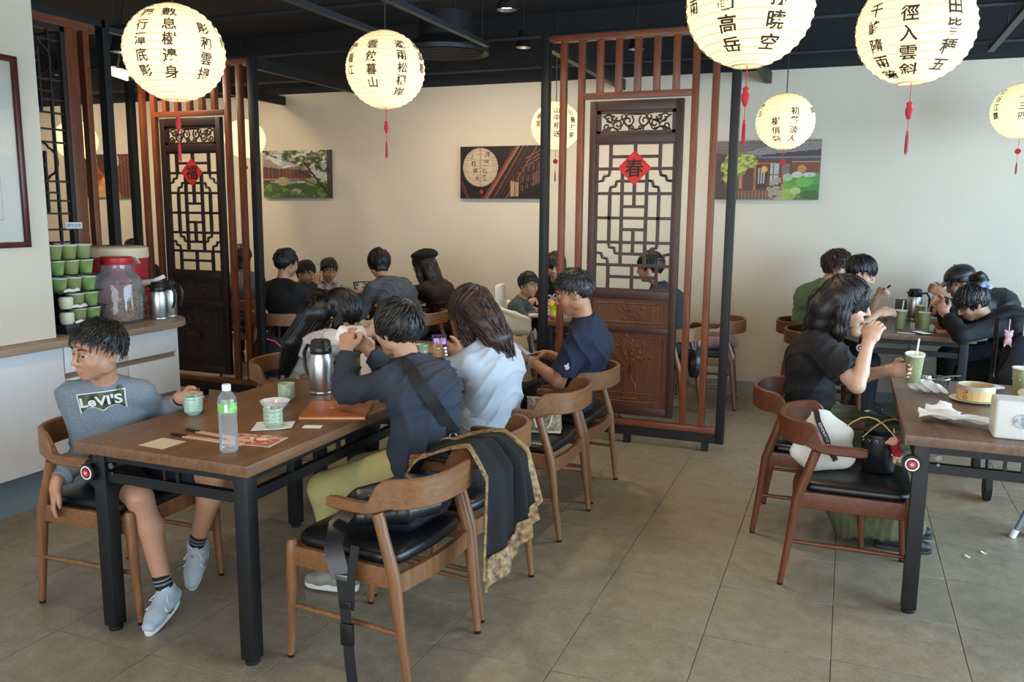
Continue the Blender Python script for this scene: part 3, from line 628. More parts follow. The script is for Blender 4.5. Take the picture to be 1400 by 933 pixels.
    l = bpy.data.lights.new('lantern_bulb_light', 'POINT'); l.energy = 9; l.color = (1, .80, .52); l.shadow_soft_size = .03
    lo = bpy.data.objects.new('lantern_bulb_light', l); C.objects.link(lo); lo.location = (loc[0], loc[1], loc[2] - .045)
    return t
lantern((-2.606, 2.799, 2.219), 'lit paper lantern reading a poem of breaths by a tree, over the grey-shirted boy', [(-5, 44, '數息樹邊身', .046), (-38, 42, '獨行潭底影', .044), (36, 24, '影和雲掃', .044), (68, 30, '門前', .04)])
lantern((-2.234, 3.855, 2.293), 'lit paper lantern reading of clouds and dusk hills, above the boy in a jacket', [(-20, 30, '雲斂暮山', .046), (24, 32, '避雨松楓岸', .044), (-58, 28, '獨看江', .042), (62, 34, '柳津看', .042)])
lantern((-0.339, 2.883, 2.249), 'lit paper lantern with three-character columns, brightest, before the spring screen', [(-21, 14, '流衝高岳', .050), (25, 16, '風拂曉空', .050), (-58, 28, '流過雨', .042), (62, 24, '枝葉', .042)])
lantern((0.174, 3.424, 2.247), 'lit paper lantern reading of a path among clouds, above the bamboo steamer', [(-6, 25, '一徑入雲斜', .048), (-40, 13, '千峰隨雨暗', .044), (36, 11, '田皆種五', .048), (70, 30, '柳', .04)])
lantern((-0.458, 6.243, 2.219), 'small-looking lit lantern hanging before the house print', [(-18, -4, '樹悄斷', .046), (18, 16, '初繁淡人', .046), (-60, 30, '夜泊', .04), (64, 20, '鐘', .04)], 1)
lantern((-2.243, 6.563, 2.265), 'lit lantern half behind the post of the spring screen', [(2, 34, '山中相送', .046), (42, 30, '日暮掩柴', .044), (-44, 20, '春草', .044)], 1)
lantern((1.073, 6.947, 2.315), 'lit lantern by the back wall beyond the people at the window-side table', [(-52, 42, '空谷江靄', .044), (2, 24, '一三四', .048)], 1)
lantern((-5.596, 6.9, 2.267), 'lit lantern half hidden behind the slats of the fortune screen', [(-10, 34, '明月松間', .046)], 1)
lantern((-7.053, 6.2, 2.23), 'lit lantern glimpsed through the fine lattice by the counter', [(0, 34, '清泉石上', .046)], 1)
# ================================================================== COUNTER
CTOP = wood('pale_counter_laminate', '#8f7660', '#a98f76', .5, 'y', .5)
WHITE = mat('white_cabinet_lacquer', '#dfe2e4', .35, noise=.02, nscale=3)
RECESS = mat('brown_recess', '#8a7461', .6)
def rounded_end(x0, x1, y0, y1, r, n=14):
    pts = [(x1, y0)] + [(x1 - r + r * math.cos(a), y1 - r + r * math.sin(a)) for a in [PI / 2 * i / n for i in range(n + 1)]] + [(x0, y1), (x0, y0)]
    return pts
o = MB().prism(rounded_end(-4.59, -3.80, -2.3, 4.25, .32), .862, .90).build('counter_top', CTOP, bevel=.004); tag(o, 'long pale wood laminate counter top with a rounded end along the wall', 'countertop')
t = thing('base_cabinet', 'white base cabinet with drawers and blue-grey plinth under the pale counter', 'cabinet', (-3.86, 0, 0))
MB().box(-.70, -.02, -2.3, 4.03, .215, .86).build('body', RECESS, t)
MB().box(-.66, -.09, -2.3, 3.98, 0, .215).build('plinth', BLUEK, t)
MB().box(-.70, -.004, 4.032, 4.05, .215, .86).build('end_panel', WHITE, t)
for y0, y1, z0, z1, n_ in ((3.222, 3.645, .708, .85, 'drawer'), (3.649, 4.03, .708, .85, 'drawer'), (3.222, 3.645, .46, .675, 'drawer'), (3.649, 4.03, .46, .675, 'drawer'), (3.222, 3.645, .222, .43, 'drawer'), (3.649, 4.03, .222, .43, 'drawer')):
    d = MB().box(-.018, 0, y0 + .002, y1 - .002, z0, z1).build(n_, WHITE, t, bevel=.0015)
    if y0 > 3.6: 
        for k in range(2): MB().cyl((0, 3.9, z0 + .06 + .05 * k), (.002, 3.9, z0 + .06 + .05 * k), .003, n=8).build('screw_cap', mat('grey_dot', '#a9adb0', .5), d)
for k in range(6):
    y1 = 3.216 - .9 * k; MB().box(-.018, 0, max(y1 - .897, -2.3), y1, .222, .85).build('door', WHITE, t, bevel=.0015)
o = MB().box(-.0005, .0005, -.035, .035, -.05, .05).build('notice_sheet', mat('white_paper', '#ececea', .7), None, (-3.859, 3.30, .775)); tag(o, 'small white notice sheet with grey lines taped to the cabinet door', 'notice')
im = MB()
for k in range(6): im.box(.0006, .0009, -.028, .02 + .006 * (k % 2), .036 - .014 * k, .038 - .014 * k)
im.build('printed_lines', mat('grey_print', '#8d8fa0', .7), o)
o = MB().box(-.0005, .0005, -.016, .016, -.035, .035).build('notice_sheet', mat('pale_notice', '#cfd6dc', .7), None, (-3.859, 3.56, .79)); tag(o, 'narrow pale label stuck on the upper drawer behind the boy', 'notice')
im = MB(); [im.box(.0006, .0009, -.011, .011, .026 - .013 * k, .029 - .013 * k) for k in range(5)]; im.build('printed_lines', mat('grey_print', '#8d8fa0', .7), o)

# paper bowls in a tiered black rack
t = thing('bowl_rack', 'black tiered rack holding green paper bowls on the counter', 'rack', (-4.115, 3.47, .90))
BRK = mat('black_rack_plastic', '#141416', .4)
MB().box(-.2, .17, -.15, .155, 0, .05).build('base_tray', BRK, t, bevel=.003)
for z in (.135, .225, .32, .405): MB().box(-.2, .155 - z * .12, -.15, .15, z - .006, z).build('shelf', BRK, t)
for y in (-.15, .15): MB().box(-.2, .0, y - .004, y + .004, .05, .41).build('side_panel', BRK, t)
MB().box(-.205, -.195, -.15, .15, 0, .44).build('back_panel', BRK, t)
BG1 = mat('leaf_green_paper', '#7c8850', .5, noise=.12, nscale=14, col2='#949f66'); BG2 = mat('deep_green_paper', '#4c7a4a', .5, noise=.45, nscale=9, col2='#9fb45e', detail=1); BRIM = mat('bowl_rim', '#d6d9c4', .5)
bprof = [(.034, 0), (.036, .002), (.0475, .072), (.050, .073), (.050, .078), (.046, .078), (.045, .07), (.034, .006), (.001, .006)]
def paper_bowl(loc, m, lab, grp='green paper bowls in the rack'):
    b = thing('paper_bowl', lab, 'bowl', loc, 0, grp); MB().lathe([(.001, 0)] + bprof[:3], 26, cap=False).build('bowl_wall', m, b); MB().lathe([bprof[2]] + bprof[3:], 26, cap=False).build('rim', BRIM, b); return b
rows = [(.05, 'bottom', 0), (.135, 'second', 0), (.225, 'middle', 1), (.32, 'fourth', 1), (.405, 'top', 2)]
for z, nm, q in rows:
    for j, y in enumerate((-.095, .0, .095)):
        if nm in ('second', 'bottom') and j == 0: continue
        m = BG1 if (q == 2 or (j == 1)) else BG2
        paper_bowl((-4.02 - z * .12, 3.47 + y, .90 + z + .0005), m, {('top'): 'pale green paper bowl standing on the topmost shelf of the rack', 'fourth': 'green paper bowl on the shelf just below the top bowls', 'middle': 'green paper bowl on the middle shelf of the rack', 'second': 'green paper bowl on the shelf above the base tray', 'bottom': 'darker green paper bowl in the base tray of the rack'}[nm] + (', nearest the wall corner', ', the middle one', ', beside the glass jar')[j])
        if nm not in ('top',): paper_bowl((-4.125 - z * .10, 3.47 + y + .0, .90 + z + .0005), m, 'green paper bowl in the rear row of the rack, behind another bowl') if False else None
for z, lab in ((.05, 'white plastic lids in the base tray of the bowl rack'), (.135, 'cream cup beside the bowls on the rack')):
    o = MB().lathe([(.001, 0), (.03, 0), (.036, .012), (.038, .055), (.032, .065), (.001, .066)], 22).build('cup_stack', mat('cream_plastic', '#d8d4c0', .45), None, (-4.0, 3.375, .90 + z + .001)); tag(o, lab, 'cup')
for k, (z, y) in enumerate(((.05, .0), (.137, -.02), (.228, -.06))):
    m = MB(); r = random.Random(k)
    m.tube([(-.01, -.045, .006), (.0, -.02, .012), (.01, .0, .008), (.005, .03, .014), (.0, .05, .006)], [.006, .010, .008, .011, .004], 7)
    o = m.build('napkin', mat('tissue_white', '#e8e6e0', .85), None, (-3.965 + .0, 3.45 + y, .90 + z)); tag(o, 'crumpled white napkin on the front of the rack, ' + ('in the base tray' if k == 0 else 'second shelf' if k == 1 else 'middle shelf'), 'napkin')

# big glass jar of dried slices
t = thing('glass_jar', 'large glass jar of dried bark slices with a red lid on the counter', 'jar', (-4.11, 3.84, .901))
JG = glass('jar_glass', '#fcfefd', .03, .08, .12)  # last value whitens the glass in place of reflections
MB().lathe([(.001, .004), (.125, .004), (.14, .02), (.142, .235), (.13, .27), (.088, .305), (.082, .33), (.082, .36)], 40, cap=False).build('glass_body', JG, t)
MB().lathe([(.001, .352), (.092, .352), (.094, .358), (.094, .39), (.088, .397), (.001, .397)], 36).build('lid', mat('red_plastic', '#b8242e', .35), t)
m = MB(); m.m = Matrix.Translation((.06, .09, .385)) @ Matrix.Rotation(.5, 4, 'Z') @ Matrix.Rotation(-.55, 4, 'X'); m.box(-.012, .012, -.02, .07, -.004, .004); m.build('scoop_handle', mat('cream_plastic', '#d8d4c0', .45), t, bevel=.002)
slices = MB(); r = random.Random(5)
for k in range(620):
    a = r.uniform(0, 2 * PI); rr = .128 * math.sqrt(r.random()) if r.random() < .45 else r.uniform(.105, .128)
    hx = .10 + .05 * math.sin(a + .6) + .02 * r.random(); z = .012 + (hx) * (r.random() ** .8)
    slices.m = Matrix.Translation((rr * math.cos(a), rr * math.sin(a), z)) @ Euler((r.uniform(0, 6), r.uniform(0, 6), r.uniform(0, 6))).to_matrix().to_4x4()
    l = r.uniform(.008, .018); wd = r.uniform(.003, .007); slices.add([(-l, -wd, 0), (l, -wd, 0), (l, wd, .002), (-l, wd, .002), (-l, -wd, .003), (l, -wd, .003), (l, wd, .005), (-l, wd, .005)], [(0, 3, 2, 1), (4, 5, 6, 7), (0, 1, 5, 4), (1, 2, 6, 5), (2, 3, 7, 6), (3, 0, 4, 7)])
so = slices.build('dried_slices', mat('dried_bark', '#c99d6c', .8, noise=.6, nscale=40, col2='#80582f'), t); so['kind'] = 'stuff'
MB().lathe([(.001, .01), (.10, .012), (.11, .07), (.07, .11), (.001, .13)], 20).build('slice_core', mat('dried_bark_core', '#a97c50', .9, noise=.5, nscale=60), t)
im = MB()
for k in range(9): a = -.9 + .09 * k; im.box(.142 * math.cos(a) - .003, .142 * math.cos(a) + .003, .142 * math.sin(a) - .003, .142 * math.sin(a) + .003, .245, .248)
im.build('level_marks', INK, t)
# red drinks bin behind the jar
t = thing('drinks_dispenser', 'round red insulated drinks tub with cream lid behind the glass jar', 'dispenser', (-4.37, 4.085, .0015))
RB = mat('deep_red_plastic', '#a11a2c', .4)
MB().lathe([(.001, .9), (.17, .9), (.183, .92), (.183, 1.05), (.188, 1.055), (.188, 1.06), (.183, 1.065), (.183, 1.14), (.188, 1.145), (.188, 1.15), (.183, 1.155), (.188, 1.27), (.001, 1.272)], 40).build('tub', RB, t)
MB().lathe([(.001, 1.272), (.192, 1.272), (.196, 1.285), (.193, 1.335), (.18, 1.345), (.001, 1.345)], 40).build('lid', mat('cream_lid', '#d9c3a0', .5), t)
# thermos jugs
STEEL = mat('brushed_steel', '#cfd0ce', .34, metal=1.0, noise=.12, nscale=8, stretch=(1, 1, 60))
def thermos(loc, rz, label, h=.235, r=.052):
    t = thing('thermos_jug', label, 'jug', loc, rz, 'steel thermos jugs'); s = h / .235; q = r / .052
    MB().lathe([(.001, 0), (.050 * q, 0), (.052 * q, .006), (.052 * q, .012), (.051 * q, .014), (.052 * q, .016), (.052 * q, .15 * s), (.044 * q, .178 * s)], 32, cap=False).build('steel_body', STEEL, t)
    MB().lathe([(.0445 * q, .176 * s), (.046 * q, .18 * s), (.046 * q, .205 * s), (.042 * q, .21 * s), (.042 * q, .228 * s), (.036 * q, .236 * s), (.001, .238 * s)], 30).build('lid', mat('black_plastic', '#131314', .35), t)
    MB().tube([(.042 * q, 0, .2 * s), (.075 * q, 0, .205 * s), (.095 * q, 0, .17 * s), (.092 * q, 0, .11 * s), (.08 * q, 0, .07 * s)], [.008, .009, .009, .008, .007], 8).build('handle', mat('black_plastic', '#131314', .35), t)
    m = MB(); m.m = Matrix.Translation((-.036 * q, 0, .202 * s)); m.add([(0, -.016, -.02), (0, .016, -.02), (-.03, 0, .012), (0, -.016, .012), (0, .016, .012)], [(0, 1, 2), (0, 2, 3), (1, 4, 2), (3, 2, 4), (0, 3, 4, 1)]); m.build('spout', mat('black_plastic', '#131314', .35), t)
    im = MB()
    for k in range(5): a = -PI / 2 + .1 * k; im.box(.0525 * q * math.cos(a) - .0018, .0525 * q * math.cos(a) + .0018, .0525 * q * math.sin(a) - .0018, .0525 * q * math.sin(a) + .0018, .06 * s, .064 * s)
    im.build('maker_mark', mat('grey_print', '#8d8fa0', .7), t); return t
thermos((-3.985, 4.035, .90), .55, 'steel thermos jug with black lid beside the jar, nearer the counter edge')
thermos((-4.02, 4.15, .90), .35, 'steel thermos jug with black lid at the rounded counter end, behind another jug')
t = thing('packet', 'small crumpled snack packet standing between the jar and the thermos jugs', 'packet', (-4.16, 4.07, .90), .4)
MB().box(-.035, .035, -.02, .02, 0, .07).build('carton', mat('pinkish_carton', '#b98a84', .6, noise=.4, nscale=40, col2='#6b4a50'), t, bevel=.004)
m = MB(); m.tube([(0, 0, .07), (.005, 0, .12), (-.01, .005, .17), (.01, 0, .2)], [.026, .034, .03, .012], 9); m.build('paper_top', mat('patterned_wrap', '#c9b49c', .7, noise=.5, nscale=50, col2='#6e4536'), t)
m = MB(); m.tube([(-.06, 0, .19), (-.02, .0, .215), (.03, .0, .22), (.09, .0, .235)], [.008, .022, .02, .012], 8); m.build('white_bag', mat('tissue_white', '#e8e6e0', .85), t)
m = MB(); m.m = Matrix.Translation((.09, -.01, .235)) @ Matrix.Rotation(-.4, 4, 'Y'); m.box(-.01, .07, -.012, .012, -.012, .012); m.build('label_tape', mat('white_paper', '#ececea', .7), t, bevel=.003)

# ================================================================== TABLES
def table_wood(nm, a, b): return wood(nm, a, b, .38, 'y', .55)
TW1 = table_wood('brown_table_laminate', '#5f4128', '#86603f'); TW2 = table_wood('grey_brown_table_laminate', '#5b4434', '#82644f')
def table(x0, x1, y0, y1, label, tw, badge=True):
    W = x1 - x0; D = y1 - y0
    t = thing('dining_table', label, 'table', ((x0 + x1) / 2, (y0 + y1) / 2, 0), 0, 'dining tables with black steel legs'); hx = W / 2; hy = D / 2
    MB().box(-hx, hx, -hy, hy, .71, .75).build('table_top', tw, t, bevel=.0025)
    lx = hx - .068; ly = hy - .068
    for sx in (-1, 1):
        for sy in (-1, 1):
            lg = MB().box(sx * lx - .028, sx * lx + .028, sy * ly - .028, sy * ly + .028, .02, .71).build('leg', BLACKM, t, bevel=.003)
            MB().lathe([(.001, 0), (.024, 0), (.026, .004), (.026, .014), (.018, .02), (.001, .021)], 18, c=(sx * lx, sy * ly, 0)).build('foot_pad', mat('black_rubber', '#0d0d0d', .7), lg)
    for sy in (-1, 1):
        MB().box(-lx + .028, lx - .028, sy * ly - .018, sy * ly + .018, .672, .708).build('apron_rail', BLACKM, t); MB().box(-lx + .028, lx - .028, sy * ly - .014, sy * ly + .014, .592, .630).build('stretcher', BLACKM, t)
        for dx in (-.03, .03): MB().box(dx - .006, dx + .006, sy * ly - .008, sy * ly + .008, .630, .672).build('stretcher_bar', BLACKM, t)
    for sx in (-1, 1):
        MB().box(sx * lx - .018, sx * lx + .018, -ly + .028, ly - .028, .672, .708).build('apron_rail', BLACKM, t); MB().box(sx * lx - .014, sx * lx + .014, -ly + .028, ly - .028, .592, .630).build('stretcher', BLACKM, t)
        for dy in (-ly * .55, 0, ly * .55): MB().box(sx * lx - .008, sx * lx + .008, dy - .006, dy + .006, .630, .672).build('stretcher_bar', BLACKM, t)
    if badge:
        bx, by, bz = -lx - .034, -ly - .03, .63
        hub = MB(); hub.m = Matrix.Translation((bx, by, bz)) @ Matrix.Rotation(PI / 2, 4, 'X'); hub.lathe([(.001, -.014), (.033, -.014), (.034, 0), (.034, .022), (.001, .024)], 26); h = hub.build('hinge_hub', BLACKM, t)
        for rr, z0, z1, m, n_ in ((.026, .024, .026, mat('badge_white', '#e9e6e2', .4), 'badge_ring'), (.0205, .026, .0268, mat('badge_black', '#15151a', .4), 'badge_field'), (.016, .0268, .0278, mat('badge_red', '#c31f2c', .4), 'badge_disc')):
            d = MB(); d.m = Matrix.Translation((bx, by, bz)) @ Matrix.Rotation(PI / 2, 4, 'X'); d.lathe([(.001, z0), (rr, z0), (rr, z1), (.001, z1)], 26); d.build(n_, m, h)
        k = MB(); k.m = Matrix.Translation((bx, by - .0285, bz)); k.box(-.008, .008, -.0005, .0, -.001, .001); k.box(-.006, .006, -.0005, 0, .003, .005); k.box(-.006, .006, -.0005, 0, -.005, -.003); k.build('badge_mark', mat('badge_white', '#e9e6e2', .4), h)
        MB().cyl((-lx + .06, -ly - .018, .66), (-lx + .06, -ly - .028, .66), .012, n=14).cyl((-lx + .06, -ly - .018, .63), (-lx + .06, -ly - .024, .63), .006, n=10).build('hinge_bolt', mat('bolt_steel', '#8c8d90', .3, metal=1), t)
    return t
table(-2.578, -1.80, 2.165, 3.44, 'brown wood table with the water bottle and orange folder on it', TW1)
table(-2.58, -1.80, 3.53, 4.80, 'brown wood table next to the one with the folder, before the woman in white hoodie', TW1)
table(.256, 1.03, 3.50, 4.76, 'grey-brown table with the bamboo steamer and crumpled napkins', TW2)
table(.10, .872, 6.50, 7.60, 'table against the back wall with green takeaway cups and a thermos', TW2)
table(-4.48, -3.80, 6.34, 7.55, 'table at the back wall shared by the woman in a beret', TW1, False)
table(-2.20, -1.58, 6.12, 7.35, 'back table with the white high chair at its corner', TW1, False)

# ================================================================== CHAIRS
SEATB = mat('black_leatherette', '#0f1012', .36, noise=.15, nscale=30, bump=.05, bscale=300)
def chair_proto(wv, wh):
    t = bpy.data.objects.new('armchair', None)
    C.objects.link(t)
    for s in (-1, 1):
        MB().tube([(.245, s * .236, 0.012), (.232, s * .236, .22), (.222, s * .236, .40), (.221, s * .236, .44), (.221, s * .236, .452)], [.0135, .018, .0225, .0215, .015], 14).build('leg', wv, t)
        MB().tube([(-.262, s * .232, .012), (-.235, s * .236, .22), (-.215, s * .238, .40), (-.175, s * .238, .53), (-.150, s * .236, .612)], [.0135, .0175, .0225, .020, .021], 14).build('leg', wv, t)
        for x, y in ((.245, .236), (-.262, .232)): MB().lathe([(.001, 0), (.012, 0), (.0135, .012), (.001, .013)], 12, c=(x, s * y, 0)).build('glide', BLACKM, t)
        MB().box(-.215, .222, s * .236 - .011, s * .236 + .011, .362, .432).build('side_rail', wh, t, bevel=.003)
        MB().tube([(-.235, s * .236, .205), (0, s * .238, .208), (.230, s * .236, .205)], [.0085, .011, .0085], 10).build('stretcher', wh, t)
    MB().box(.213, .233, -.225, .225, .368, .432).build('front_rail', wv, t, bevel=.003)
    MB().sweep([(-.214 - .02 * math.cos(PI * y / .45), y, .375) for y in np.linspace(-.222, .222, 11)], lambda i: [(-.010, -.033), (.010, -.033), (.010, .033), (-.010, .033)]).build('rear_rail', wv, t)
    # seat pad
    m = MB(); n = 16; outl = []
    for i in range(64):
        a = 2 * PI * i / 64; c, s_ = math.cos(a), math.sin(a); e = .28
        outl.append((math.copysign(abs(c) ** e, c), math.copysign(abs(s_) ** e, s_)))
    rings = [(.94, .422), (.985, .430), (1.0, .446), (.985, .461), (.93, .470), (.7, .4765), (.4, .479), (.02, .480)]
    vs = []; k = len(outl)
    for sc, z in rings:
        for c, s_ in outl: vs.append((.012 + c * .222 * sc - (.012 * (1 - abs(s_)) if c < 0 else 0), s_ * .226 * sc, z))
    m.add(vs, [(j * k + i, j * k + (i + 1) % k, (j + 1) * k + (i + 1) % k, (j + 1) * k + i) for j in range(len(rings) - 1) for i in range(k)] + [tuple(range(k - 1, -1, -1)), tuple(range((len(rings) - 1) * k, len(rings) * k))])
    m.build('seat', SEATB, t, sharp=60)
    # bent back and arms in one sweep
    P = []; N_ = 72
    ctrl = [(.045, .243), (-.03, .248), (-.10, .247), (-.17, .228), (-.235, .182), (-.275, .108), (-.288, 0)]
    full = ctrl + [(x, -y) for x, y in ctrl[-2::-1]]
    L_ = [0]
    for i in range(1, len(full)): L_.append(L_[-1] + math.dist(full[i], full[i - 1]))
    def cr(u):
        d = u * L_[-1]; i = max(0, min(len(full) - 2, int(np.searchsorted(L_, d)) - 1)); f = (d - L_[i]) / (L_[i + 1] - L_[i]); g = lambda j: np.array(full[max(0, min(len(full) - 1, j))])
        a, b, c, e = g(i - 1), g(i), g(i + 1), g(i + 2); return .5 * ((2 * b) + (-a + c) * f + (2 * a - 5 * b + 4 * c - e) * f * f + (-a + 3 * b - 3 * c + e) * f ** 3)
    hs = []
    for i in range(N_ + 1):
        u = i / N_; q = cr(u); s_ = abs(u - .5) * 2
        k_ = min(1, max(0, (.66 - s_) / .11)); k_ = k_ * k_ * (3 - 2 * k_)
        top = .646 + k_ * .085; bot = .606 + k_ * .018 + .006 * (1 - s_)
        if s_ > .97: top -= .004; bot += .003
        P.append((q[0] - .02 * k_, q[1], (top + bot) / 2)); hs.append(((top - bot) / 2, .0165 - .006 * k_))
    def sect(i):
        h, w_ = hs[i]; b = min(.006, w_ * .5); return [(-w_ + b, -h), (w_ - b, -h), (w_, -h + b), (w_, h - b), (w_ - b, h), (-w_ + b, h), (-w_, h - b), (-w_, -h + b)]
    MB().sweep(P, sect).build('backrest', wh, t, sharp=35)
    return t
CH1 = (wood('oak_brown_z', '#6c4629', '#8c613c', .42, 'z'), wood('oak_brown_x', '#6c4629', '#8c613c', .42, 'y'))
CH2 = (wood('walnut_brown_z', '#4f2a17', '#743f24', .42, 'z'), wood('walnut_brown_x', '#4f2a17', '#743f24', .42, 'y'))
protos = {}
def chair(x, y, rz, label, kind=1, group='wooden armchairs with curved backs'):
    if kind not in protos:
        t = chair_proto(*(CH1 if kind == 1 else CH2)); protos[kind] = t; t.location = (x, y, 0); t.rotation_euler = (0, 0, rz); return tag(t, label, 'chair', group)
    o = dup(protos[kind], (x, y, 0), rz, label, group); o['category'] = 'chair'; return o
chair(-2.70, 2.52, 0.04, 'brown wooden armchair the grey-shirted boy sits on')
chair(-1.50, 2.53, PI - .10, 'brown wooden armchair with a black sling bag on its seat')
chair(-1.48, 3.07, PI - .08, 'brown wooden armchair under the boy in the navy jacket')
chair(-1.47, 3.94, PI - .02, 'brown wooden armchair with a checked handbag on its seat')
chair(-1.475, 4.52, PI - .03, 'brown wooden armchair the man in navy tee sits on')
chair(-2.88, 4.02, .05, 'brown wooden armchair behind the woman in the white jacket')
chair(-.085, 4.42, -.03, 'dark brown wooden armchair under the woman in black polo', 2)
chair(.085, 3.862, .0, 'dark brown wooden armchair carrying a white tote and black bucket bag', 2)
chair(-.19, 7.22, 0, 'dark brown armchair under the curly-haired person in green', 2)
chair(-.09, 6.68, 0.02, 'dark brown armchair under the man in a patterned black shirt', 2)
chair(1.22, 7.25, PI, 'dark brown armchair under the person in the leather cap', 2)
chair(1.22, 6.60, PI, 'dark brown armchair under the woman with the blue hair tie', 2)
chair(-4.44, 5.97, PI / 2 - .15, 'brown armchair under the man in black tee seen from behind')
chair(-3.50, 6.41, PI - .1, 'brown armchair under the woman in the grey sweater')
chair(-3.42, 6.98, PI, 'brown armchair under the woman in the beret')
chair(-4.78, 6.64, 0, 'brown armchair under the child holding up a phone'); chair(-4.86, 7.19, 0, 'brown armchair under the boy facing the room at the back wall')
chair(-1.30, 6.47, PI - .1, 'brown armchair under the man behind the carved screen')
chair(-1.05, 7.04, PI + .1, 'brown armchair with a pink coat at the back wall')
chair(-1.95, 7.32, -PI / 2, 'brown armchair at the back wall end of the high chair table') if False else None
# ================================================================== SOFT SHAPES: signed distance fields meshed by surface nets
def hsh(t): return sum((i + 1) * ord(c) for i, c in enumerate(t))
def nrm(v): v = np.asarray(v, float); return v / (np.linalg.norm(v) + 1e-12)
class Soft:
    def __init__(s, h=.008): s.h = h; s.pr = []
    def cone(s, p, q, r1, r2=None, k=.02, side=None, ratio=1.0, flat=False, op='u'):
        """tapered limb from p to q; ratio<1 widens it along 'side'; flat cuts the q end square"""
        p = np.asarray(p, float); q = np.asarray(q, float); r2 = r1 if r2 is None else r2; R = max(r1, r2) / min(1, ratio) + .002
        s.pr.append(('c', np.minimum(p, q) - R, np.maximum(p, q) + R, k, op, (p, q, r1, r2, None if side is None else nrm(side), ratio, flat))); return s
    def path(s, pts, rs, k=.02, **kw):
        rs = rs if isinstance(rs, (list, tuple)) else [rs] * len(pts)
        for i in range(len(pts) - 1): s.cone(pts[i], pts[i + 1], rs[i], rs[i + 1], k, **kw)
        return s
    def ell(s, c, r, R=None, k=.02, op='u', cut=None):
        """ellipsoid, R rows are its local axes; cut=(n,d): keep where local dot(n)>d"""
        c = np.asarray(c, float); r = np.asarray(r, float); R = np.eye(3) if R is None else np.asarray(R); m = np.full(3, r.max() + .002)
        s.pr.append(('e', c - m, c + m, k, op, (c, r, R, cut))); return s
    def mesh(s, smooth=1, disp=None):
        h = s.h; U = [p for p in s.pr if p[4] == 'u']
        lo = np.min([p[1] for p in U], 0) - 3 * h; hi = np.max([p[2] for p in U], 0) + 3 * h
        n = np.ceil((hi - lo) / h).astype(int) + 1; F = np.full(n, .5, np.float32)
        ax = [lo[i] + h * np.arange(n[i]) for i in range(3)]
        for kind, a, b, k, op, A in s.pr:
            pad = 2.5 * h + k; i0 = np.maximum(0, np.floor((a - pad - lo) / h).astype(int)); i1 = np.minimum(n, np.ceil((b + pad - lo) / h).astype(int) + 1)
            if np.any(i1 <= i0): continue
            X = ax[0][i0[0]:i1[0], None, None]; Y = ax[1][None, i0[1]:i1[1], None]; Z = ax[2][None, None, i0[2]:i1[2]]
            if kind == 'c':
                p, q, r1, r2, sd, ra, flat = A; d = q - p; L2 = d @ d + 1e-12
                t0 = ((X - p[0]) * d[0] + (Y - p[1]) * d[1] + (Z - p[2]) * d[2]) / L2; t = np.clip(t0, 0, 1)
                wx = X - p[0] - t * d[0]; wy = Y - p[1] - t * d[1]; wz = Z - p[2] - t * d[2]; w2 = wx * wx + wy * wy + wz * wz
                if sd is not None: w2 = w2 + (ra * ra - 1) * (wx * sd[0] + wy * sd[1] + wz * sd[2]) ** 2
                D = np.sqrt(np.maximum(w2, 0)) - (r1 + (r2 - r1) * t)
                if flat: D = np.maximum(D, (t0 - 1) * math.sqrt(L2))
            else:
                c, r, R, cut = A; x = X - c[0]; y = Y - c[1]; z = Z - c[2]
                l = [x * R[i][0] + y * R[i][1] + z * R[i][2] for i in range(3)]
                k0 = np.sqrt((l[0] / r[0]) ** 2 + (l[1] / r[1]) ** 2 + (l[2] / r[2]) ** 2); k1 = np.sqrt((l[0] / r[0] ** 2) ** 2 + (l[1] / r[1] ** 2) ** 2 + (l[2] / r[2] ** 2) ** 2) + 1e-9
                D = k0 * (k0 - 1) / k1
                if cut is not None:
                    for nn, dd in cut: D = np.maximum(D, dd - (l[0] * nn[0] + l[1] * nn[1] + l[2] * nn[2]))
            sl = (slice(i0[0], i1[0]), slice(i0[1], i1[1]), slice(i0[2], i1[2])); f = F[sl]; D = D.astype(np.float32)
            if op == 'u':
                if k > 0: hh = np.clip(.5 + .5 * (f - D) / k, 0, 1); F[sl] = f * (1 - hh) + D * hh - k * hh * (1 - hh)
                else: F[sl] = np.minimum(f, D)
            else:
                if k > 0: hh = np.clip(.5 - .5 * (f + D) / k, 0, 1); F[sl] = f * (1 - hh) - D * hh + k * hh * (1 - hh)
                else: F[sl] = np.maximum(f, -D)
        S = F < 0; v = S[:-1, :-1, :-1].astype(np.uint8).copy()
        for dx in (0, 1):
            for dy in (0, 1):
                for dz in (0, 1):
                    if dx + dy + dz: v += S[dx:n[0] - 1 + dx, dy:n[1] - 1 + dy, dz:n[2] - 1 + dz]
        act = (v > 0) & (v < 8); I = np.argwhere(act); idx = np.full(act.shape, -1, np.int64); idx[act] = np.arange(len(I))
        P = np.zeros((len(I), 3)); cnt = np.zeros(len(I)); co = [np.array(c) for c in ((0, 0, 0), (1, 0, 0), (0, 1, 0), (1, 1, 0), (0, 0, 1), (1, 0, 1), (0, 1, 1), (1, 1, 1))]
        val = [F[I[:, 0] + c[0], I[:, 1] + c[1], I[:, 2] + c[2]] for c in co]
        for a in range(8):
            for b in range(a + 1, 8):
                if np.abs(co[a] - co[b]).sum() != 1: continue
                m = (val[a] < 0) != (val[b] < 0); t = val[a][m] / (val[a][m] - val[b][m]); P[m] += co[a] + (co[b] - co[a]) * t[:, None]; cnt[m] += 1
        P = (P / cnt[:, None] + I) * h + lo; Q = []
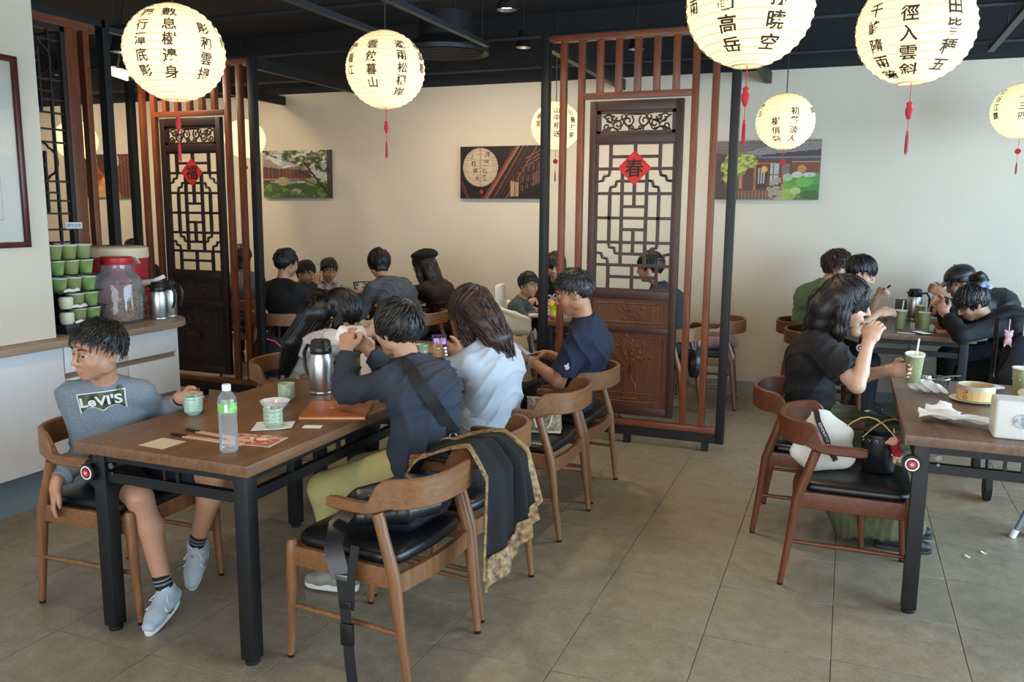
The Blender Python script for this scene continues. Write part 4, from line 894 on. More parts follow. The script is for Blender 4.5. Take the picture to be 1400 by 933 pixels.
        for axn in range(3):
            o1, o2 = [(1, 2), (2, 0), (0, 1)][axn]; e = np.zeros(3, int); e[axn] = 1
            A_ = S[:n[0] - e[0], :n[1] - e[1], :n[2] - e[2]]; B_ = S[e[0]:, e[1]:, e[2]:]; E = np.argwhere(A_ != B_)
            E = E[(E[:, o1] > 0) & (E[:, o2] > 0)]; sg = A_[E[:, 0], E[:, 1], E[:, 2]]
            def cell(d1, d2): G = E.copy(); G[:, o1] -= d1; G[:, o2] -= d2; return idx[G[:, 0], G[:, 1], G[:, 2]]
            q = np.stack([cell(1, 1), cell(0, 1), cell(0, 0), cell(1, 0)], 1); q[~sg] = q[~sg][:, ::-1]; Q.append(q)
        Q = np.concatenate(Q); Q = Q[(Q >= 0).all(1)]
        for _ in range(smooth):
            acc = np.zeros_like(P); c = np.zeros(len(P))
            for i in range(4):
                a, b = Q[:, i], Q[:, (i + 1) % 4]
                for ax_ in range(3): acc[:, ax_] += np.bincount(a, P[b, ax_], len(P)) + np.bincount(b, P[a, ax_], len(P))
                c += np.bincount(a, minlength=len(P)) + np.bincount(b, minlength=len(P))
            P = P * .4 + .6 * acc / np.maximum(c, 1)[:, None]
        if disp is not None:
            fn = np.cross(P[Q[:, 2]] - P[Q[:, 0]], P[Q[:, 3]] - P[Q[:, 1]]); N = np.zeros_like(P)
            for i in range(4):
                for ax_ in range(3): N[:, ax_] += np.bincount(Q[:, i], fn[:, ax_], len(P))
            N /= np.linalg.norm(N, axis=1)[:, None] + 1e-12; P = P + N * disp(P)[:, None]
        return P, Q
    def build(s, name, m, parent=None, smooth=1, disp=None, colfn=None, origin=None):
        P, Q = s.mesh(smooth, disp); me = bpy.data.meshes.new(name)
        o_ = np.zeros(3) if origin is None else np.asarray(origin, float)
        me.vertices.add(len(P)); me.vertices.foreach_set('co', (P - o_).astype(np.float32).ravel()); me.loops.add(len(Q) * 4); me.polygons.add(len(Q))
        me.loops.foreach_set('vertex_index', Q.astype(np.int32).ravel()); me.polygons.foreach_set('loop_start', np.arange(0, len(Q) * 4, 4, dtype=np.int32)); me.polygons.foreach_set('loop_total', np.full(len(Q), 4, np.int32))
        me.update(calc_edges=True); me.validate(); me.polygons.foreach_set('use_smooth', [True] * len(me.polygons))
        if colfn is not None:
            c = np.ones((len(P), 4), np.float32); c[:, :3] = colfn(P); ca = me.color_attributes.new('Col', 'FLOAT_COLOR', 'POINT'); ca.data.foreach_set('color', c.ravel())
        me.materials.append(m); o = link(name, me, parent, None if origin is None else tuple(o_)); o['_np'] = 0; del o['_np']; return o
def folds(amp=.004, freq=24, seed=0, dirv=None):
    r = np.random.RandomState(seed); D = [nrm(r.randn(3)) for _ in range(6)] ; ph = r.rand(6) * 6
    if dirv is not None: D[0] = nrm(dirv)
    def f(P):
        a = freq * 2.6 * (P @ D[0]) + 2.4 * np.sin(9 * P @ D[2] + ph[2]) + 1.3 * np.sin(21 * P @ D[3] + ph[3]) + ph[0]; b = freq * 2.0 * (P @ D[1]) + 2.0 * np.sin(11 * P @ D[3] + ph[4]) + 1.2 * np.sin(19 * P @ D[5] + ph[5]) + ph[1]
        g = np.clip(.55 + .8 * np.sin(8 * P @ D[4] + ph[4]), 0, 1); h = np.clip(.5 + .8 * np.sin(7 * P @ D[5] + ph[5]), 0, 1)
        return amp * (1.5 * (1 - np.abs(np.sin(a))) ** 2 * g + 1.2 * (1 - np.abs(np.sin(b))) ** 2 * h - .55)
    return f

# ================================================================== PEOPLE
SKIN = mat('skin', '#c99b7f', .5, attr='Col', noise=.06, nscale=60, bump=.04, bscale=500)
SKIN.node_tree.nodes['Principled BSDF'].inputs['Subsurface Weight'].default_value = .06
SKIN.node_tree.nodes['Principled BSDF'].inputs['Subsurface Radius'].default_value = (.012, .005, .003)
EYEW = mat('eye_white', '#b9aea6', .35); EYED = mat('eye_dark', '#140c08', .15)
def hairmat(col): return mat('hair_' + col.strip('#'), col, .38, noise=.45, nscale=6, stretch=(26, 26, 3), bump=.55, bscale=10, detail=6)
def ik(a, b, l1, l2, hint):
    a = np.asarray(a, float); b = np.asarray(b, float); d = b - a; L = np.linalg.norm(d); u = d / L; L = min(L, (l1 + l2) * .995); b = a + u * L
    x = (l1 * l1 - l2 * l2 + L * L) / (2 * L); y = math.sqrt(max(0, l1 * l1 - x * x)); h = np.asarray(hint, float); h = h - u * (h @ u); h = nrm(h); return a + u * x + h * y, b
def rotv(v, ax, a): ax = nrm(ax); v = np.asarray(v, float); return v * math.cos(a) + np.cross(ax, v) * math.sin(a) + ax * (ax @ v) * (1 - math.cos(a))
def add_hand(S, wrist, d, n, right, s=1.0, curl=(.5, .6, .4), spread=.10, thumb=.5):
    d = nrm(d); n = np.asarray(n, float); n = nrm(n - d * (n @ d)); sd = np.cross(d, n) * (1 if right else -1)   # thumb side
    w = np.asarray(wrist, float); kn = w + d * .082 * s
    S.cone(w - d * .012, w + d * .03 * s, .023 * s, .026 * s, .012, side=sd, ratio=.8)
    S.cone(w + d * .028 * s, kn - d * .01, .0165 * s, .0145 * s, .012, side=sd, ratio=.42)
    for i, (off, L, r) in enumerate(((.030, .072, .0088), (.0105, .080, .0092), (-.0095, .074, .0088), (-.028, .058, .0078))):
        b = kn + sd * off * s - d * abs(off) * .12; dd = nrm(d + sd * (off * spread * 25 * .5)); ax = np.cross(dd, n); pts = [b - dd * .018 * s, b]; dirv = dd; p = b
        for j, fr in enumerate((.46, .30, .24)):
            dirv = rotv(dirv, ax, curl[j] * (1 + .08 * i)); p = p + dirv * L * fr * s; pts.append(p)
        S.path(pts, [r * s, r * s, r * .95 * s, r * .88 * s, r * .72 * s], .004)
    b = w + d * .022 * s + sd * .024 * s; d1 = nrm(d * .62 + sd * .72 + n * thumb * .7); d2 = nrm(d * .85 + sd * .25 + n * thumb); d3 = nrm(d * .9 - sd * .1 + n * thumb * 1.2)
    S.path([b - d1 * .01, b + d1 * .038 * s, b + d1 * .038 * s + d2 * .03 * s, b + d1 * .038 * s + d2 * .03 * s + d3 * .024 * s], [.014 * s, .0115 * s, .0098 * s, .0075 * s], .008)
    return kn
def head_axes(yaw, pitch, roll):
    f = np.array([math.cos(yaw) * math.cos(pitch), math.sin(yaw) * math.cos(pitch), math.sin(pitch)]); r = np.array([math.sin(yaw), -math.cos(yaw), 0.]); u = np.cross(r, f)
    r2 = r * math.cos(roll) + u * math.sin(roll); u2 = np.cross(r2, f); return np.stack([r2, f, u2])
def shoe(parent, ankle, toe_dir, s, col, sole='#e8e6e2', detail=False, pitch=0.0):
    f = nrm([toe_dir[0], toe_dir[1], 0]); f3 = nrm([f[0] * math.cos(pitch), f[1] * math.cos(pitch), math.sin(pitch)]); r = np.array([f[1], -f[0], 0]); u = np.cross(r, f3); a = np.asarray(ankle, float) - u * .075 * s
    P = lambda x, y, z: a + f3 * x * s + r * y * s + u * z * s
    S = Soft(.006 if detail else .010); S.path([P(-.045, 0, .03), P(.03, 0, .03), P(.11, 0, .022), P(.165, 0, .014)], [.034 * s, .036 * s, .034 * s, .026 * s], .02, side=r, ratio=.82)
    S.cone(P(-.02, 0, .03), P(-.012, 0, .098), .040 * s, .039 * s, .02, flat=True); S.cone(P(.0, 0, .075), P(.085, 0, .035), .036 * s, .032 * s, .02)
    sh = S.build('shoe', mat('shoe_' + col, col, .55, noise=.15, nscale=25), parent)
    so = MB(); out = []
    for i in range(28):
        t = 2 * PI * i / 28; x = .06 + .132 * math.cos(t); y = (.043 - .006 * math.cos(t) + .006 * math.cos(2 * t)) * math.sin(t); out.append((x, y))
    k = len(out)
    so.add([tuple(P(x * q, y * q, z)) for z, q in ((-.022, .97), (-.014, 1.0), (.006, 1.0), (.010, .97)) for x, y in out], [(j * k + i, j * k + (i + 1) % k, (j + 1) * k + (i + 1) % k, (j + 1) * k + i) for j in range(3) for i in range(k)] + [tuple(range(k - 1, -1, -1)), tuple(range(3 * k, 4 * k))])
    so.build('sole', mat('sole_' + sole, sole, .6), sh)
    if detail:
        m = MB()
        for i in range(4):
            x = .035 + .024 * i; z = .066 - .008 * i; z += .008; m.tube([P(x, -.026, z - .012), P(x + .006, 0, z + .004), P(x, .026, z - .012)], .0035 * s, 6); m.tube([P(x, -.022, z - .008), P(x + .022, .02, z - .010)], .003 * s, 6)
        for q in (-1, 1): m.tube([P(.03, 0, .072), P(.04, q * .03, .082), P(.065, q * .045, .07), P(.05, q * .03, .064), P(.03, 0, .07)], .003 * s, 6); m.tube([P(.03, 0, .072), P(.07, q * .02, .065), P(.09, q * .05, .04)], .003 * s, 6)
        m.build('lace', mat('lace_white', '#e3e5e6', .8), sh)
        m = MB()
        for q in (-1, 1):   # curved side mark
            up_ = [P(x, q * (.0395 - .02 * max(0, x - .06)), z) for x, z in ((.085, .020), (.06, .012), (.03, .014), (.0, .026), (-.025, .042))]; lo_ = [P(x, q * (.0405 - .02 * max(0, x - .06)), z) for x, z in ((.085, .020), (.062, .004), (.035, .004), (.005, .018), (-.025, .042))]
            off = [r * q * .004] * 5; n_ = 5; m.add([tuple(v + o) for v, o in zip(up_ + lo_, off + off)], [(i, i + 1, n_ + i + 1, n_ + i) for i in range(4)])
        m.build('side_mark', mat('shoe_mark', '#15171f', .6), sh)
        T = Soft(.006); T.cone(P(.0, 0, .075), P(.012, 0, .115), .026 * s, .024 * s, .005, side=r, ratio=.8, flat=True); T.build('tongue', mat('shoe_tongue', '#a8c3d2', .7), sh)
    return sh
def person(label, P, H, yaw, head, sc=1.0, hs=1.0, arms=None, legs=None, lr=1.0, ll=1.0, skin='#c99b7f', hair=None, top=None, bottom=None, shoes=None, res=.008, group=None, bulge=.05, shyaw=None, glasses=False, name='person'):
    """P pelvis centre, H head centre, yaw facing, head=(yaw,pitch,roll). arms: {'L':dict,'R':dict}; legs: {'L':(ankle,hint,toe),'R':..}"""
    P = np.asarray(P, float); H = np.asarray(H, float); up = np.array([0, 0, 1.]); f = np.array([math.cos(yaw), math.sin(yaw), 0]); r = np.array([math.sin(yaw), -math.cos(yaw), 0])
    sy = yaw if shyaw is None else shyaw; rs = np.array([math.sin(sy), -math.cos(sy), 0]); fs = np.array([math.cos(sy), math.sin(sy), 0])
    A = head_axes(*head); s = sc
    root = thing(name, label, 'person', (P[0], P[1], 0), 0, group); M0 = Matrix.Translation((-P[0], -P[1], 0))
    hl = lambda x, y, z: H + (A[0] * x + A[1] * y + A[2] * z) * hs
    hf = nrm([A[1][0], A[1][1], 0]); Nb = H - up * .150 * hs - hf * .03 - f * .03 + (P - H) * [.04, .04, 0]
    sp = nrm(Nb - P); bk = -f + sp * (f @ sp); bk = nrm(bk)
    W = P + (Nb - P) * .34 + bk * bulge * .7 * s; Ch = P + (Nb - P) * .70 + bk * bulge * s
    shd = nrm(Nb - Ch)
    rs = nrm(rs - shd * (rs @ shd) * .3)
    Sh = {q: Nb - shd * .072 * s + rs * sg * .152 * s + fs * .005 for q, sg in (('R', 1), ('L', -1))}
    Hp = {q: P + r * sg * .085 * s - up * .005 for q, sg in (('R', 1), ('L', -1))}
    B = Soft(res)
    # torso
    B.cone(P + up * .012 * s, W, .105 * s, .092 * s, .03, side=r, ratio=.74); B.cone(W, Ch, .092 * s, .105 * s, .03, side=nrm(r + rs), ratio=.72); B.cone(Ch, Nb - shd * .06 * s, .105 * s, .07 * s, .03, side=rs, ratio=.62)
    B.cone(Nb - shd * .05, hl(0, -.022, -.055), .052 * s ** .5, .050 * hs, .025)
    for q in 'RL': B.cone(Nb - shd * .03 * s, Sh[q], .048 * s, .046 * s, .03)
    arm = {}
    for q, sg in (('R', 1), ('L', -1)):
        a = (arms or {}).get(q) or dict(w=Sh[q] + f * .28 * s - up * .26 * s - rs * sg * .05, d=f, n=-up)
        hint = a.get('hint', -up * .8 - f * .3 + rs * sg * .5); E, Wr = ik(Sh[q], a['w'], .265 * s, .235 * s, hint); arm[q] = (Sh[q], E, Wr)
        B.path([Sh[q], E], [.044 * s, .036 * s], .02); m_ = E + (Wr - E) * .3; B.path([E, m_, Wr], [.036 * s, .037 * s, .0245 * s], .015)
        dv = a.get('d'); dv = nrm(Wr - E) if dv is None else np.asarray(dv, float)
        add_hand(B, Wr, dv, a.get('n', -up), q == 'R', s ** .7, a.get('curl', (.4, .5, .35)), thumb=a.get('thumb', .45))
    leg = {}
    for q, sg in (('R', 1), ('L', -1)):
        l = (legs or {}).get(q) or (Hp[q] + f * .40 * s + np.array([0, 0, .09 - Hp[q][2]]), f + up * .6, f)
        K, An = ik(Hp[q], l[0], .40 * s * ll, .39 * s * ll, l[1]); leg[q] = (Hp[q], K, An, l[2])
        B.path([Hp[q], Hp[q] + (K - Hp[q]) * .5, K], [.080 * s * lr, .070 * s * lr, .052 * s * lr], .03); c_ = K + (An - K) * .32 - nrm(l[2]) * .012; B.path([K, c_, An], [.050 * s * lr, .052 * s * lr, .034 * s], .02)
        B.cone(An, An + nrm([l[2][0], l[2][1], -1.1]) * .05 * s, .028 * s, .020 * s, .02)
    # head
    def E_(c, rr, k=.012, op='u', ax=A): B.ell(hl(*c), np.array(rr) * hs, ax, k, op)
    E_((0, -.012, .030), (.074, .093, .086)); E_((0, .026, -.042), (.057, .064, .070), .02); E_((0, .058, -.094), (.024, .022, .020), .02)
    for q in (-1, 1):
        E_((q * .036, .056, -.030), (.028, .026, .028), .02); E_((q * .058, -.004, -.055), (.014, .03, .03), .025)
        B.ell(hl(q * .030, .100, .001), np.array((.0130, .0150, .0085)) * hs, A, .008, 's')
        tilt = np.stack([A[0] * .93 + A[1] * .3 * -q * 1.0, A[1], A[2]]); B.ell(hl(q * .077, -.012, -.012), np.array((.0085, .019, .031)) * hs, A, .004); B.ell(hl(q * .087, -.006, -.008), np.array((.006, .010, .016)) * hs, A, .004, 's')
        B.cone(hl(q * .006, .094, .026), hl(q * .048, .078, .024), .0085 * hs, .007 * hs, .010)
        B.cone(hl(q * .0105, .095, -.036), hl(q * .0105, .094, -.037), .0085 * hs, .0085 * hs, .006)
    for q in (-1, 1): B.path([hl(q * .018, .0835, .005), hl(q * .031, .0875, .0085), hl(q * .0445, .0795, .004)], [.0035 * hs, .0052 * hs, .0035 * hs], .004); B.path([hl(q * .018, .0825, -.004), hl(q * .031, .0855, -.0085), hl(q * .0445, .0785, -.004)], [.003 * hs, .0042 * hs, .003 * hs], .004)
    B.cone(hl(0, .090, .012), hl(0, .111, -.033), .0075 * hs, .0105 * hs, .008)
    B.path([hl(-.021, .078, -.068), hl(0, .0905, -.064), hl(.021, .078, -.068)], [.004 * hs, .0068 * hs, .004 * hs], .004); B.path([hl(-.018, .077, -.071), hl(0, .0885, -.0755), hl(.018, .077, -.071)], [.004 * hs, .0072 * hs, .004 * hs], .004)
    base = np.array(lin(skin)); lip = base * np.array([.92, .60, .58])
    def colfn(Pt):
        q = (Pt - H) @ A.T / hs; c = np.tile(base, (len(Pt), 1)); m = np.clip(1.4 - np.sqrt(((q[:, 0]) / .022) ** 2 + ((q[:, 2] + .070) / .012) ** 2 + ((q[:, 1] - .085) / .02) ** 2), 0, 1)[:, None]; c = c * (1 - m) + lip * m
        ch = np.clip(1 - np.sqrt(((np.abs(q[:, 0]) - .04) / .025) ** 2 + ((q[:, 2] + .03) / .025) ** 2 + ((q[:, 1] - .07) / .04) ** 2), 0, 1)[:, None] * .35; return c * (1 - ch * np.array([0, .25, .25]))
    body = B.build('body', SKIN, root, 1, None, colfn)
    for q in (-1, 1):
        c = Vector(hl(q * .0285, .0745, .001)); rr = .0115 * hs; e = MB().ball(c, rr, 12); eo = e.build('eye', EYEW, root)
        dvec = Vector(A[1] * 1.0 - A[2] * .12).normalized(); ir = MB(); ir.cyl(c + dvec * rr * .80, c + dvec * rr * 1.02, .0068 * hs, .0052 * hs, 14); ir.build('iris', EYED, eo)
    # clothing
    kids = []
    T = top or {}
    if top:
        e = T.get('e', .013); G = Soft(T.get('res', .0085 if res < .007 else .0115)); hem = T.get('hem', -.005)
        lowp = P - up * hem * s
        G.cone(lowp - sp * .0, P + sp * .02, .108 * s + e * 1.3, .105 * s + e * 1.2, .03, side=r, ratio=.72); G.cone(P, W, .105 * s + e * 1.2, .094 * s + e * 1.2, .03, side=r, ratio=.73); G.cone(W, Ch, .094 * s + e * 1.2, .105 * s + e, .03, side=nrm(r + rs), ratio=.70); G.cone(Ch, Nb - shd * .06 * s, .105 * s + e, .070 * s + e, .03, side=rs, ratio=.62)
        G.cone(Nb - shd * .06, Nb + shd * T.get('collar', .012), .062 * s + e, .052 * s ** .5 + e * .55, .02, flat=True)
        for q in 'RL':
            G.cone(Nb - shd * .035 * s, Sh[q], .050 * s + e * .6, .050 * s + e * .8, .03)
            a, b, c = arm[q]; sl = T.get('sleeve', 1.9); ee = T.get('ae', e)
            if sl <= 1: G.cone(a, a + (b - a) * sl, .046 * s + ee, .044 * s + ee * 1.25, .02, flat=True)
            else:
                G.cone(a, b, .046 * s + ee, .039 * s + ee, .02); G.cone(b, b + (c - b) * (sl - 1) * .6, .039 * s + ee, .036 * s + ee, .02); G.cone(b + (c - b) * (sl - 1) * .6, b + (c - b) * (sl - 1), .036 * s + ee, .029 * s + ee * .8, .015, flat=True)
        if T.get('hood'): G.path([Nb + rs * .07 - fs * .035, Nb - fs * .095 - up * .03, Nb - rs * .07 - fs * .035], [.022, .034, .022], .03); G.path([Nb - fs * .08 - up * .03, Nb - fs * .11 - up * .10], [.05, .03], .03, side=rs, ratio=.55)
        if T.get('extra'): T['extra'](G, dict(P=P, W=W, Ch=Ch, Nb=Nb, f=f, r=r, up=up, arm=arm, s=s))
        kids.append(G.build(T.get('name', 'shirt'), T['mat'], root, 1, folds(T.get('fold', .004), T.get('freq', 22), hsh(label) % 1000)))
    if T.get('band'):
        G = Soft(.008); b0 = P + sp * .035; e = T.get('e', .013) * 1.25 + .004; G.cone(b0 - sp * .0 , b0 + sp * .04, .106 * s + e, .104 * s + e, .005, side=r, ratio=.73, flat=True); G.cone(b0 + sp * .03, b0 - sp * .045, .106 * s + e, .106 * s + e, .005, side=r, ratio=.73, flat=True)
        G.build('hem_band', T['mat'], root, 1)
    if bottom:
        e = bottom.get('e', .012); G = Soft(max(res, .0125)); fr = bottom.get('len', 1.9)
        G.cone(P + up * .005 * s, P + sp * .03, .106 * s + e * .4, .10 * s + e * .3, .03, side=r, ratio=.74)
        for q in 'RL':
            a, b, c, td = leg[q]
            if fr <= 1: G.cone(a, a + (b - a) * fr, .084 * s + e, .066 * s + e * 1.3, .03, flat=True)
            else: G.path([a, b], [.082 * s + e, .054 * s + e], .03); G.cone(b, b + (c - b) * (fr - 1), .054 * s + e, (bottom.get('cuff', .040)) * s + e, .02, flat=True)
        if bottom.get('skirt'):
            k0 = (leg['R'][1] + leg['L'][1]) / 2; fl_ = (leg['R'][2] + leg['L'][2]) / 2; G.cone(P, k0, .12 * s, .12 * s, .05, side=r, ratio=.62); G.cone(k0, fl_ - up * .03, .12 * s, .16 * s, .05, side=r, ratio=.75, flat=True); G.cone(P - up * .02, fl_ - f * .12 - up * .03, .11 * s, .15 * s, .06, side=r, ratio=.75, flat=True)
        kids.append(G.build(bottom.get('name', 'trousers'), bottom['mat'], root, 1, folds(bottom.get('fold', .003), bottom.get('freq', 18), (hsh(label) + 5) % 1000)))
    if shoes:
        for q in 'RL': shoe(root, leg[q][2], leg[q][3], s, shoes.get('col', '#2a2a2c'), shoes.get('sole', '#d8d6d2'), shoes.get('detail', False), shoes.get('pitch', {}).get(q, 0))
    if shoes and shoes.get('sock'):
        for q in 'RL':
            a, b, c, td = leg[q]; G = Soft(.006); u_ = nrm(b - c); G.cone(c - u_ * .03, c + u_ * .085 * s, .036 * s, .040 * s, .01, flat=True); sk = G.build('sock', mat('black_sock', '#16171a', .8), root)
            for j in range(2):
                z = c + u_ * (.045 + .018 * j) * s; m = MB(); m.m = Matrix.Translation(z) @ Vector(u_).to_track_quat('Z', 'Y').to_matrix().to_4x4(); m.lathe([(.0405 * s, -.003), (.0415 * s, 0), (.0405 * s, .003)], 20, cap=False); m.build('sock_stripe', mat('sock_grey', '#7d8488', .8), sk)
    # hair
    if hair:
        hm = hairmat(hair.get('col', '#17110e')); G = Soft(hair.get('res', .007)); th = hair.get('th', .014); sl = hair.get('slope', .62); z0 = hair.get('z0', -.012)
        n_ = nrm([0, -sl, 1.]); G.ell(hl(0, -.014, .031), np.array((.074 + th, .093 + th, .086 + th)) * hs, A, .01, cut=[(n_, (z0 + sl * .014 - .031) / math.sqrt(1 + sl * sl) * hs)])
        if hair.get('nape', 0): G.cone(hl(0, -.055, .0), hl(0, -.06, -hair['nape']), .058 * hs, .045 * hs, .02, side=A[0], ratio=.85, flat=True)
        for pts, rr, kw in hair.get('paths', []): G.path([hl(*p) if len(p) == 3 else np.asarray(p[:3]) for p in pts], [x * hs for x in rr], .02, **({} if not kw else {'side': {'r': A[0], 'f': A[1]}[kw[0]], 'ratio': kw[1]}))
        P_, Q_ = G.mesh(1); mb = MB(); mb.v = [tuple(x) for x in P_]; mb.f = [tuple(x) for x in Q_]; mb.mi = [0] * len(mb.f)
        rr_ = random.Random(hsh(label) % 999); wh = nrm([.15, -.55, .85]); nl = hair.get('locks', 150); ln = hair.get('len', .05); lift = hair.get('lift', .10); tf = th * (1.03 if lift < .06 else .75); R3 = np.array((.074 + tf, .093 + tf, .086 + tf))
        done = 0
        while done < nl:
            v = nrm([rr_.gauss(0, 1), rr_.gauss(0, 1), rr_.gauss(0, 1)])
            if v @ n_ * .09 < (z0 + .0) * .8 - .005: continue
            done += 1; axr = np.cross(wh, v); axr = nrm(axr) if np.linalg.norm(axr) > 1e-3 else np.array([1., 0, 0]); pts = []; L = ln * rr_.uniform(.7, 1.25); m = 5; jit = rr_.uniform(-.35, .35)
            axr = nrm(rotv(axr, v, jit)); curl = hair.get('curl', 0)
            for j in range(m + 1):
                a = L / .09 * j / m; q = rotv(v, axr, a) if hair.get('flow', 1) else v; c_ = q * R3 * (1 + lift * (j / m) ** 1.3 * rr_.uniform(.6, 1.2)) + np.array([0, -.014, .031])
                if curl: c_ = c_ + curl * np.array([math.sin(j * 2.2 + done), math.cos(j * 2.5 + done), math.sin(j * 1.7 + 2 * done)])
                pts.append(Vector(hl(*c_)))
            w0 = hair.get('w', .0075) * hs; mb.tube(pts, [w0 * .9, w0, w0, w0 * .8, w0 * .5, w0 * .12], 5)
        for pts, rr, kw in hair.get('paths', []):
            q = [Vector(hl(*p)) if len(p) == 3 else Vector(p[:3]) for p in pts]
            fine = []; 
            for i in range(len(q) - 1):
                for j in range(4): fine.append((q[i].lerp(q[i + 1], j / 4), rr[i] + (rr[i + 1] - rr[i]) * j / 4))
            fine.append((q[-1], rr[-1]))
            for j in range(hair.get('strands', 26)):
                a = rr_.uniform(0, 2 * PI); ta = []; wv = hair.get('wave', .004); ph = rr_.uniform(0, 6)
                lat = 1.0 / kw[1] if kw else 1.0; sv = Vector({'r': A[0], 'f': A[1]}[kw[0]]) if kw else Vector(A[0])
                for i, (c_, r_) in enumerate(fine):
                    d = (fine[min(i + 1, len(fine) - 1)][0] - fine[max(i - 1, 0)][0]).normalized(); sx = (sv - d * sv.dot(d)).normalized(); sy_ = d.cross(sx); ta.append(c_ + (sx * math.cos(a) * lat + sy_ * math.sin(a)) * (r_ * hs * .98 + .0015) + sx * wv * math.sin(i * 1.1 + ph) + sy_ * wv * math.cos(i * 1.3 + ph))
                ta.append(ta[-1] + (ta[-1] - ta[-2]) * rr_.uniform(.3, 1.6)); k = len(ta); mb.tube(ta, [.004 * hs] * (k - 2) + [.003 * hs, .0008], 5)
        for q in (-1, 1): mb.tube([Vector(hl(q * .014, .0965, .026)), Vector(hl(q * .032, .0935, .031)), Vector(hl(q * .050, .0815, .024))], [.0032, .0036, .0015], 5)
        mb.build('hair', hm, root, sharp=80)
    for ch in root.children: ch.matrix_parent_inverse = Matrix.Identity(4); ch.location = (-P[0], -P[1], 0)
    return root, dict(H=H, A=A, hl=hl, arm=arm, leg=leg, Nb=Nb, Ch=Ch, W=W, P=P, f=f, r=r, fs=fs, rs=rs, Sh=Sh, kids=kids, sp=sp)
def ang(x, y): return math.atan2(y, x)
def cloth(name, col, noise=.12, ns=60, bump=.12, bs=260, col2=None, rough=.85): return mat(name, col, rough, noise=noise, nscale=ns, bump=bump, bscale=bs, col2=col2)
UPV = np.array([0, 0, 1.])
DENIM = cloth('dark_trousers', '#12151a'); NAVYSH = cloth('navy_shorts', '#1d2436'); BLKC = cloth('black_cotton', '#0c0c0e', .1); 
from mathutils.bvhtree import BVHTree
def bvh_of(o):
    me = o.data; return BVHTree.FromPolygons([v.co.copy() for v in me.vertices], [tuple(p.vertices) for p in me.polygons])
def project(bv, pts, d, back=.25, off=.002):
    out = []; d = Vector(d).normalized()
    for p in pts:
        h = bv.ray_cast(Vector(p) - d * back, d); out.append(Vector(h[0]) - d * off if h[0] is not None else Vector(p))
    return out
def on_cloth(bv, name, m, parent, vs, fs, c, ux, uy, d, off=.002, shift=None):
    """lay flat artwork (vs in metres) on a garment by casting along d"""
    c = Vector(c); ux = Vector(ux); uy = Vector(uy); P_ = project(bv, [c + ux * x + uy * y for x, y in vs], d, .25, off); mb = MB(); mb.add(P_, fs); return mb.build(name, m, parent)

# ---- boy in grey sweatshirt
GREYS = cloth('heather_grey_jersey', '#7f8a94', .25, 220, .1, 300, '#667079')
fb_ = nrm([.62, -.78, 0])
root, D = person('boy in grey sweatshirt and navy shorts turned round on his chair', (-2.785, 2.545, .565), (-2.72, 2.42, 1.035), ang(.80, -.60), (ang(-.10, -1), -.06, .10), sc=.86, hs=.95, lr=1.10, ll=1.15, skin='#b98a6d', res=.0065, shyaw=ang(.60, -.80),
    arms={'R': dict(w=(-2.800, 2.262, .535), d=(-.10, -.22, -1), n=(.5, .85, 0), curl=(.12, .25, .2), hint=(-.15, 1, 0), thumb=.2), 'L': dict(w=(-2.556, 2.678, .806), d=(.88, .32, .0), n=(.32, -.9, .0), curl=(.55, .8, .6), hint=(-.3, .6, -.6), thumb=.5)},
    legs={'R': ((-2.385, 2.365, .115), (.55, -.35, .8), (.25, -.97, 0)), 'L': ((-2.50, 2.66, .165), (.95, .0, .28), (.35, -.93, 0))},
    hair=dict(col='#15100d', th=.020, slope=.48, z0=.024, locks=420, len=.05, lift=.16, w=.0048),
    top=dict(mat=GREYS, name='sweatshirt', sleeve=1.93, e=.016, fold=.007, freq=20), bottom=dict(mat=NAVYSH, name='shorts', len=.86, e=.018), shoes=dict(col='#b0bcc3', sole='#dfe2e0', detail=True, sock=True, pitch={'R': -.22, 'L': -.75}))
sw = D['kids'][0]; bv = bvh_of(sw); nd = Vector((.60, -.80, .10)).normalized(); ux = Vector((.80, .60, 0)).normalized(); uy = Vector((-.05, .10, .99)); uy = (uy - ux * uy.dot(ux)).normalized()
ux = (ux + uy * .10).normalized(); uy = (uy - ux * uy.dot(ux)).normalized()
cc = Vector(D['Ch'] * .55 + D['W'] * .45) + Vector((.04, -.06, .075)); d_ = -nd
gx, gy = 26, 12; W_, H_ = .172, .072; vs = []; 
for j in range(gy + 1):
    for i in range(gx + 1):
        u, v = i / gx, j / gy; x = (u - .5) * W_ * (.94 + .06 * v); yb = -.5 * H_ + .018 * (abs(math.sin(PI * 2 * u)) if .02 < u < .98 else 0) * (1 - v) * (1 if u < .5 else .9); y = yb * (1 - v) + .5 * H_ * v if True else 0; vs.append((x, y))
fs_ = [(j * (gx + 1) + i, j * (gx + 1) + i + 1, (j + 1) * (gx + 1) + i + 1, (j + 1) * (gx + 1) + i) for j in range(gy) for i in range(gx)]
CAMO = mat('camouflage_print', '#1c271e', .8, noise=.5, nscale=30, col2='#5e6b4a', detail=1)
on_cloth(bv, 'print_border', mat('print_white', '#d7dad6', .8), sw, [(x * 1.06, y * 1.12) for x, y in vs], fs_, cc, ux, uy, d_, .0022); on_cloth(bv, 'printed_patch', CAMO, sw, vs, fs_, cc, ux, uy, d_, .0034)
gv, gf = glyph('LeVI\'S', .030); gv = gv * np.array([1.25, 1.0]); 
on_cloth(bv, 'printed_lettering', mat('print_white', '#d7dad6', .8), sw, [(x * .052 - .002, y * .052 + .004) for x, y in gv], gf, cc, ux, uy, d_, .008)
gv, gf = glyph('®', .0); on_cloth(bv, 'printed_mark', INK, sw, [(x * .030 + .070, y * .030 + .046) for x, y in gv], gf, cc, ux, uy, d_, .005)
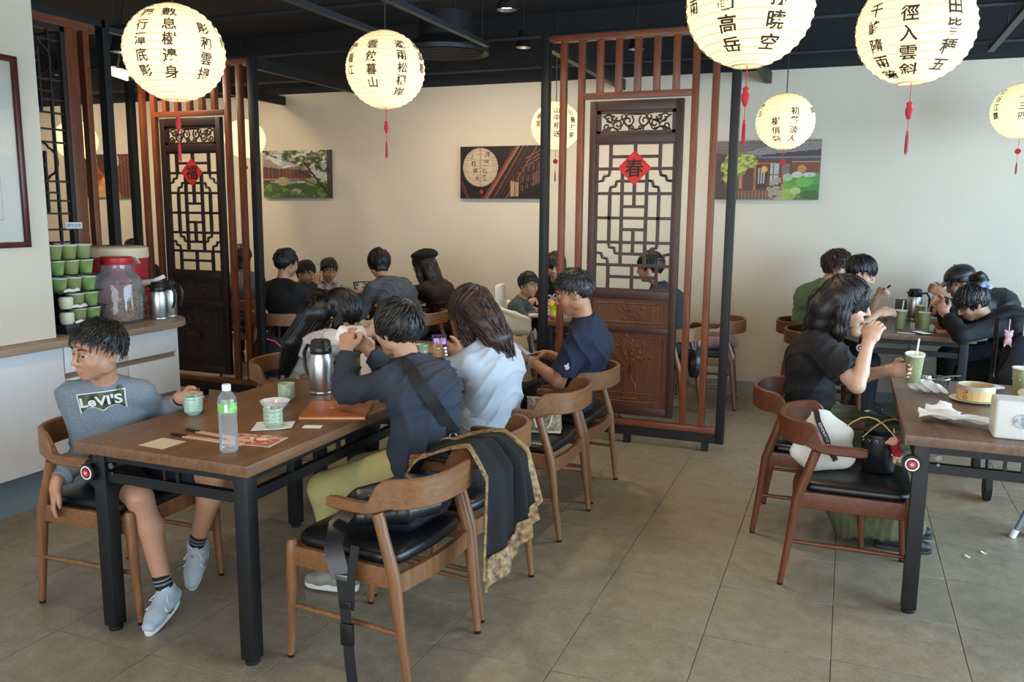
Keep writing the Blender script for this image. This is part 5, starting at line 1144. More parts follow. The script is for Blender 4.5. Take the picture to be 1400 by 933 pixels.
m = MB(); wv = D['arm']['L'][2]; a_ = nrm(D['arm']['L'][2] - D['arm']['L'][1]); m.m = Matrix.Translation(Vector(wv - a_ * .012)) @ Vector(a_).to_track_quat('Z', 'Y').to_matrix().to_4x4(); m.lathe([(.027, -.008), (.029, -.006), (.029, .006), (.027, .008)], 22, cap=False)
o = m.build('wristband', mat('black_rubber', '#0d0d0d', .7), root); o.location = (-D['P'][0], -D['P'][1], 0)

# ---- boy in navy jacket
NAVYJ = cloth('navy_grey_jacket', '#2b333f', .12, 90, .1, 200); KHAKI = cloth('pale_khaki_trousers', '#b6ac72', .1)
root, D = person('boy in dark navy jacket leaning on the table over the orange folder', (-1.585, 2.99, .565), (-1.725, 3.045, 1.105), ang(-.95, .25), (ang(-.93, .30), -.12, -.05), sc=.92, hs=.98, skin='#bd8d70', res=.0065, bulge=.07,
    arms={'L': dict(w=(-1.985, 3.06, .985), d=(-.25, .35, .85), n=(-.2, .9, .2), curl=(.55, .5, .3), hint=(-.8, -.5, -1), thumb=.5), 'R': dict(w=(-1.955, 3.20, .965), d=(-.3, -.35, .75), n=(-.1, -.9, .2), curl=(.5, .5, .35), hint=(-.7, .6, -1), thumb=.5)},
    legs={'L': ((-1.88, 2.84, .10), (-.9, -.3, .5), (-1, -.2, 0)), 'R': ((-1.93, 3.06, .10), (-1, 0, .6), (-1, .1, 0))},
    hair=dict(col='#1a1411', th=.017, slope=.60, z0=-.030, locks=260, len=.06, lift=.16, w=.0075, nape=.055), top=dict(mat=NAVYJ, name='jacket', sleeve=1.92, e=.024, ae=.020, fold=.009, freq=17, collar=.03), bottom=dict(mat=KHAKI, len=1.9, e=.022), shoes=dict(col='#8f8d7c'))
boy2, D2 = root, D
# sling bag on his back
bg_ = thing('shoulder_bag', 'black canvas shoulder bag with a wide strap worn by the boy in navy jacket', 'bag', (-1.44, 3.03, 0)); STRAP = mat('black_webbing', '#131315', .7, bump=.2, bscale=400)
jk = bvh_of(D['kids'][0]); Nb = Vector(D['Nb'])
def strap_on(bv, a, b, c, n, w, off, parent, m, nm):
    pts = []; a, b, c = Vector(a), Vector(b), Vector(c); vs = []; 
    for i in range(n + 1):
        t_ = i / n; p = a * (1 - t_) ** 2 + b * 2 * t_ * (1 - t_) + c * t_ * t_; loc, no, ix, ds = bv.find_nearest(p); q = loc + no * off; pts.append((q, no))
    mb = MB(); sh = Vector(parent.location)
    for i, (q, no) in enumerate(pts):
        d = (pts[min(i + 1, n)][0] - pts[max(i - 1, 0)][0]).normalized(); sd = d.cross(no).normalized() * w; vs += [q - sd - sh, q + sd - sh, q + sd + no * .003 - sh, q - sd + no * .003 - sh]
    mb.add(vs, [(i * 4 + j, i * 4 + (j + 1) % 4, i * 4 + 4 + (j + 1) % 4, i * 4 + 4 + j) for i in range(n) for j in range(4)]); return mb.build(nm, m, parent), pts
dcam = Vector((-.50, .86, -.12)).normalized(); sa = Nb + Vector((.02, -.07, .03)); sb = Vector((-1.455, 3.03, .69)); raw = []
for i in range(31):
    h_ = jk.ray_cast(sa.lerp(sb, i / 30) - dcam * .6, dcam); raw.append(h_[0] if h_[0] is not None else sa.lerp(sb, i / 30))
for _ in range(3): raw = [raw[0]] + [(raw[i - 1] + raw[i] * 2 + raw[i + 1]) / 4 for i in range(1, 30)] + [raw[30]]
raw = [Nb + Vector((-.055, -.06, -.05)), Nb + Vector((-.03, -.075, .022))] + raw
mb = MB(); mb.sweep([q - dcam * .019 - Vector(bg_.location) for q in raw], lambda i: [(-.024, -.002), (.024, -.002), (.024, .002), (-.024, .002)], [-dcam] * len(raw)); mb.build('strap', STRAP, bg_)
S = Soft(.008); S.path([(-1.435, 2.985, .675), (-1.40, 3.06, .60), (-1.385, 3.12, .57)], [.035, .055, .05], .02, side=(.3, .95, 0), ratio=.8); o = S.build('bag_body', cloth('black_canvas', '#141417', .1), bg_, 1, folds(.003, 22, 3)); o.location = (1.44, -3.03, 0)
m = MB(); m.box(-.035, .035, -.006, .006, -.022, .022); o = m.build('strap_buckle', mat('black_plastic', '#131314', .35), bg_, (-.015, -.06, .70), bevel=.004); o.rotation_euler = (.2, .5, .6)
for k in range(2): 
    m = MB(); m.tube([(math.cos(a_) * .014, 0, math.sin(a_) * .014) for a_ in [2 * PI * i / 14 for i in range(14)]], .0025, 6, closed=True); o = m.build('strap_ring', mat('bolt_steel', '#8c8d90', .3, metal=1), bg_, (-.03 + .045 * k, -.075, .715 - .02 * k)); o.rotation_euler = (0, .5, .5)
o = thing('paper_packet', 'folded white paper packet held by the boy in navy jacket', 'packet', (-2.035, 3.125, 1.045), .3); mb = MB(); mb.m = Matrix.Rotation(.4, 4, 'Y'); mb.box(-.035, .03, -.03, .03, -.03, .035); mb.build('folded_paper', mat('tissue_white', '#e8e6e0', .85), o, bevel=.012)

# ---- woman in white hoodie
HOOD = cloth('pale_white_hoodie', '#b4bcc6', .05, 90, .08, 220)
root, D = person('woman with wavy brown hair in a pale hooded top looking at her phone', (-1.60, 3.74, .565), (-1.665, 3.66, 1.105), ang(-.93, .28), (ang(-.92, .38), -.30, .08), sc=.97, skin='#caa084', res=.0065, bulge=.06,
    arms={'L': dict(w=(-1.805, 3.66, .845), d=(-.75, .25, .35), n=(.1, .8, .5), curl=(.5, .5, .3), hint=(.3, -.9, .0), thumb=.6), 'R': dict(w=(-1.80, 3.83, .865), d=(-.7, -.3, .3), n=(0, -.8, .5), curl=(.5, .5, .3), hint=(-.1, .8, -.7), thumb=.6)},
    legs={'L': ((-1.95, 3.82, .09), (-1, .5, .6), (-1, 0, 0)), 'R': ((-1.95, 3.96, .09), (-1, .4, .6), (-1, 0, 0))},
    hair=dict(col='#3a2117', th=.020, slope=.45, z0=-.035, locks=170, len=.10, lift=.05, w=.009, wave=.009, strands=46, paths=[([(0, -.05, .03), (.0, -.09, -.06), (.015, -.115, -.15), (.05, -.115, -.24)], (.075, .070, .062, .03), ('r', .78)), ([(-.055, -.01, .02), (-.072, .0, -.06), (-.08, -.02, -.14), (-.07, -.05, -.20)], (.035, .034, .030, .014), None), ([(.055, -.02, .02), (.07, -.03, -.07), (.075, -.07, -.17), (.08, -.09, -.25)], (.038, .038, .036, .014), None)]),
    top=dict(mat=HOOD, name='hooded_top', band=True, sleeve=1.93, e=.022, ae=.018, fold=.009, freq=19, hood=True), bottom=dict(mat=BLKC, e=.010), shoes=dict(col='#c9d3da'))
def phone(loc, ux, uy, label, case, screen, parent=None):
    ux = Vector(ux).normalized(); uy = Vector(uy); uy = (uy - ux * uy.dot(ux)).normalized(); uz = ux.cross(uy); t = thing('smartphone', label, 'phone', loc); Mx = Matrix((ux, uy, uz)).transposed().to_4x4()
    m = MB(); m.m = Mx; m.box(-.037, .037, -.078, .078, -.005, .004); m.build('case', mat('phone_case_' + case.strip('#'), case, .4), t, bevel=.003)
    m = MB(); m.m = Mx; m.box(-.034, .034, -.074, .074, .004, .0046); sc_ = m.build('screen', glow('phone_screen_' + screen.strip('#'), screen, .35), t)
    return t, Mx, sc_
t, Mx, sc_ = phone((-1.875, 3.745, .905), (.75, .55, 0), (-.45, .4, .75), 'lit phone in a purple case held by the woman in the pale hooded top', '#7d5bb5', '#20222b')
m = MB(); m.m = Mx
for i in range(4):
    for j in range(4): m.box(-.030 + i * .016, -.018 + i * .016, -.066 + j * .019, -.054 + j * .019, .0047, .0052)
m.build('app_icons', glow('phone_icons', '#e6e8f0', .6), sc_); m = MB(); m.m = Mx; m.box(-.030, -.002, .02, .055, .0047, .0052); m.box(.004, .03, .02, .055, .0047, .0052); m.build('widgets', glow('phone_widgets', '#a98fe0', .6), sc_)

# ---- man in navy tee
NAVYT = cloth('navy_tee_jersey', '#16223a', .1, 90, .1, 220)
root, D = person('man in navy tee with short greying hair looking at his phone', (-1.435, 4.50, .575), (-1.372, 4.36, 1.158), ang(-.98, -.12), (ang(-.97, -.22), -.32, 0), sc=1.02, skin='#b07f5f', res=.0065, bulge=.055,
    arms={'L': dict(w=(-1.60, 4.33, .765), d=(-.95, .15, .15), n=(.1, .4, .9), curl=(.45, .6, .4), hint=(.5, -.5, -.9), thumb=.6), 'R': dict(w=(-1.56, 4.50, .775), d=(-.8, -.5, .1), n=(-.1, -.4, -.8), curl=(.4, .5, .3), hint=(.3, .6, -.9), thumb=.5)},
    legs={'L': ((-1.80, 4.38, .09), (-1, 0, .6), (-1, 0, 0)), 'R': ((-1.80, 4.60, .09), (-1, 0, .6), (-1, 0, 0))},
    hair=dict(col='#211f1e', th=.011, slope=.62, z0=-.012, locks=300, len=.03, lift=.15, w=.005, nape=.045), top=dict(mat=NAVYT, sleeve=.80, e=.020, ae=.024, fold=.009, freq=16, collar=.022, hem=.05), bottom=dict(mat=BLKC), shoes=dict(col='#2a2a2c'))
sw = D['kids'][0]; bv = bvh_of(sw); gv = [(0, 0), (.008, .002), (.012, .012), (.007, .02), (.010, .028), (.003, .026), (-.002, .018), (-.008, .02), (-.011, .012), (-.005, .010), (-.006, .002)]
E_, S_ = D['arm']['L'][1], D['arm']['L'][0]; cc = S_ * .42 + E_ * .58; dd = nrm([.25, -1, -.1])
on_cloth(bv, 'sleeve_emblem', mat('print_white', '#d7dad6', .8), sw, [(x * 1.3, y * 1.3 - .012) for x, y in gv], [tuple(range(len(gv)))], cc, (.97, .25, 0), (0, 0, 1), -dd * -1 if False else nrm([-.25, 1, .1]), .003)
phone((-1.70, 4.385, .815), (.35, .9, .0), (-.9, .2, .35), 'phone in a dark case held by the man in navy tee', '#22252a', '#8fa0a8')
o = thing('bracelet', 'beaded silver bracelet on the wrist of the man in navy tee', 'bracelet', tuple(D['arm']['L'][2])); a_ = Vector(D['arm']['L'][2] - D['arm']['L'][1]).normalized(); u_, v_, _ = frame(a_)
for k in range(2): 
    m = MB(); [m.ball(-a_ * (.012 + .014 * k) + (u_ * math.cos(q) + v_ * math.sin(q)) * .0305, .0042, 6) for q in [2 * PI * i / 22 for i in range(22)]]; m.build('bead_strand', mat('bead_silver', '#c9c3b6', .35, metal=.4), o)

# ---- woman in white jacket
WJ = cloth('cream_white_jacket', '#c9c5be', .05, 80, .08, 200)
root, D = person('woman with long black hair in a white jacket bent over the table', (-2.91, 4.03, .565), (-2.615, 4.0, 1.015), ang(.97, .05), (ang(.93, .0), -.50, .05), sc=.96, skin='#c59a80', res=.0065, bulge=.09,
    arms={'R': dict(w=(-2.40, 3.93, .93), d=(.55, .35, .3), n=(.2, .7, .2), curl=(.5, .7, .5), hint=(-.5, -.9, -.15), thumb=.5), 'L': dict(w=(-2.36, 4.10, .95), d=(.6, -.3, .25), n=(0, -.6, -.5), curl=(.6, .7, .5), hint=(-.4, .9, -.15), thumb=.5)},
    hair=dict(col='#0f0c0b', th=.018, slope=.45, z0=-.03, locks=160, len=.12, lift=.03, w=.008, wave=.003, strands=50, paths=[([(0, -.05, .05), (.0, -.10, -.02), (-2.70, 3.86, 1.03, 0), (-2.80, 3.80, .87, 0), (-2.865, 3.79, .70, 0)], (.078, .074, .066, .058, .026), ('r', .72)), ([(.06, .02, .03), (.078, .04, -.05), (.07, .05, -.13)], (.028, .024, .008), None), ([(-.06, .02, .03), (-.078, .04, -.05), (-.07, .05, -.13)], (.028, .024, .008), None)]),
    top=dict(mat=WJ, name='jacket', sleeve=1.85, e=.028, ae=.026, fold=.009, freq=15, collar=.03), bottom=dict(mat=DENIM), shoes=dict(col='#dcdcda'))

# ---- woman in black polo
BLKP = cloth('black_polo_cotton', '#0f0e10', .08, 90, .1, 220)
SK = cloth('olive_green_skirt', '#5c6244', .2, 30, .2, 60)
root, D = person('woman with a dark bob in black polo and green skirt, hand raised to her mouth', (-.115, 4.40, .565), (.012, 4.34, 1.170), ang(.97, -.05), (ang(.96, -.10), -.16, -.04), sc=.97, skin='#cda287', res=.0065, bulge=.06,
    arms={'R': dict(w=(.120, 4.205, 1.005), d=(.35, .25, .85), n=(.35, .85, .1), curl=(.7, .6, .4), hint=(.35, -.6, -.8), thumb=.5), 'L': dict(w=(.235, 4.44, .84), d=(.8, -.45, .1), n=(.3, -.8, .1), curl=(.5, .6, .45), hint=(0, .6, -.9), thumb=.6)},
    legs={'R': ((.28, 4.25, .09), (1, -.1, .6), (1, 0, 0)), 'L': ((.30, 4.46, .09), (1, 0, .6), (1, 0, 0))},
    hair=dict(col='#1c1412', th=.020, slope=.35, z0=-.04, locks=190, len=.13, lift=.02, w=.008, wave=.003, strands=50, paths=[([(0, -.04, .03), (0, -.085, -.05), (0, -.085, -.125), (0, -.068, -.165)], (.078, .074, .068, .045), ('r', .74)), ([(.060, .0, .04), (.083, .0, -.04), (.083, .005, -.13), (.072, .01, -.165)], (.038, .036, .034, .02), None), ([(-.060, .0, .04), (-.083, .0, -.04), (-.083, .005, -.13), (-.072, .01, -.165)], (.038, .036, .034, .02), None), ([(.02, .075, .085), (.055, .072, .045), (.070, .055, -.01)], (.018, .018, .010), None)]),
    top=dict(mat=BLKP, name='polo_shirt', sleeve=.72, e=.018, ae=.022, fold=.0085, freq=17, collar=.03), bottom=dict(mat=SK, name='skirt', len=.9, e=.02, skirt=True, fold=.009, freq=40), shoes=dict(col='#1a1a1c', sole='#2a2a2a'))
def straw_cup(loc, label, tilt=(0, 0), straw=True, tagl=True, group='green takeaway cups', h=.135):
    t = thing('takeaway_cup', label, 'cup', loc, 0, group); t.rotation_euler = (tilt[0], tilt[1], .6)
    GC = mat('sage_green_paper_cup', '#868c5e', .5, noise=.25, nscale=45, col2='#9aa077'); MB().lathe([(.001, .0), (.029, 0), (.030, .004), (.0425, h)], 28, cap=False).build('cup_wall', GC, t); MB().lathe([(.0425, h - .001), (.045, h), (.045, h + .005), (.0415, h + .006), (.0405, h - .008), (.001, h - .010)], 28, cap=False).build('rim', mat('cup_rim_white', '#e3e4d8', .5), t)
    if straw: MB().tube([(.0, .0, .02), (.012, .004, h), (.022, .008, h + .075)], .0042, 8).build('straw', mat('paper_straw', '#ece7da', .6), t)
    mk = MB(); r_ = .0368
    for i in range(10): a = 2 * PI * i / 10; mk.ball((.038 * math.cos(a) * .985, .038 * math.sin(a) * .985, .085), .004, 6, (1, 1, 1)) if i % 2 == 0 else mk.ball((.0345 * math.cos(a), .0345 * math.sin(a), .04), .003, 6)
    mk.build('printed_dots', mat('cup_print', '#b9c49a', .6), t)
    return t
straw_cup((.335, 4.395, .80), 'green takeaway cup with straw held by the woman in black polo', (.12, -.1))
# ================================================================== PEOPLE FURTHER BACK
R2 = .0092
def hp(w, d=None, n=(0, 0, -1), **k): return dict(w=w, d=d, n=n, **k)
SHORT = lambda c, **k: dict(dict(col=c, th=.014, slope=.60, z0=-.015, locks=130, len=.05, lift=.12, w=.007, nape=.04, res=.008), **k)
# left back table
person('man in black tee seen from behind at the back table', (-4.43, 6.00, .57), (-4.455, 5.97, 1.13), ang(.15, 1), (ang(.25, 1), -.08, 0), sc=1.06, skin='#b78a6c', res=R2, hair=SHORT('#131011'), top=dict(mat=BLKC, sleeve=.7, e=.022, ae=.024, fold=.0085), bottom=dict(mat=DENIM), shoes=dict(col='#2a2a2c'),
    arms={'R': hp((-4.22, 6.36, .82), (.1, 1, 0.1)), 'L': hp((-4.5, 6.34, .82), (.1, 1, 0.1))}, legs={'R': ((-4.30, 6.42, .09), (.1, 1, .6), (.1, 1, 0)), 'L': ((-4.44, 6.17, .09), (.2, 1, .3), (.2, 1, 0))}, bulge=.04)
person('child in dark top holding a phone up beside the man in black', (-4.82, 6.64, .56), (-4.715, 6.61, .995), ang(1, 0), (ang(.9, -.3), -.2, 0), sc=.80, hs=.94, skin='#bd8e70', res=R2, hair=SHORT('#120f0e', nape=.07), top=dict(mat=cloth('dark_plum_top', '#2a2326'), sleeve=1.9, e=.016), bottom=dict(mat=DENIM), arms={'R': hp((-4.53, 6.50, .93), (.2, .1, .9), (.4, .9, 0), curl=(.6, .6, .4)), 'L': hp((-4.4, 6.72, .80), (1, 0, 0))}, shoes=dict(col='#2a2a2c'))
phone((-4.525, 6.535, 1.01), (.8, -.5, 0), (.0, .1, 1), 'phone held upright by the child beside the man in black', '#141416', '#9aa6ad')
person('boy in a patterned black tee facing the room at the back table', (-4.91, 7.19, .56), (-4.825, 7.15, .985), ang(.9, -.4), (ang(.75, -.66), -.22, 0), sc=.85, hs=.95, skin='#b98c70', res=R2, hair=SHORT('#15110f'), top=dict(mat=cloth('black_white_pattern', '#1b1c1f', .3, 28, .1, 200, '#b9bcbe'), sleeve=.8, e=.018), bottom=dict(mat=DENIM), shoes=dict(col='#2a2a2c'), arms={'R': hp((-4.5, 7.0, .80), (.9, -.2, 0)), 'L': hp((-4.5, 7.25, .80), (.9, 0, 0))})
GSW = cloth('marled_grey_sweater', '#5f666e', .55, 150, .25, 120, '#2f343a')
person('woman in a marled grey sweater leaning over the back table', (-3.52, 6.40, .57), (-3.755, 6.32, 1.125), ang(-.85, .45), (ang(-.75, .65), -.25, 0), sc=1.0, skin='#b88c70', res=R2, bulge=.09, hair=SHORT('#100d0c', th=.020, z0=-.04, slope=.45, nape=.075, locks=150, len=.09, lift=.03), top=dict(mat=GSW, name='sweater', sleeve=1.9, e=.022, fold=.0085), bottom=dict(mat=DENIM), shoes=dict(col='#2a2a2c'),
    arms={'L': hp((-3.93, 6.30, .86), (-.8, .3, .2), hint=(.1, -.6, -.9)), 'R': hp((-3.88, 6.62, .86), (-.8, 0, .2))}, legs={'L': ((-3.78, 6.64, .09), (-1, .9, .6), (-1, .5, 0)), 'R': ((-3.80, 6.78, .09), (-1, .8, .6), (-1, .5, 0))})
BRN = cloth('dark_brown_top', '#2c1d1a')
BERR, BD = person('woman with long brown hair in a black beret and brown top', (-3.42, 6.96, .57), (-3.600, 6.84, 1.095), ang(-.97, .1), (ang(-.93, .15), -.12, 0), sc=.98, skin='#c0947a', res=R2, bulge=.06, hair=dict(col='#2a1713', th=.016, slope=.4, z0=-.03, locks=80, len=.1, lift=.02, strands=34, wave=.004, res=.008, paths=[([(0, -.05, .02), (0, -.09, -.08), (0, -.13, -.22), (0, -.16, -.36), (0, -.16, -.46)], (.072, .070, .066, .055, .02), ('r', .75)), ([(.06, .0, .0), (.078, -.01, -.1), (.075, -.04, -.22)], (.032, .03, .01), None), ([(-.06, .0, .0), (-.078, -.01, -.1), (-.075, -.04, -.22)], (.032, .03, .01), None)]),
    top=dict(mat=BRN, name='brown_top', sleeve=1.9, e=.015), bottom=dict(mat=cloth('tan_trousers', '#7a6a55')), shoes=dict(col='#2a2a2c'), arms={'L': hp((-3.92, 6.80, .95), (-.8, .1, .2), hint=(0, -.5, -.7)), 'R': hp((-3.9, 7.05, .84), (-.9, 0, 0))})
S = Soft(.007); hl = BD['hl']; A_ = BD['A']; S.ell(hl(.0, -.025, .085), (.118, .130, .042), A_, .02); S.ell(hl(.01, -.04, .10), (.09, .10, .045), A_, .03); S.cone(hl(0, -.03, .14), hl(.004, -.03, .155), .006, .004, .006)
o = S.build('beret', cloth('black_felt', '#0e0e10', .1, 80, .1, 200, None, .95), None); tag(o, 'round black felt beret on the long-haired woman', 'beret')
# high chair group in the middle
GJ = cloth('grey_denim_jacket', '#4b5358', .25, 50)
person('toddler in a grey jacket sitting in the white high chair', (-2.50, 6.48, .64), (-2.425, 6.47, .99), ang(.9, .1), (ang(.85, -.35), -.1, 0), sc=.58, hs=.84, skin='#b8896c', res=.0065, hair=SHORT('#14100e'), top=dict(mat=GJ, name='jacket', sleeve=1.85, e=.014, fold=.004), bottom=dict(mat=DENIM), shoes=dict(col='#2a2a2c'), arms={'R': hp((-2.32, 6.42, .79), (.9, 0, 0.1)), 'L': hp((-2.32, 6.56, .79), (.9, 0, 0.1))}, legs={'R': ((-2.30, 6.42, .42), (1, 0, .5), (1, 0, 0)), 'L': ((-2.30, 6.55, .42), (1, 0, .5), (1, 0, 0))})
root, D = person('adult in a black tee with white script behind the high chair table', (-2.50, 7.34, .57), (-2.442, 7.19, 1.10), ang(.25, -1), (ang(.2, -1), -.15, 0), sc=.96, skin='#c0957c', res=R2, hair=dict(col='#2a1a14', th=.016, slope=.4, z0=-.03, locks=110, len=.1, lift=.03, res=.008, paths=[([(0, -.05, .0), (0, -.08, -.1), (0, -.08, -.2)], (.072, .068, .03), ('r', .75))]), top=dict(mat=BLKC, sleeve=.7, e=.018), bottom=dict(mat=cloth('leopard_trousers', '#8f6e49', .8, 34, .1, 200, '#1a1411')), shoes=dict(col='#141416'),
    arms={'R': hp((-2.58, 7.02, .80), (0, -1, 0)), 'L': hp((-2.40, 6.98, .80), (-.1, -1, 0), hint=(-.3, 0, -1))}, legs={'R': ((-2.50, 6.90, .09), (.0, -1, .6), (.1, -1, 0)), 'L': ((-2.30, 6.86, .09), (.0, -1, .6), (.1, -1, 0))})
bv = bvh_of(D['kids'][0]); gv, gf = glyph('Rock', .03); on_cloth(bv, 'printed_script', mat('print_white', '#d7dad6', .8), D['kids'][0], [(x * .10 + y * .02, y * .10) for x, y in gv], gf, D['Ch'] + np.array([0, -.1, -.02]), (1, .15, .25), (-.2, 0, 1), (-.2, 1, 0), .003)
person('man in dark shirt with his back to the wall side of the carved screen', (-1.26, 6.50, .57), (-1.425, 6.50, 1.165), ang(-1, .1), (ang(-.95, .12), -.12, 0), sc=1.03, skin='#b5876a', res=R2, hair=SHORT('#121012'), top=dict(mat=cloth('dark_slate_shirt', '#1f2a36'), sleeve=.8, e=.022), bottom=dict(mat=DENIM), shoes=dict(col='#2a2a2c'), arms={'L': hp((-1.68, 6.35, .82), (-1, 0, 0.1)), 'R': hp((-1.68, 6.65, .82), (-1, 0, 0.1))})
# window-side back table
GRN = cloth('muted_green_shirt', '#5f7a5c', .1)
person('curly-haired person in a muted green shirt at the window-side back table', (-.24, 7.22, .57), (-.062, 7.19, 1.175), ang(1, 0), (ang(.95, .25), -.15, 0), sc=1.0, skin='#b88b6f', res=R2, bulge=.09, hair=dict(col='#3a2016', th=.018, slope=.75, z0=.005, locks=330, len=.05, lift=.22, w=.006, curl=.006, res=.008), top=dict(mat=GRN, sleeve=1.2, e=.022), bottom=dict(mat=DENIM), shoes=dict(col='#2a2a2c'), arms={'R': hp((.22, 7.06, .85), (.9, .2, .2)), 'L': hp((.2, 7.32, .80), (.9, 0, 0))})
PAT = cloth('black_floral_shirt', '#141519', .6, 26, .1, 200, '#8d8b86')
PAT.node_tree.nodes['Color Ramp'].color_ramp.elements[0].position = .30; PAT.node_tree.nodes['Color Ramp'].color_ramp.elements[1].position = .40
root, DP = person('man in black floral shirt bending over his bowl at the window-side table', (-.14, 6.68, .57), (.105, 6.69, 1.165), ang(1, 0), (ang(.98, -.05), -.42, .05), sc=1.0, skin='#c39a80', res=R2, bulge=.11, hair=SHORT('#0f0e10', len=.075, lift=.10, locks=170, th=.016), top=dict(mat=PAT, sleeve=.9, e=.024), bottom=dict(mat=DENIM), shoes=dict(col='#2a2a2c'),
    arms={'R': hp((.24, 6.58, .885), (.85, .2, .1), (.1, .6, -.5), curl=(.4, .5, .3), hint=(-.2, -.6, -.9)), 'L': hp((.235, 6.78, .985), (.6, -.3, .5), (.3, -.8, 0), curl=(.9, .9, .6), hint=(0, .6, -.8))}, legs={'R': ((.20, 6.76, .09), (1, .5, .6), (1, .1, 0)), 'L': ((.22, 6.90, .09), (1, .4, .6), (1, .1, 0))})
BLJ = cloth('black_nylon_jacket', '#11151a', .1, 60, .1, 120, None, .6)
root, DC = person('person in black leather cap and dark jacket eating at the window-side table', (1.20, 7.25, .57), (.815, 7.19, 1.08), ang(-1, -.02), (ang(-1, -.08), -.45, 0), sc=1.05, skin='#a97a5e', res=R2, bulge=.13, hair=SHORT('#15110f', locks=60, lift=.03), top=dict(mat=BLJ, name='jacket', sleeve=1.8, e=.026, ae=.022), bottom=dict(mat=DENIM), shoes=dict(col='#2a2a2c'),
    arms={'L': hp((.695, 7.10, .995), (-.7, .0, .4), (0, .8, -.3), curl=(.8, .9, .6), hint=(0, -.6, -.70)), 'R': hp((.65, 7.3, .83), (-.9, 0, 0.1), hint=(.4, .9, .1))})
hl, A_ = DC['hl'], DC['A']; t = thing('cap', 'black leather peaked cap on the person in the dark jacket', 'cap', (0, 0, 0)); CAPM = mat('black_leather', '#1f2122', .38, noise=.15, nscale=30, bump=.1, bscale=120)
S = Soft(.006); S.ell(hl(0, -.014, .045), (.098, .115, .094), A_, .01, cut=[((0, -.12, .99), -.004)]); S.build('crown', CAPM, t)
S = Soft(.006); S.cone(hl(0, .075, .045), hl(0, .165, .015), .012, .007, .01, side=A_[0], ratio=.11); S.build('peak', CAPM, t)
MB().ball(Vector(hl(0, -.014, .14)), .008, 8).build('top_button', CAPM, t)
BLS = cloth('black_knit_top', '#0b0b0d', .1)
root, DB = person('woman in black with hair pinned up by a blue tie, eating', (1.20, 6.61, .57), (.835, 6.61, .985), ang(-1, -.02), (ang(-.97, -.18), -.55, .0), sc=.98, skin='#b98b70', res=R2, bulge=.13,
    hair=dict(col='#1c1310', th=.018, slope=.45, z0=-.025, locks=200, len=.08, lift=.10, w=.007, res=.008, curl=.004, paths=[([(0, -.07, .06), (0, -.105, .11), (.02, -.09, .15)], (.045, .045, .03), None), ([(.02, -.08, .14), (-.03, -.12, .15), (0, -.14, .10)], (.025, .03, .02), None)]), top=dict(mat=BLS, sleeve=1.85, e=.022), bottom=dict(mat=BLKC), shoes=dict(col='#2a2a2c'),
    arms={'L': hp((.665, 6.52, .905), (-.4, .3, .7), (.3, .7, 0), curl=(.7, .7, .5), hint=(.35, -.75, -.5)), 'R': hp((.655, 6.63, .935), (-.6, -.1, .5), (.2, -.7, 0), curl=(.7, .7, .5), hint=(0, .7, -.42))}, legs={'L': ((.92, 6.80, .09), (-1, .9, .6), (-1, .1, 0)), 'R': ((.92, 6.92, .09), (-1, .1, .6), (-1, .1, 0))})
hl = DB['hl']; t = thing('hair_tie', 'blue and white patterned hair tie on the pinned-up hair', 'hair tie', (0, 0, 0)); S = Soft(.006); S.path([hl(-.045, -.10, .085), hl(-.01, -.125, .10), hl(.03, -.10, .13)], [.018, .026, .016], .012); S.path([hl(-.03, -.115, .10), hl(-.06, -.13, .06)], [.016, .022], .01); S.build('gathered_cloth', cloth('blue_print_cloth', '#5b77b8', .5, 90, .1, 100, '#c9d3e6'), t, 1, folds(.004, 40, 2))
# people glimpsed behind the fortune screen
person('person with dark hair beyond the red drinks tub, at the far wall', (-6.85, 6.75, .57), (-6.84, 6.62, 1.145), ang(.5, -.8), (ang(.6, -.8), -.1, 0), sc=1.0, skin='#b78a6c', res=.010, hair=SHORT('#15110f', locks=60), top=dict(mat=BLKC, sleeve=.7, e=.02), bottom=dict(mat=DENIM), shoes=dict(col='#2a2a2c'))
person('person in grey top half hidden by the slats of the fortune screen', (-5.50, 6.68, .57), (-5.46, 6.62, 1.12), ang(-.6, .8), (ang(-.6, .8), -.1, 0), sc=.97, skin='#b78a6c', res=.010, hair=SHORT('#1a1412', nape=.12, th=.018, locks=60), top=dict(mat=cloth('mottled_grey_top', '#6a6a68', .4, 60), sleeve=1.8, e=.02), bottom=dict(mat=DENIM), shoes=dict(col='#2a2a2c'))
chair(-6.88, 6.82, ang(.5, -.8), 'brown armchair beyond the red drinks tub at the far wall'); chair(-5.45, 6.62, ang(-.6, .8), 'brown armchair behind the slats of the fortune screen')
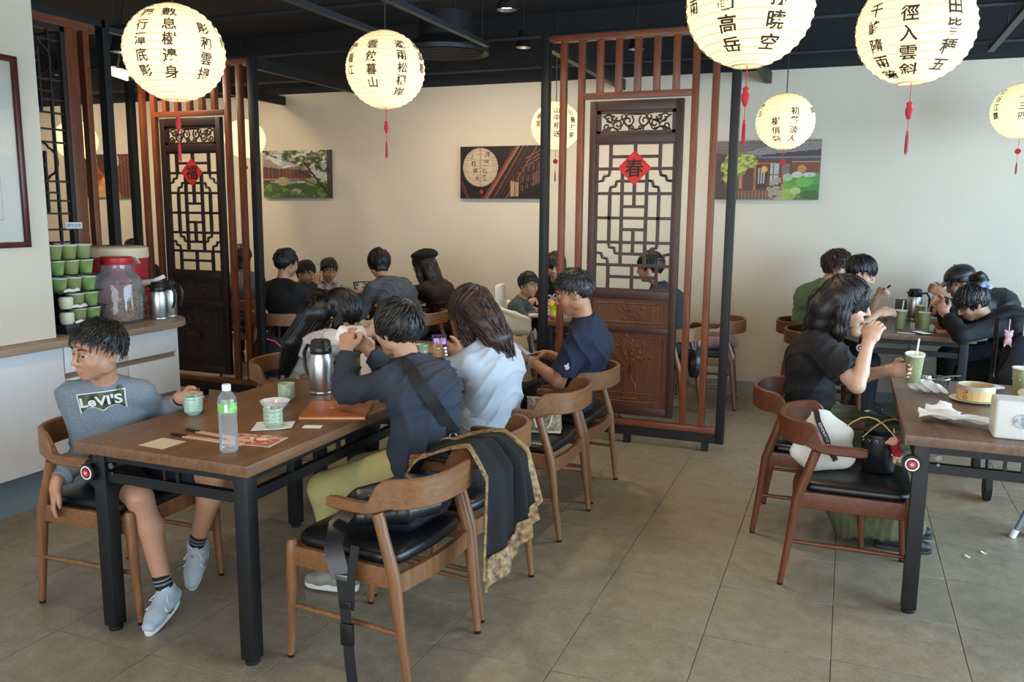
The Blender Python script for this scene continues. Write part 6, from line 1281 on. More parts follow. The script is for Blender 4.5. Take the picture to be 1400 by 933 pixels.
# ================================================================== THINGS ON THE TABLES
TZ = .7505
def sheet(name, fn, nu, nv, th, m, parent=None, loc=None):
    P_ = np.array([[fn(i / nu, j / nv) for j in range(nv + 1)] for i in range(nu + 1)], float)
    du = np.gradient(P_, axis=0); dv = np.gradient(P_, axis=1); N_ = np.cross(du, dv); N_ /= np.linalg.norm(N_, axis=2, keepdims=True) + 1e-9
    a = P_ + N_ * th / 2; b = P_ - N_ * th / 2; mb = MB(); n = (nu + 1) * (nv + 1); I = lambda i, j: i * (nv + 1) + j
    fs = [(I(i, j), I(i + 1, j), I(i + 1, j + 1), I(i, j + 1)) for i in range(nu) for j in range(nv)]; fs += [tuple(n + k for k in f[::-1]) for f in fs]
    rim = [I(i, 0) for i in range(nu)] + [I(nu, j) for j in range(nv)] + [I(i, nv) for i in range(nu, 0, -1)] + [I(0, j) for j in range(nv, 0, -1)]
    fs += [(rim[k], n + rim[k], n + rim[(k + 1) % len(rim)], rim[(k + 1) % len(rim)]) for k in range(len(rim))]
    mb.add([tuple(v) for v in a.reshape(-1, 3)] + [tuple(v) for v in b.reshape(-1, 3)], fs); return mb.build(name, m, parent, loc, sharp=75)
# water bottle
t = thing('water_bottle', 'clear plastic water bottle with green label and white cap on the brown table', 'bottle', (-1.975, 2.285, TZ))
PET = glass('clear_plastic', '#ffffff', .12, .05, .10)
prof = [(.001, .002), (.026, .0), (.031, .006), (.032, .014)] + [(.0325 - .0022 * (k % 2), .02 + .011 * k) for k in range(11)] + [(.032, .142), (.032, .178), (.030, .192), (.022, .208), (.013, .218), (.012, .224)]
MB().lathe(prof, 28, cap=False).build('bottle_wall', PET, t)
MB().lathe([(.0326, .143), (.0328, .145), (.0328, .176), (.0326, .178)], 28, cap=False).build('label', mat('green_film_label', '#58a83f', .35, noise=.35, nscale=45, col2='#a5d486'), t)
MB().lathe([(.001, .219), (.0145, .219), (.015, .222), (.015, .238), (.013, .241), (.001, .241)], 22).build('cap', mat('white_plastic', '#eceeee', .4), t)
MB().box(.0329, .0334, -.0055, .0055, .148, .174).build('label_panel', mat('white_paper', '#ececea', .7), t).rotation_euler = (0, 0, -1.0)
# celadon cups
CEL = mat('celadon_glaze', '#8fb5a3', .22, noise=.15, nscale=25, col2='#a9c7ae', coat=.3); CEL2 = mat('sage_celadon_glaze', '#93a98c', .25, noise=.2, nscale=25, col2='#a9b897', coat=.3)
def teacup(loc, label, m, ribs=5, r=.0375, h=.078):
    t = thing('tea_cup', label, 'cup', loc, 0, 'celadon tea cups'); pr = [(.001, .003), (r * .62, 0), (r * .66, .004), (r * .93, .012)]
    for k in range(ribs): z0 = .016 + (h - .02) * k / ribs; z1 = .016 + (h - .02) * (k + 1) / ribs; pr += [(r * .965, z0), (r, z0 + .004), (r, z1 - .003)]
    pr += [(r * 1.0, h - .001), (r * .97, h), (r * .92, h - .003), (r * .88, .015), (.001, .012)]
    MB().lathe(pr, 32, cap=False).build('cup_wall', m, t, sharp=50)
    mk = MB()
    for k in range(2):
        for j in range(3): a = -1.3 + .5 * k + .12 * j; mk.tube([(r * 1.01 * math.cos(a), r * 1.01 * math.sin(a), .03), (r * 1.01 * math.cos(a + .05), r * 1.01 * math.sin(a + .05), .045), (r * 1.01 * math.cos(a), r * 1.01 * math.sin(a), .058)], .0012, 5)
    mk.build('incised_mark', mat('celadon_pale', '#c9ddd0', .4), t); return t
teacup((-2.47, 2.655, TZ), 'turquoise celadon cup held by the boy in grey', CEL); teacup((-2.035, 2.61, TZ + .0035), 'celadon cup standing on the white napkin', CEL2, 4); teacup((-2.277, 3.02, TZ), 'ribbed sage green cup near the thermos jug', CEL2, 7)
# white bowl
t = thing('dipping_bowl', 'small white bowl with a lobed rim behind the napkin cup', 'bowl', (-2.205, 2.845, TZ)); m = MB(); k = 40; rings = [(.022, .002), (.024, 0), (.034, .006), (.052, .028), (.060, .044), (.057, .044), (.048, .028), (.03, .010), (.001, .008)]; vs = []
for r_, z in rings:
    for i in range(k): a = 2 * PI * i / k; q = r_ * (1 + .06 * (z / .044) * abs(math.cos(4 * a))); vs.append((q * math.cos(a), q * math.sin(a), z))
m.add(vs, [(j * k + i, j * k + (i + 1) % k, (j + 1) * k + (i + 1) % k, (j + 1) * k + i) for j in range(len(rings) - 1) for i in range(k)]); m.build('bowl_wall', mat('white_porcelain', '#e4e4e8', .2), t, sharp=60)
o = sheet('napkin', lambda u, v: (-.075 + .15 * u, (-.07 + .14 * v) * (1 - .25 * u), .0022 + .010 * max(0, u - .7) ** 1 * 1.5 + .006 * max(0, .25 - v)), 10, 10, .0016, mat('tissue_white', '#e8e6e0', .85), None, (-2.045, 2.625, TZ)); o.rotation_euler = (0, 0, .5); tag(o, 'folded white napkin under the celadon cup', 'napkin')
# orange folder
t = thing('menu_folder', 'orange leather menu folder under the elbow of the boy in navy', 'folder', (-1.955, 2.935, TZ), .42); ORL = mat('orange_leather', '#b9642e', .45, noise=.12, nscale=30, bump=.06, bscale=300)
MB().box(-.135, .135, -.145, .145, 0, .0045).build('cover', ORL, t, bevel=.001); MB().box(-.132, .132, -.141, .141, .0045, .0085).build('pages', mat('page_cream', '#d8c7a8', .8), t); MB().box(-.135, .135, -.145, .145, .0085, .013).build('cover', ORL, t, bevel=.001)
m = MB(); m.tube(scroll(0, 0, .018, 1.6, 0, 1), .0012, 5); m.m = Matrix.Translation((0, 0, 0)); e_ = m.build('stamped_emblem', mat('emblem_pale', '#d89a6a', .5), t, (-.03, .02, .0135)); e_.rotation_euler = (PI / 2, 0, 0)
o = MB().box(-.036, .036, -.021, .021, 0, .0012).build('card', mat('white_paper', '#ececea', .7), None, (-1.905, 2.682, TZ)); o.rotation_euler = (0, 0, .35); tag(o, 'small blank white card beside the orange folder', 'card')
o = MB().box(-.058, .058, -.055, .055, 0, .001).build('card', mat('beige_card', '#d3bda2', .7), None, (-2.262, 2.268, TZ)); o.rotation_euler = (0, 0, -.05); tag(o, 'square beige card at the corner of the brown table', 'card')
for k, (y, a) in enumerate(((2.43, -.10), (2.368, -.02))):
    t = thing('chopsticks', 'black-tipped chopsticks in a paper sleeve, ' + ('the pair nearer the beige card' if k else 'the pair nearer the held cup'), 'chopsticks', (-2.155, y, TZ), a, 'chopsticks in paper sleeves')
    MB().box(-.10, .17, -.012, .012, 0, .005).build('paper_sleeve', mat('kraft_pink_paper', '#c89c7c', .75), t, bevel=.001)
    for s in (-1, 1): MB().tube([(-.16, s * .005, .004), (-.09, s * .004, .0035)], .0038, 8).build('stick', mat('black_lacquer', '#0f0f10', .3), t)
t = thing('picture_card', 'red and cream patterned card under the water bottle side of the table', 'card', (-1.985, 2.435, TZ), .12)
def flower(U, V):
    im = Img(U, V, '#b5473f'); n1 = fb(U, V, 7, 11); im.put(n1 > .6, '#d98a7a'); im.put(fb(U, V, 15, 3) > .66, '#e8c8b4'); im.ell(.3, .55, .16, .2, '#efe0b9'); im.ell(.3, .55, .09, .1, '#b5473f'); im.ell(.62, .6, .12, .14, '#f1dcc0'); im.put((U < .02) | (V < .03) | (U > .98) | (V > .97), '#d8b7a4'); return im.a
MB().box(-.10, .10, -.066, .066, 0, .002).build('card_base', mat('beige_card', '#d3bda2', .7), t); paint_grid('printed_face', flower, 60, 40, .198, .13, PRINT, t, Matrix.Translation((0, 0, .0026)))
thermos((-2.225, 3.215, TZ), PI * .96, 'tall steel thermos jug with black lid on the brown table', .25, .056)
t = thing('carton', 'cream carton with a round blue mark between the white jacket and the navy boy', 'carton', (-2.20, 3.62, TZ), .3); MB().box(-.05, .05, -.04, .04, 0, .125).build('carton_box', mat('cream_carton', '#d9cfb8', .6), t, bevel=.004)
m = MB(); m.m = Matrix.Translation((.01, -.0405, .075)) @ Matrix.Rotation(PI / 2, 4, 'X'); m.lathe([(.001, 0), (.021, 0), (.021, .001), (.001, .001)], 22); m.build('blue_mark', mat('deep_blue_print', '#26417d', .5), t)
S = Soft(.005); S.path([(-2.14, 3.75, TZ + .02), (-2.08, 3.78, TZ + .05), (-2.02, 3.80, TZ + .02)], [.02, .04, .018], .02); o = S.build('napkin', mat('tissue_white', '#e8e6e0', .85), None, 0, folds(.008, 60, 5)); tag(o, 'crumpled white napkin beside the cream carton', 'napkin')
teacup((-2.18, 4.12, TZ), 'tall sage green cup on the second table by the purple phone', CEL2, 3, .036, .10)
o = MB().box(-.16, .16, -.11, .11, 0, .006).build('place_mat', mat('tan_mat', '#a07a50', .6, noise=.1), None, (-2.22, 4.50, TZ), bevel=.002); tag(o, 'tan rectangular mat on the far end of the second table', 'mat')
o = MB().box(-.09, .09, -.012, .012, 0, .005).build('paper_sleeve', mat('kraft_pale_paper', '#d9c6ab', .75), None, (-1.90, 3.62, TZ), bevel=.001); o.rotation_euler = (0, 0, .6); tag(o, 'pale paper chopstick sleeve by the elbow of the woman in the hooded top', 'sleeve')
# steamer table
BAM = wood('bamboo', '#c99f63', '#e0be86', .5, 'z'); t = thing('bamboo_steamer', 'round bamboo steamer basket with brown characters standing on a plate', 'steamer', (.588, 4.275, TZ + .012))
MB().lathe([(.070, .0), (.078, .0), (.078, .036), (.0795, .037), (.0795, .058), (.078, .066), (.073, .066), (.072, .01), (.001, .008)], 36, cap=False).build('basket_wall', BAM, t); MB().lathe([(.079, .048), (.0805, .049), (.0805, .066), (.079, .067), (.072, .067), (.0715, .060)], 36, cap=False).build('metal_band', mat('pale_band', '#b9b4a8', .5, metal=.4), t)
MB().lathe([(.001, .020), (.071, .020), (.071, .024), (.001, .024)], 30).build('woven_base', wood('bamboo_inside', '#9c6a35', '#b98147', .6, 'x'), t)
im = MB(); 
for i in range(2): 
    vs_, fs_ = glyph('心' if i else '點', .02); a0 = -2.25; im.add([(.0802 * math.cos(a0 + x * .026 / .08), .0802 * math.sin(a0 + x * .026 / .08), .043 - .026 * i + y * .024) for x, y in vs_], fs_)
im.build('stamped_characters', mat('brown_stamp', '#8a5a2c', .7), t)
o = MB().lathe([(.001, .001), (.055, 0), (.06, .002), (.105, .011), (.107, .0125), (.10, .0125), (.06, .006), (.001, .006)], 36).build('plate', mat('cream_plate', '#e3d9c4', .3), None, (.588, 4.275, TZ)); tag(o, 'cream plate under the bamboo steamer', 'plate')
o.location.z = TZ; 
t = thing('glass_bowl', 'clear glass and steel condiment bowl with a spoon behind the steamer', 'bowl', (.45, 4.56, TZ)); MB().lathe([(.001, .003), (.045, .0), (.055, .008), (.06, .04), (.064, .045), (.058, .044), (.05, .01), (.001, .008)], 30).build('bowl_wall', glass('bowl_glass', '#dfe9ec', .05, .8), t); MB().lathe([(.06, .04), (.066, .045), (.062, .05), (.056, .046)], 30, cap=False).build('steel_rim', STEEL, t); MB().tube([(-.02, 0, .02), (.05, .01, .055), (.11, .02, .06)], [.006, .0035, .005], 8).build('spoon', STEEL, t)
o = MB().lathe([(.001, .001), (.05, 0), (.055, .002), (.10, .012), (.096, .013), (.055, .005), (.001, .005)], 32, squash=.8).build('plate', mat('white_porcelain', '#e4e4e8', .2), None, (.66, 4.62, TZ)); tag(o, 'white oval plate behind the steamer', 'plate')
def crumple(pts, rs, label, seed, loc): 
    S = Soft(.0055); S.path(pts, rs, .015); o = S.build('napkin', mat('tissue_white', '#e8e6e0', .85), None, 0, folds(.010, 48, seed)); tag(o, label, 'napkin'); 
crumple([(.335, 4.42, TZ + .026), (.40, 4.40, TZ + .034), (.47, 4.34, TZ + .02)], [.02, .028, .012], 'crumpled napkin between the steamer and the table edge', 1, 0)
sheet_n = sheet('napkin', lambda u, v: (-.14 + .28 * u, -.06 + .12 * v - .05 * u, .010 + .016 * abs(math.sin(7 * u + 3 * v)) * (1 - .5 * u) + .008 * math.sin(11 * v + 2 * u)), 40, 20, .003, mat('tissue_white', '#e8e6e0', .85), None, (.46, 3.80, TZ + .012)); tag(sheet_n, 'spread crumpled white napkin in front of the steamer', 'napkin')
crumple([(.36, 3.86, TZ + .035), (.42, 3.87, TZ + .04), (.47, 3.83, TZ + .03)], [.018, .026, .012], 'wadded napkin lying on the spread napkin', 2, 0)
t = thing('tissue_box', 'white tissue dispenser with an oval window at the table edge', 'dispenser', (.735, 3.645, TZ)); MB().box(-.17, .17, -.065, .065, 0, .15).build('box_shell', mat('off_white_box', '#dad6cd', .4), t, bevel=.012, seg=3)
m = MB(); m.m = Matrix.Translation((-.075, -.066, .075)) @ Matrix.Rotation(PI / 2, 4, 'X'); m.lathe([(.001, 0), (.030, 0), (.033, .001), (.034, .003), (.030, .003), (.001, .002)], 30, squash=.8); m.build('oval_window', mat('window_grey', '#7b858a', .2, noise=.5, nscale=60, col2='#c9ced0'), t)
straw_cup((.80, 4.47, TZ), 'green takeaway cup with a straw on the steamer table', (0, 0)); 
S = Soft(.006); S.path([(.80, 4.37, TZ + .035), (.86, 4.35, TZ + .07), (.90, 4.36, TZ + .05)], [.03, .05, .03], .02); o = S.build('paper_bag', mat('tissue_cream', '#e3d8c0', .8), None, 0, folds(.009, 40, 4)); tag(o, 'crumpled cream paper bag beside the cup on the steamer table', 'bag')
# window-side back table
straw_cup((.40, 6.80, TZ), 'green takeaway cup with straw by the hand of the man in floral shirt'); straw_cup((.553, 6.735, TZ), 'green takeaway cup with straw standing by the dark phone'); straw_cup((.565, 7.22, TZ), 'green takeaway cup with straw before the thermos jug on the back table')
thermos((.53, 7.43, TZ), .2, 'steel thermos jug on the window-side back table against the wall', .25, .06)
t, Mx, s_ = phone((.53, 6.575, TZ + .006), (.85, .5, 0), (-.5, .85, 0), 'phone with a pale screen lying at the edge of the back table', '#17181a', '#dfe3e4')
o = MB().box(-.06, .06, -.035, .035, 0, .001).build('paper_slip', mat('white_paper', '#ececea', .7), None, (.43, 6.575, TZ)); tag(o, 'white paper slip beside the phone on the back table', 'paper')
for k, (x, y, lab) in enumerate(((.43, 6.80, ''), (.553, 6.735, ''))):
    o = MB().box(-.001, .001, -.016, .016, 0, .05).build('tea_tag', mat('pale_mint_tag', '#b9cdb8', .6), None, (x + .055, y + .005, TZ)); o.rotation_euler = (0, -.1, 1.2); tag(o, 'mint paper tag leaning on the cup ' + ('by the phone' if k else 'by the floral shirt'), 'tag')
def wood_tray(x, y, sx, sy, label):
    t = thing('wooden_tray', label, 'tray', (x, y, TZ)); TW = wood('orange_tray_wood', '#a5682f', '#c98a4c', .45, 'x'); MB().box(-sx, sx, -sy, sy, 0, .006).build('base', TW, t)
    for s in (-1, 1): MB().box(-sx, sx, s * sy - .006, s * sy + .006, .006, .026).build('side', TW, t); MB().box(s * sx - .006, s * sx + .006, -sy + .006, sy - .006, .006, .026).build('side', TW, t)
    b = thing('serving_box', 'square wooden serving box on the ' + ('nearer' if y < 6.9 else 'rear') + ' tray', 'box', (x + .02, y + .01, TZ + .0065)); MB().box(-.065, .065, -.06, .06, 0, .045).build('box_body', TW, b, bevel=.002); MB().lathe([(.001, .045), (.045, .045), (.05, .075), (.045, .075), (.04, .05), (.001, .05)], 22).build('glass_cup', glass('bowl_glass', '#dfe9ec', .05, .8), b)
wood_tray(.74, 6.76, .105, .11, 'wooden tray before the woman with the blue hair tie'); wood_tray(.73, 7.05, .10, .10, 'wooden tray before the person in the leather cap')
t = thing('table_sign', 'small dark picture in a pale stand against the back wall', 'sign', (.44, 7.52, TZ)); MB().box(-.06, .06, -.004, .004, 0, .17).build('pale_frame', mat('white_plastic', '#eceeee', .4), t); MB().box(-.047, .047, -.006, -.004, .03, .155).build('dark_picture', mat('dark_photo', '#2a2626', .3, noise=.6, nscale=30, col2='#6b5a50'), t)
for nm, a, b, lab in (('spoon', DP['arm']['L'][2], (.31, 6.74, 1.075), 'spoon held up by the man in floral shirt'), ('spoon', DC['arm']['L'][2] + np.array([-.06, 0, .04]), (.62, 7.05, .86), 'dark spoon held by the person in the leather cap')):
    a = Vector(a); b = Vector(b); m = MB(); m.tube([a - b, (a - b) * .4, Vector((0, 0, 0))], [.004, .0035, .009], 8); o = m.build(nm, mat('dark_steel', '#3a3a3c', .3, metal=.9), None, b); tag(o, lab, 'spoon')
# back tables: a few dishes
for x, y, lab in ((-4.12, 6.62, 'white plate on the table shared by the woman in a beret, nearer end'), (-4.15, 7.1, 'white plate on the table shared by the woman in a beret, wall end')):
    o = MB().lathe([(.001, .001), (.05, 0), (.055, .002), (.10, .012), (.096, .013), (.055, .005), (.001, .005)], 26).build('plate', mat('white_porcelain', '#e4e4e8', .2), None, (x, y, TZ)); tag(o, lab, 'plate')
t = thing('tablet', 'dark tablet with a black and white picture propped before the boy at the back table', 'tablet', (-4.25, 6.95, TZ), 1.0); m = MB(); m.m = Matrix.Rotation(-.5, 4, 'X'); m.box(-.12, .12, -.004, .004, 0, .17); m.build('tablet_body', mat('black_gloss', '#0a0a0a', .15), t); m = MB(); m.m = Matrix.Rotation(-.5, 4, 'X'); m.box(-.11, .11, -.0055, -.004, .01, .16); m.build('screen', mat('tablet_picture', '#1b1b1e', .3, noise=.8, nscale=22, col2='#c9c9c9'), t); m = MB(); m.box(-.05, .05, .0, .09, 0, .004); m.build('stand', mat('black_gloss', '#0a0a0a', .15), t)
straw_cup((-2.05, 6.26, TZ), 'green takeaway cup on the high chair table', (0, 0), False)
S = Soft(.006); S.ell((-2.13, 6.24, TZ + .10), (.035, .03, .035), None, .01); S.ell((-2.13, 6.24, TZ + .04), (.03, .028, .045), None, .015); S.ell((-2.10, 6.215, TZ + .12), (.015, .012, .02), None, .01); o = S.build('plush_toy', cloth('yellow_plush', '#c9c83a'), None, 1); tag(o, 'small yellow plush toy on the high chair table', 'toy')
o = MB().ball((0, 0, .022), .022, 10).build('toy_ball', mat('blue_toy', '#2c4fa8', .4), None, (-2.17, 6.20, TZ)); tag(o, 'small blue toy ball at the table edge by the toddler', 'toy'); o = MB().ball((0, 0, .018), .018, 10).build('toy_ball', mat('red_toy', '#b8263a', .4), None, (-2.115, 6.175, TZ)); tag(o, 'small red toy ball at the table edge by the toddler', 'toy')

# ================================================================== HIGH CHAIRS AND PUSHCHAIR
HW = mat('white_high_chair_plastic', '#dcd8cc', .35); LEGM = mat('grey_blue_tube', '#8494a0', .35, metal=.5)
def high_chair(x, y, rz, label):
    t = thing('high_chair', label, 'high chair', (x, y, 0), rz, 'white plastic high chairs')
    S = Soft(.010); S.path([(-.12, 0, .60), (.13, 0, .60)], [.03, .03], .03, side=(0, 1, 0), ratio=.17); S.path([(-.15, 0, .62), (-.17, 0, .78), (-.18, 0, .97)], [.022, .022, .02], .03, side=(0, 1, 0), ratio=.14)
    for s in (-1, 1): S.path([(-.16, s * .17, .62), (-.15, s * .175, .80), (.0, s * .18, .76), (.13, s * .18, .72)], [.022, .022, .02, .018], .03); S.path([(-.15, s * .175, .64), (.13, s * .18, .64)], [.02, .02], .03); S.cone((-.1, s * .178, .70), (.1, s * .18, .68), .05, .045, .03, side=(0, 1, 0), ratio=3.0)
    S.build('seat_shell', HW, t); 
    S = Soft(.009); S.path([(.13, -.18, .755), (.23, -.17, .755), (.27, 0, .755), (.23, .17, .755), (.13, .18, .755)], .018, .02); S.cone((.17, -.12, .745), (.17, .12, .745), .012, .012, .01, side=(1, 0, 0), ratio=.14); S.build('tray', HW, t)
    S = Soft(.009); S.cone((.155, -.10, .60), (.155, .10, .60), .02, .02, .02, side=(0, 0, 1), ratio=.3); S.build('front_panel', HW, t)
    for sx in (-1, 1):
        for sy in (-1, 1):
            lg = MB().cyl((sx * .13, sy * .14, .60), (sx * .27, sy * .27, .03), .015, .012).build('leg', LEGM, t); MB().cyl((sx * .268, sy * .268, .04), (sx * .278, sy * .278, 0), .016, .015).build('foot_cap', mat('white_plastic', '#eceeee', .4), lg)
high_chair(-2.50, 6.48, .1, 'white high chair the toddler sits in'); high_chair(1.254, 4.646, PI * .75, 'white high chair with grey tube legs behind the steamer table')
t = thing('pushchair', 'black folding pushchair with a foam handle and hung charms by the window-side table', 'pushchair', (1.02, 5.38, 0)); FOAM = mat('black_foam', '#17181a', .8); FR = mat('dark_frame_tube', '#2a2c2f', .4, metal=.5)
MB().tube([(-.22, -.12, 1.035), (-.16, -.12, 1.065), (.22, -.12, 1.045), (.26, -.10, 1.0)], .019, 12).build('handle_grip', FOAM, t)
for s in (-1, 1): MB().tube([(s * .22, -.1, 1.02), (s * .20, .05, .70), (s * .20, .30, .12)], .013, 10).build('frame_tube', FR, t); MB().tube([(s * .20, .05, .70), (s * .20, -.14, .10)], .012, 10).build('frame_tube', FR, t)
S = Soft(.010); S.path([(0, .12, .36), (0, .32, .34)], [.05, .05], .03, side=(1, 0, 0), ratio=.28); S.path([(0, .06, .38), (0, -.02, .65), (0, -.05, .92)], [.045, .05, .045], .03, side=(1, 0, 0), ratio=.26); S.build('seat_cloth', cloth('black_pushchair_cloth', '#0b0c0e'), t, 1, folds(.006, 20, 8))
S = Soft(.009); S.path([(-.05, -.13, .90), (-.06, -.15, .72), (-.04, -.14, .55)], [.05, .07, .06], .03, side=(1, 0, 0), ratio=.55); S.build('hanging_pouch', cloth('navy_pouch', '#1f2733'), t, 1, folds(.006, 25, 9))
for sx, y, z in ((-.2, -.16, .08), (.2, -.16, .08), (-.2, .31, .08), (.2, .31, .08)): m = MB(); m.m = Matrix.Translation((sx, y, z)) @ Matrix.Rotation(PI / 2, 4, 'Y'); m.lathe([(.001, -.012), (.05, -.012), (.08, -.016), (.08, .016), (.05, .012), (.001, .012)], 22); m.build('wheel', mat('black_rubber', '#0d0d0d', .7), t)
for k, (x, c, lab) in enumerate(((-.165, '#c9a0a8', 'pink bear-shaped charm hanging from the pushchair handle'), (-.095, '#d3a23c', 'golden charm hanging from the pushchair handle'))):
    q = thing('charm', lab, 'charm', (1.02 + x, 5.25, .93 - .05 * k)); MB().cyl((0, 0, .03), (0, .0, .10 + .05 * k), .0025, n=6).build('loop', mat('pale_loop', '#d8c0c4', .5), q)
    S = Soft(.004); S.ell((0, 0, .015), (.022, .012, .02), None, .008); S.ell((0, 0, -.02), (.019, .011, .022), None, .008)
    for s in (-1, 1): S.ell((s * .016, 0, .035), (.008, .007, .008), None, .004); S.cone((s * .012, 0, -.03), (s * .016, 0, -.05), .007, .006, .005)
    S.build('figure', mat('charm_' + c, c, .5), q)
q = thing('blue_pouch', 'bright blue pouch tied to the pushchair handle', 'pouch', (1.0, 5.24, .95)); S = Soft(.006); S.path([(-.02, 0, .02), (.03, 0, .0)], [.035, .03], .02, side=(0, 1, 0), ratio=1.6); S.build('pouch_cloth', cloth('bright_blue_cloth', '#2f86c9'), q, 1, folds(.004, 40, 3)); MB().cyl((0, 0, .04), (0, 0, .11), .002, n=6).build('cord', CORD, q)

# ================================================================== BAGS AND COATS ON THE CHAIRS
# white tote and black bucket bag
t = thing('tote_bag', 'white canvas tote bag with a black lettered strap on the dark armchair', 'bag', (0, 0, 0)); TOTE = cloth('white_canvas', '#d8d2c6', .06, 120, .15, 200)
S = Soft(.007); S.path([(-.035, 3.83, .535), (-.045, 3.84, .64), (-.06, 3.85, .725)], [.052, .050, .022], .04, side=(.93, .36, 0), ratio=.44); S.path([(-.15, 3.775, .56), (-.08, 3.80, .54), (.04, 3.86, .535)], [.028, .05, .05], .04)
to = S.build('bag_body', TOTE, t, 1, folds(.007, 17, 6)); bvt = BVHTree.FromPolygons([v.co for v in to.data.vertices], [tuple(p.vertices) for p in to.data.polygons])
so, pts_ = strap_on(bvt, (-.085, 3.80, .76), (-.03, 3.72, .66), (.02, 3.76, .54), 20, .012, .008, t, STRAP, 'strap')
im = MB(); L_ = 'GENERATION'
for i, ch in enumerate(L_):
    k = 5 + i; q, no = pts_[k]; d = (pts_[k + 1][0] - pts_[k - 1][0]).normalized(); sd = no.cross(d).normalized(); gv_, gf_ = glyph(ch, .02); im.add([q + no * .0045 + d * (x * .014) + sd * (y * .016) for x, y in gv_], gf_)
im.build('lettering', mat('print_white', '#d7dad6', .8), so)
t = thing('bucket_bag', 'black leather bucket bag with a chain strap beside the white tote', 'bag', (.185, 3.90, .4825)); LEA = mat('black_bag_leather', '#141417', .35, noise=.1, nscale=40, bump=.08, bscale=200)
MB().lathe([(.001, .0), (.062, 0), (.068, .006), (.074, .14), (.072, .165), (.068, .165), (.066, .02), (.001, .015)], 30, squash=.85).build('bag_body', LEA, t)
for s in (-1, 1): m = MB(); [m.tube([(s * .07 - s * .03 * q, -.055 + .002 * q, .155 + .09 * math.sin(q * PI / 8)) for q in range(9)][i:i + 2], .0035, 5) for i in range(8)]; m.build('chain_strap', mat('bag_chain', '#b8a67a', .3, metal=.9), t)
for q in range(6): a = -PI * (.15 + .14 * q); m = MB(); m.tube([(.0735 * math.cos(a), .063 * math.sin(a), .146 + .008 * math.sin(i * PI / 5) ) if False else (.0735 * math.cos(a) + .007 * math.cos(i * PI / 5) * -math.sin(a), .063 * math.sin(a) + .007 * math.cos(i * PI / 5) * math.cos(a), .14 + .007 * math.sin(i * PI / 5)) for i in range(10)], .0018, 5, closed=True); m.build('eyelet', mat('bolt_steel', '#8c8d90', .3, metal=1), t)
t = thing('plush_charm', 'little plush charm in a red coat hanging on the black bucket bag', 'charm', (.245, 3.855, .60)); S = Soft(.004); S.ell((-.01, -.005, .03), (.022, .019, .019), None, .006); S.cone((-.028, -.012, .026), (-.034, -.014, .025), .008, .008, .004); S.build('head', mat('pig_pink', '#e0a98c', .7), t); S = Soft(.004); S.path([(.0, 0, .01), (.012, 0, -.022)], [.018, .021], .01); S.cone((0, -.015, .0), (-.004, -.03, -.012), .008, .007, .006); S.cone((.0, .01, .04), (.012, .005, .035), .016, .014, .01); S.build('red_coat', cloth('red_knit', '#b8202a'), t); S = Soft(.004); S.path([(.004, -.01, -.038), (.002, -.012, -.058)], [.009, .008], .005); S.path([(.02, .006, -.038), (.022, .006, -.058)], [.009, .008], .005); S.build('legs', mat('pig_pink', '#e0a98c', .7), t); S = Soft(.004); S.path([(-.008, 0, -.03), (.012, -.012, -.036), (.03, .0, -.032)], .006, .006); S.build('coat_trim', cloth('white_fleece', '#e3e0da'), t); MB().cyl((0, 0, .045), (-.01, .01, .085), .0015, n=6).build('loop', mat('bag_chain', '#b8a67a', .3, metal=.9), t)
# black sling bag on the front chair
t = thing('sling_bag', 'black leather sling bag with a dangling buckle strap on the front armchair seat', 'bag', (-1.415, 2.50, .505))
S = Soft(.007); S.path([(-.10, -.09, .06), (.02, .0, .065), (.09, .09, .07)], [.062, .078, .062], .03, side=(0, 0, 1), ratio=.80); S.build('bag_body', mat('embossed_black_leather', '#1c232c', .35, noise=.25, nscale=35, bump=.12, bscale=60), t, 1, folds(.003, 20, 2))
S = Soft(.006); S.path([(-.075, -.135, .05), (.045, -.05, .055), (.12, .05, .06)], [.03, .038, .03], .02, side=(0, 0, 1), ratio=.9); S.build('front_pocket', mat('black_bag_leather', '#141417', .35, noise=.1, nscale=40, bump=.08, bscale=200), t, 1, folds(.002, 22, 3))
m = MB(); m.tube([(-.14, -.10, .09), (-.04, -.03, .125), (.07, .075, .12)], .004, 6); m.build('zip', mat('dark_zip', '#3a3d42', .3, metal=.7), t)
def ribbon(nm, pts, w, m, parent, ax=(1, .3, 0), th=.004):
    mb = MB(); mb.sweep(pts, lambda i: [(-w, -th / 2), (w, -th / 2), (w, th / 2), (-w, th / 2)], [Vector(ax).cross(Vector(pts[min(i + 1, len(pts) - 1)]) - Vector(pts[max(i - 1, 0)])).normalized() for i in range(len(pts))]); return mb.build(nm, m, parent)
ribbon('strap_tab', [(-.12, -.12, .07), (-.125, -.205, .04), (-.105, -.262, -.02), (-.07, -.278, -.11)], .032, mat('black_bag_leather', '#141417', .35, noise=.1, nscale=40, bump=.08, bscale=200), t, (1, .25, 0))
ribbon('strap', [(-.07, -.276, -.10), (-.055, -.280, -.20), (-.045, -.282, -.30), (-.035, -.284, -.42), (-.028, -.284, -.475)], .019, STRAP, t, (1, .1, 0)); ribbon('strap', [(-.02, -.262, .0), (-.03, -.276, -.10), (-.035, -.279, -.22)], .015, STRAP, t, (1, .1, 0))
MB().box(-.024, .024, -.292, -.274, -.345, -.265).build('buckle', mat('black_plastic', '#131314', .35), t, (-.045, 0, 0), bevel=.006); MB().box(-.024, .024, -.286, -.276, -.215, -.19).build('strap_slider', mat('black_plastic', '#131314', .35), t, (-.05, 0, 0), bevel=.003); MB().box(-.03, .03, -.284, -.27, -.12, -.10).build('strap_slider', mat('bolt_steel', '#8c8d90', .3, metal=1), t, (-.07, 0, 0), bevel=.003)
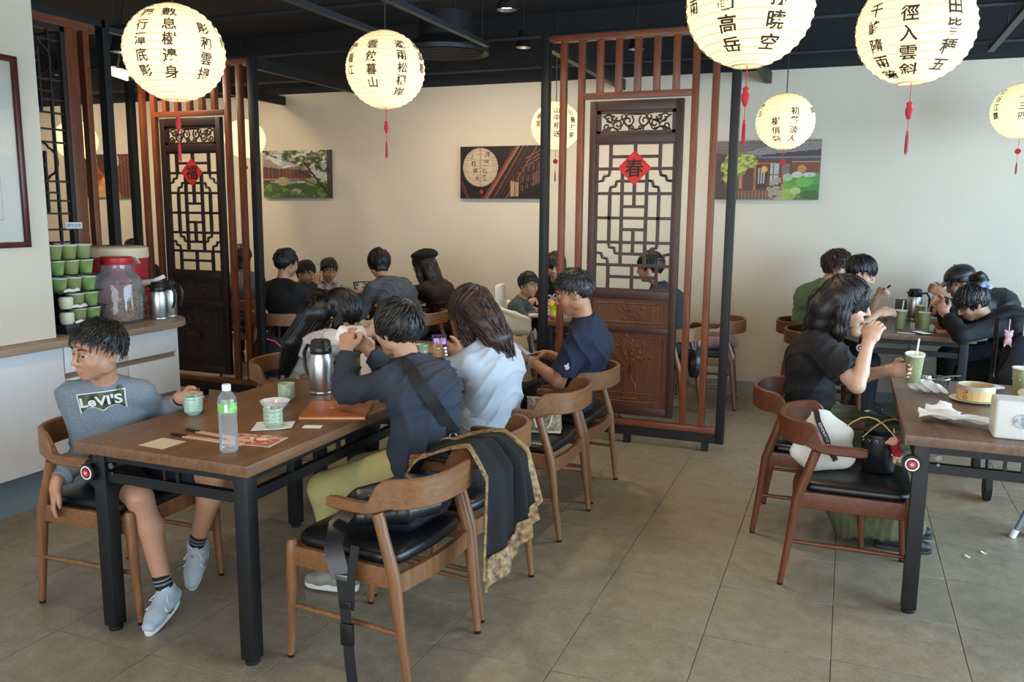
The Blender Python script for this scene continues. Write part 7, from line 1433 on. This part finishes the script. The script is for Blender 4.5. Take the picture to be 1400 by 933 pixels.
# dark scarf-coat draped over the arms between the two front chairs
t = thing('draped_coat', 'black coat with gold brocade edging draped over the arms of two armchairs', 'coat', (0, 0, 0)); BLKW = cloth('black_wool', '#07080c', .1, 90, .12, 160)
GOLD = mat('gold_brocade', '#a8895a', .6, noise=.55, nscale=55, col2='#4f3a22', bump=.2, bscale=80)
def drape(u, v):
    # u across the drape (0 table side hang, .42 ridge, 1 aisle-side hang), v along the arms
    y = 2.80 + .25 * (v - .5) + .03 * math.sin(5 * v); n = .010 * math.sin(14 * v + 4 * u) + .008 * math.sin(23 * v - 3 * u)
    if u < .35: a = u / .35; return (-1.50 + .10 * a - .02 * v, y - .02 * (1 - a), .56 + .13 * math.sin(a * PI / 2) + n * .5)
    a = (u - .35) / .65; x = -1.40 + .26 * min(1, a * 1.7) + .10 * a * (v); z = .69 + .075 * math.sin(min(1, a * 1.9) * PI / 2) if a < .42 else .757 - .42 * ((a - .42) / .58) ** 1.15 * (.55 + .45 * (1 - v)); return (x + n + .05 * a * a, y - .10 * a * a - .05 * a, z)
sheet('coat_cloth', drape, 46, 30, .010, BLKW, t)
def edge(v0, v1): return lambda u, v: tuple(np.array(drape(.12 + .88 * u, v0 + (v1 - v0) * v)) + np.array([.004, -.012 if v0 < .5 else .012, .008]))
sheet('brocade_edge', edge(.95, 1.06), 46, 6, .008, GOLD, t); sheet('brocade_edge', edge(-.05, .04), 46, 5, .008, GOLD, t); sheet('brocade_hem', lambda u, v: tuple(np.array(drape(.955 + .075 * u, v)) + np.array([.012, -.008, -.01])), 6, 30, .010, GOLD, t)
# checked handbag
t = thing('handbag', 'beige checked handbag with cream handles on the armchair behind the woman in the hooded top', 'bag', (-1.385, 3.945, .4825), .25); CHK = mat('checked_canvas', '#b9a98c', .6, noise=.5, nscale=70, col2='#6b5a45', bump=.1, bscale=200)
bm = bmesh.new(); m = MB(); k = 24
for z, sx, sy in ((0, .085, .05), (.01, .09, .055), (.10, .085, .05), (.165, .09, .025), (.175, .092, .018)): m.v += [(math.copysign(abs(math.cos(2 * PI * i / k)) ** .4, math.cos(2 * PI * i / k)) * sx, math.copysign(abs(math.sin(2 * PI * i / k)) ** .4, math.sin(2 * PI * i / k)) * sy, z) for i in range(k)]
m.f = [(j * k + i, j * k + (i + 1) % k, (j + 1) * k + (i + 1) % k, (j + 1) * k + i) for j in range(4) for i in range(k)] + [tuple(range(k - 1, -1, -1)), tuple(range(4 * k, 5 * k))]; m.mi = [0] * len(m.f); bm.free(); m.build('bag_body', CHK, t, sharp=50)
for s in (-1, 1): MB().tube([(-.045, s * .045, .12), (-.05, s * .075, .09), (-.035, s * .085, .04), (.0, s * .085, .02), (.035, s * .082, .05), (.045, s * .07, .10), (.04, s * .045, .13)], .006, 8).build('handle', mat('cream_leather', '#cbbd9f', .5), t)
m = MB(); m.tube([(-.085, 0, .175), (.085, 0, .175)], .004, 6); m.build('zip', mat('dark_zip', '#3a3d42', .3, metal=.7), t); m = MB(); m.box(-.088, .088, -.0555, .0555, .0, .012); m.build('base_trim', mat('cream_leather', '#cbbd9f', .5), t, bevel=.003)
# backpack on the chair of the man in black
t = thing('backpack', 'dark backpack with a pink zip edge on the chair of the man in black', 'bag', (-4.42, 5.70, .20)); S = Soft(.008); S.path([(0, 0, .06), (0, 0, .25)], [.07, .085], .03, side=(1, 0, 0), ratio=.6); S.build('pack_body', cloth('dark_navy_nylon', '#1b212b'), t, 1, folds(.004, 20, 4)); MB().tube([(-.12, -.05, .26), (-.08, -.075, .31), (0, -.085, .325), (.08, -.075, .31), (.12, -.05, .26)], .006, 6).build('pink_zip_edge', mat('coral_pink', '#d9646c', .5), t); MB().tube([(-.05, .02, .32), (-.05, .03, .45), (.05, .03, .45), (.05, .02, .32)], .012, 8).build('shoulder_strap', STRAP, t)
# pink coat on the chair by the back wall
t = thing('pink_coat', 'pale pink coat heaped on the armchair at the back wall', 'coat', (-1.05, 7.02, .48)); S = Soft(.009); S.path([(-.1, -.10, .04), (.05, .0, .06), (.14, .12, .10), (.22, .16, .02)], [.05, .07, .06, .04], .04); S.path([(.16, -.14, .10), (.22, -.16, -.04), (.23, -.17, -.16)], [.04, .035, .02], .03); S.build('coat_cloth', cloth('pale_pink_cloth', '#d6aeb0', .08), t, 1, folds(.010, 22, 7))
o = MB().box(-.05, .05, -.04, .04, 0, .08).build('blue_carton', mat('sky_blue_carton', '#5d9fc9', .5), None, (-1.17, 6.88, .481), bevel=.003); tag(o, 'small sky blue carton on the chair seat beside the pink coat', 'carton')
t = thing('black_bag', 'black bag slung on the chair behind the carved screen', 'bag', (-1.03, 6.45, .36)); S = Soft(.008); S.path([(0, -.06, .08), (0, .06, .08)], [.06, .06], .03, side=(0, 0, 1), ratio=.55); S.build('bag_body', LEA, t, 1, folds(.004, 24, 3)); MB().tube([(0, -.06, .16), (-.015, -.03, .35), (-.015, .03, .35), (0, .06, .16)], .006, 6).build('handle', LEA, t)
# bits of dropped paper on the floor
for k, (x, y) in enumerate(((.62, 4.28), (.70, 4.36), (.95, 4.05), (.83, 3.92))):
    o = sheet('paper_scrap', lambda u, v: (-.014 + .028 * u, -.01 + .02 * v, .002 + .004 * math.sin(6 * u + k)), 4, 4, .0015, mat('tissue_white', '#e8e6e0', .85), None, (x, y, .001)); tag(o, 'tiny white paper scrap dropped on the floor by the steamer table', 'scrap', 'paper scraps on the floor')
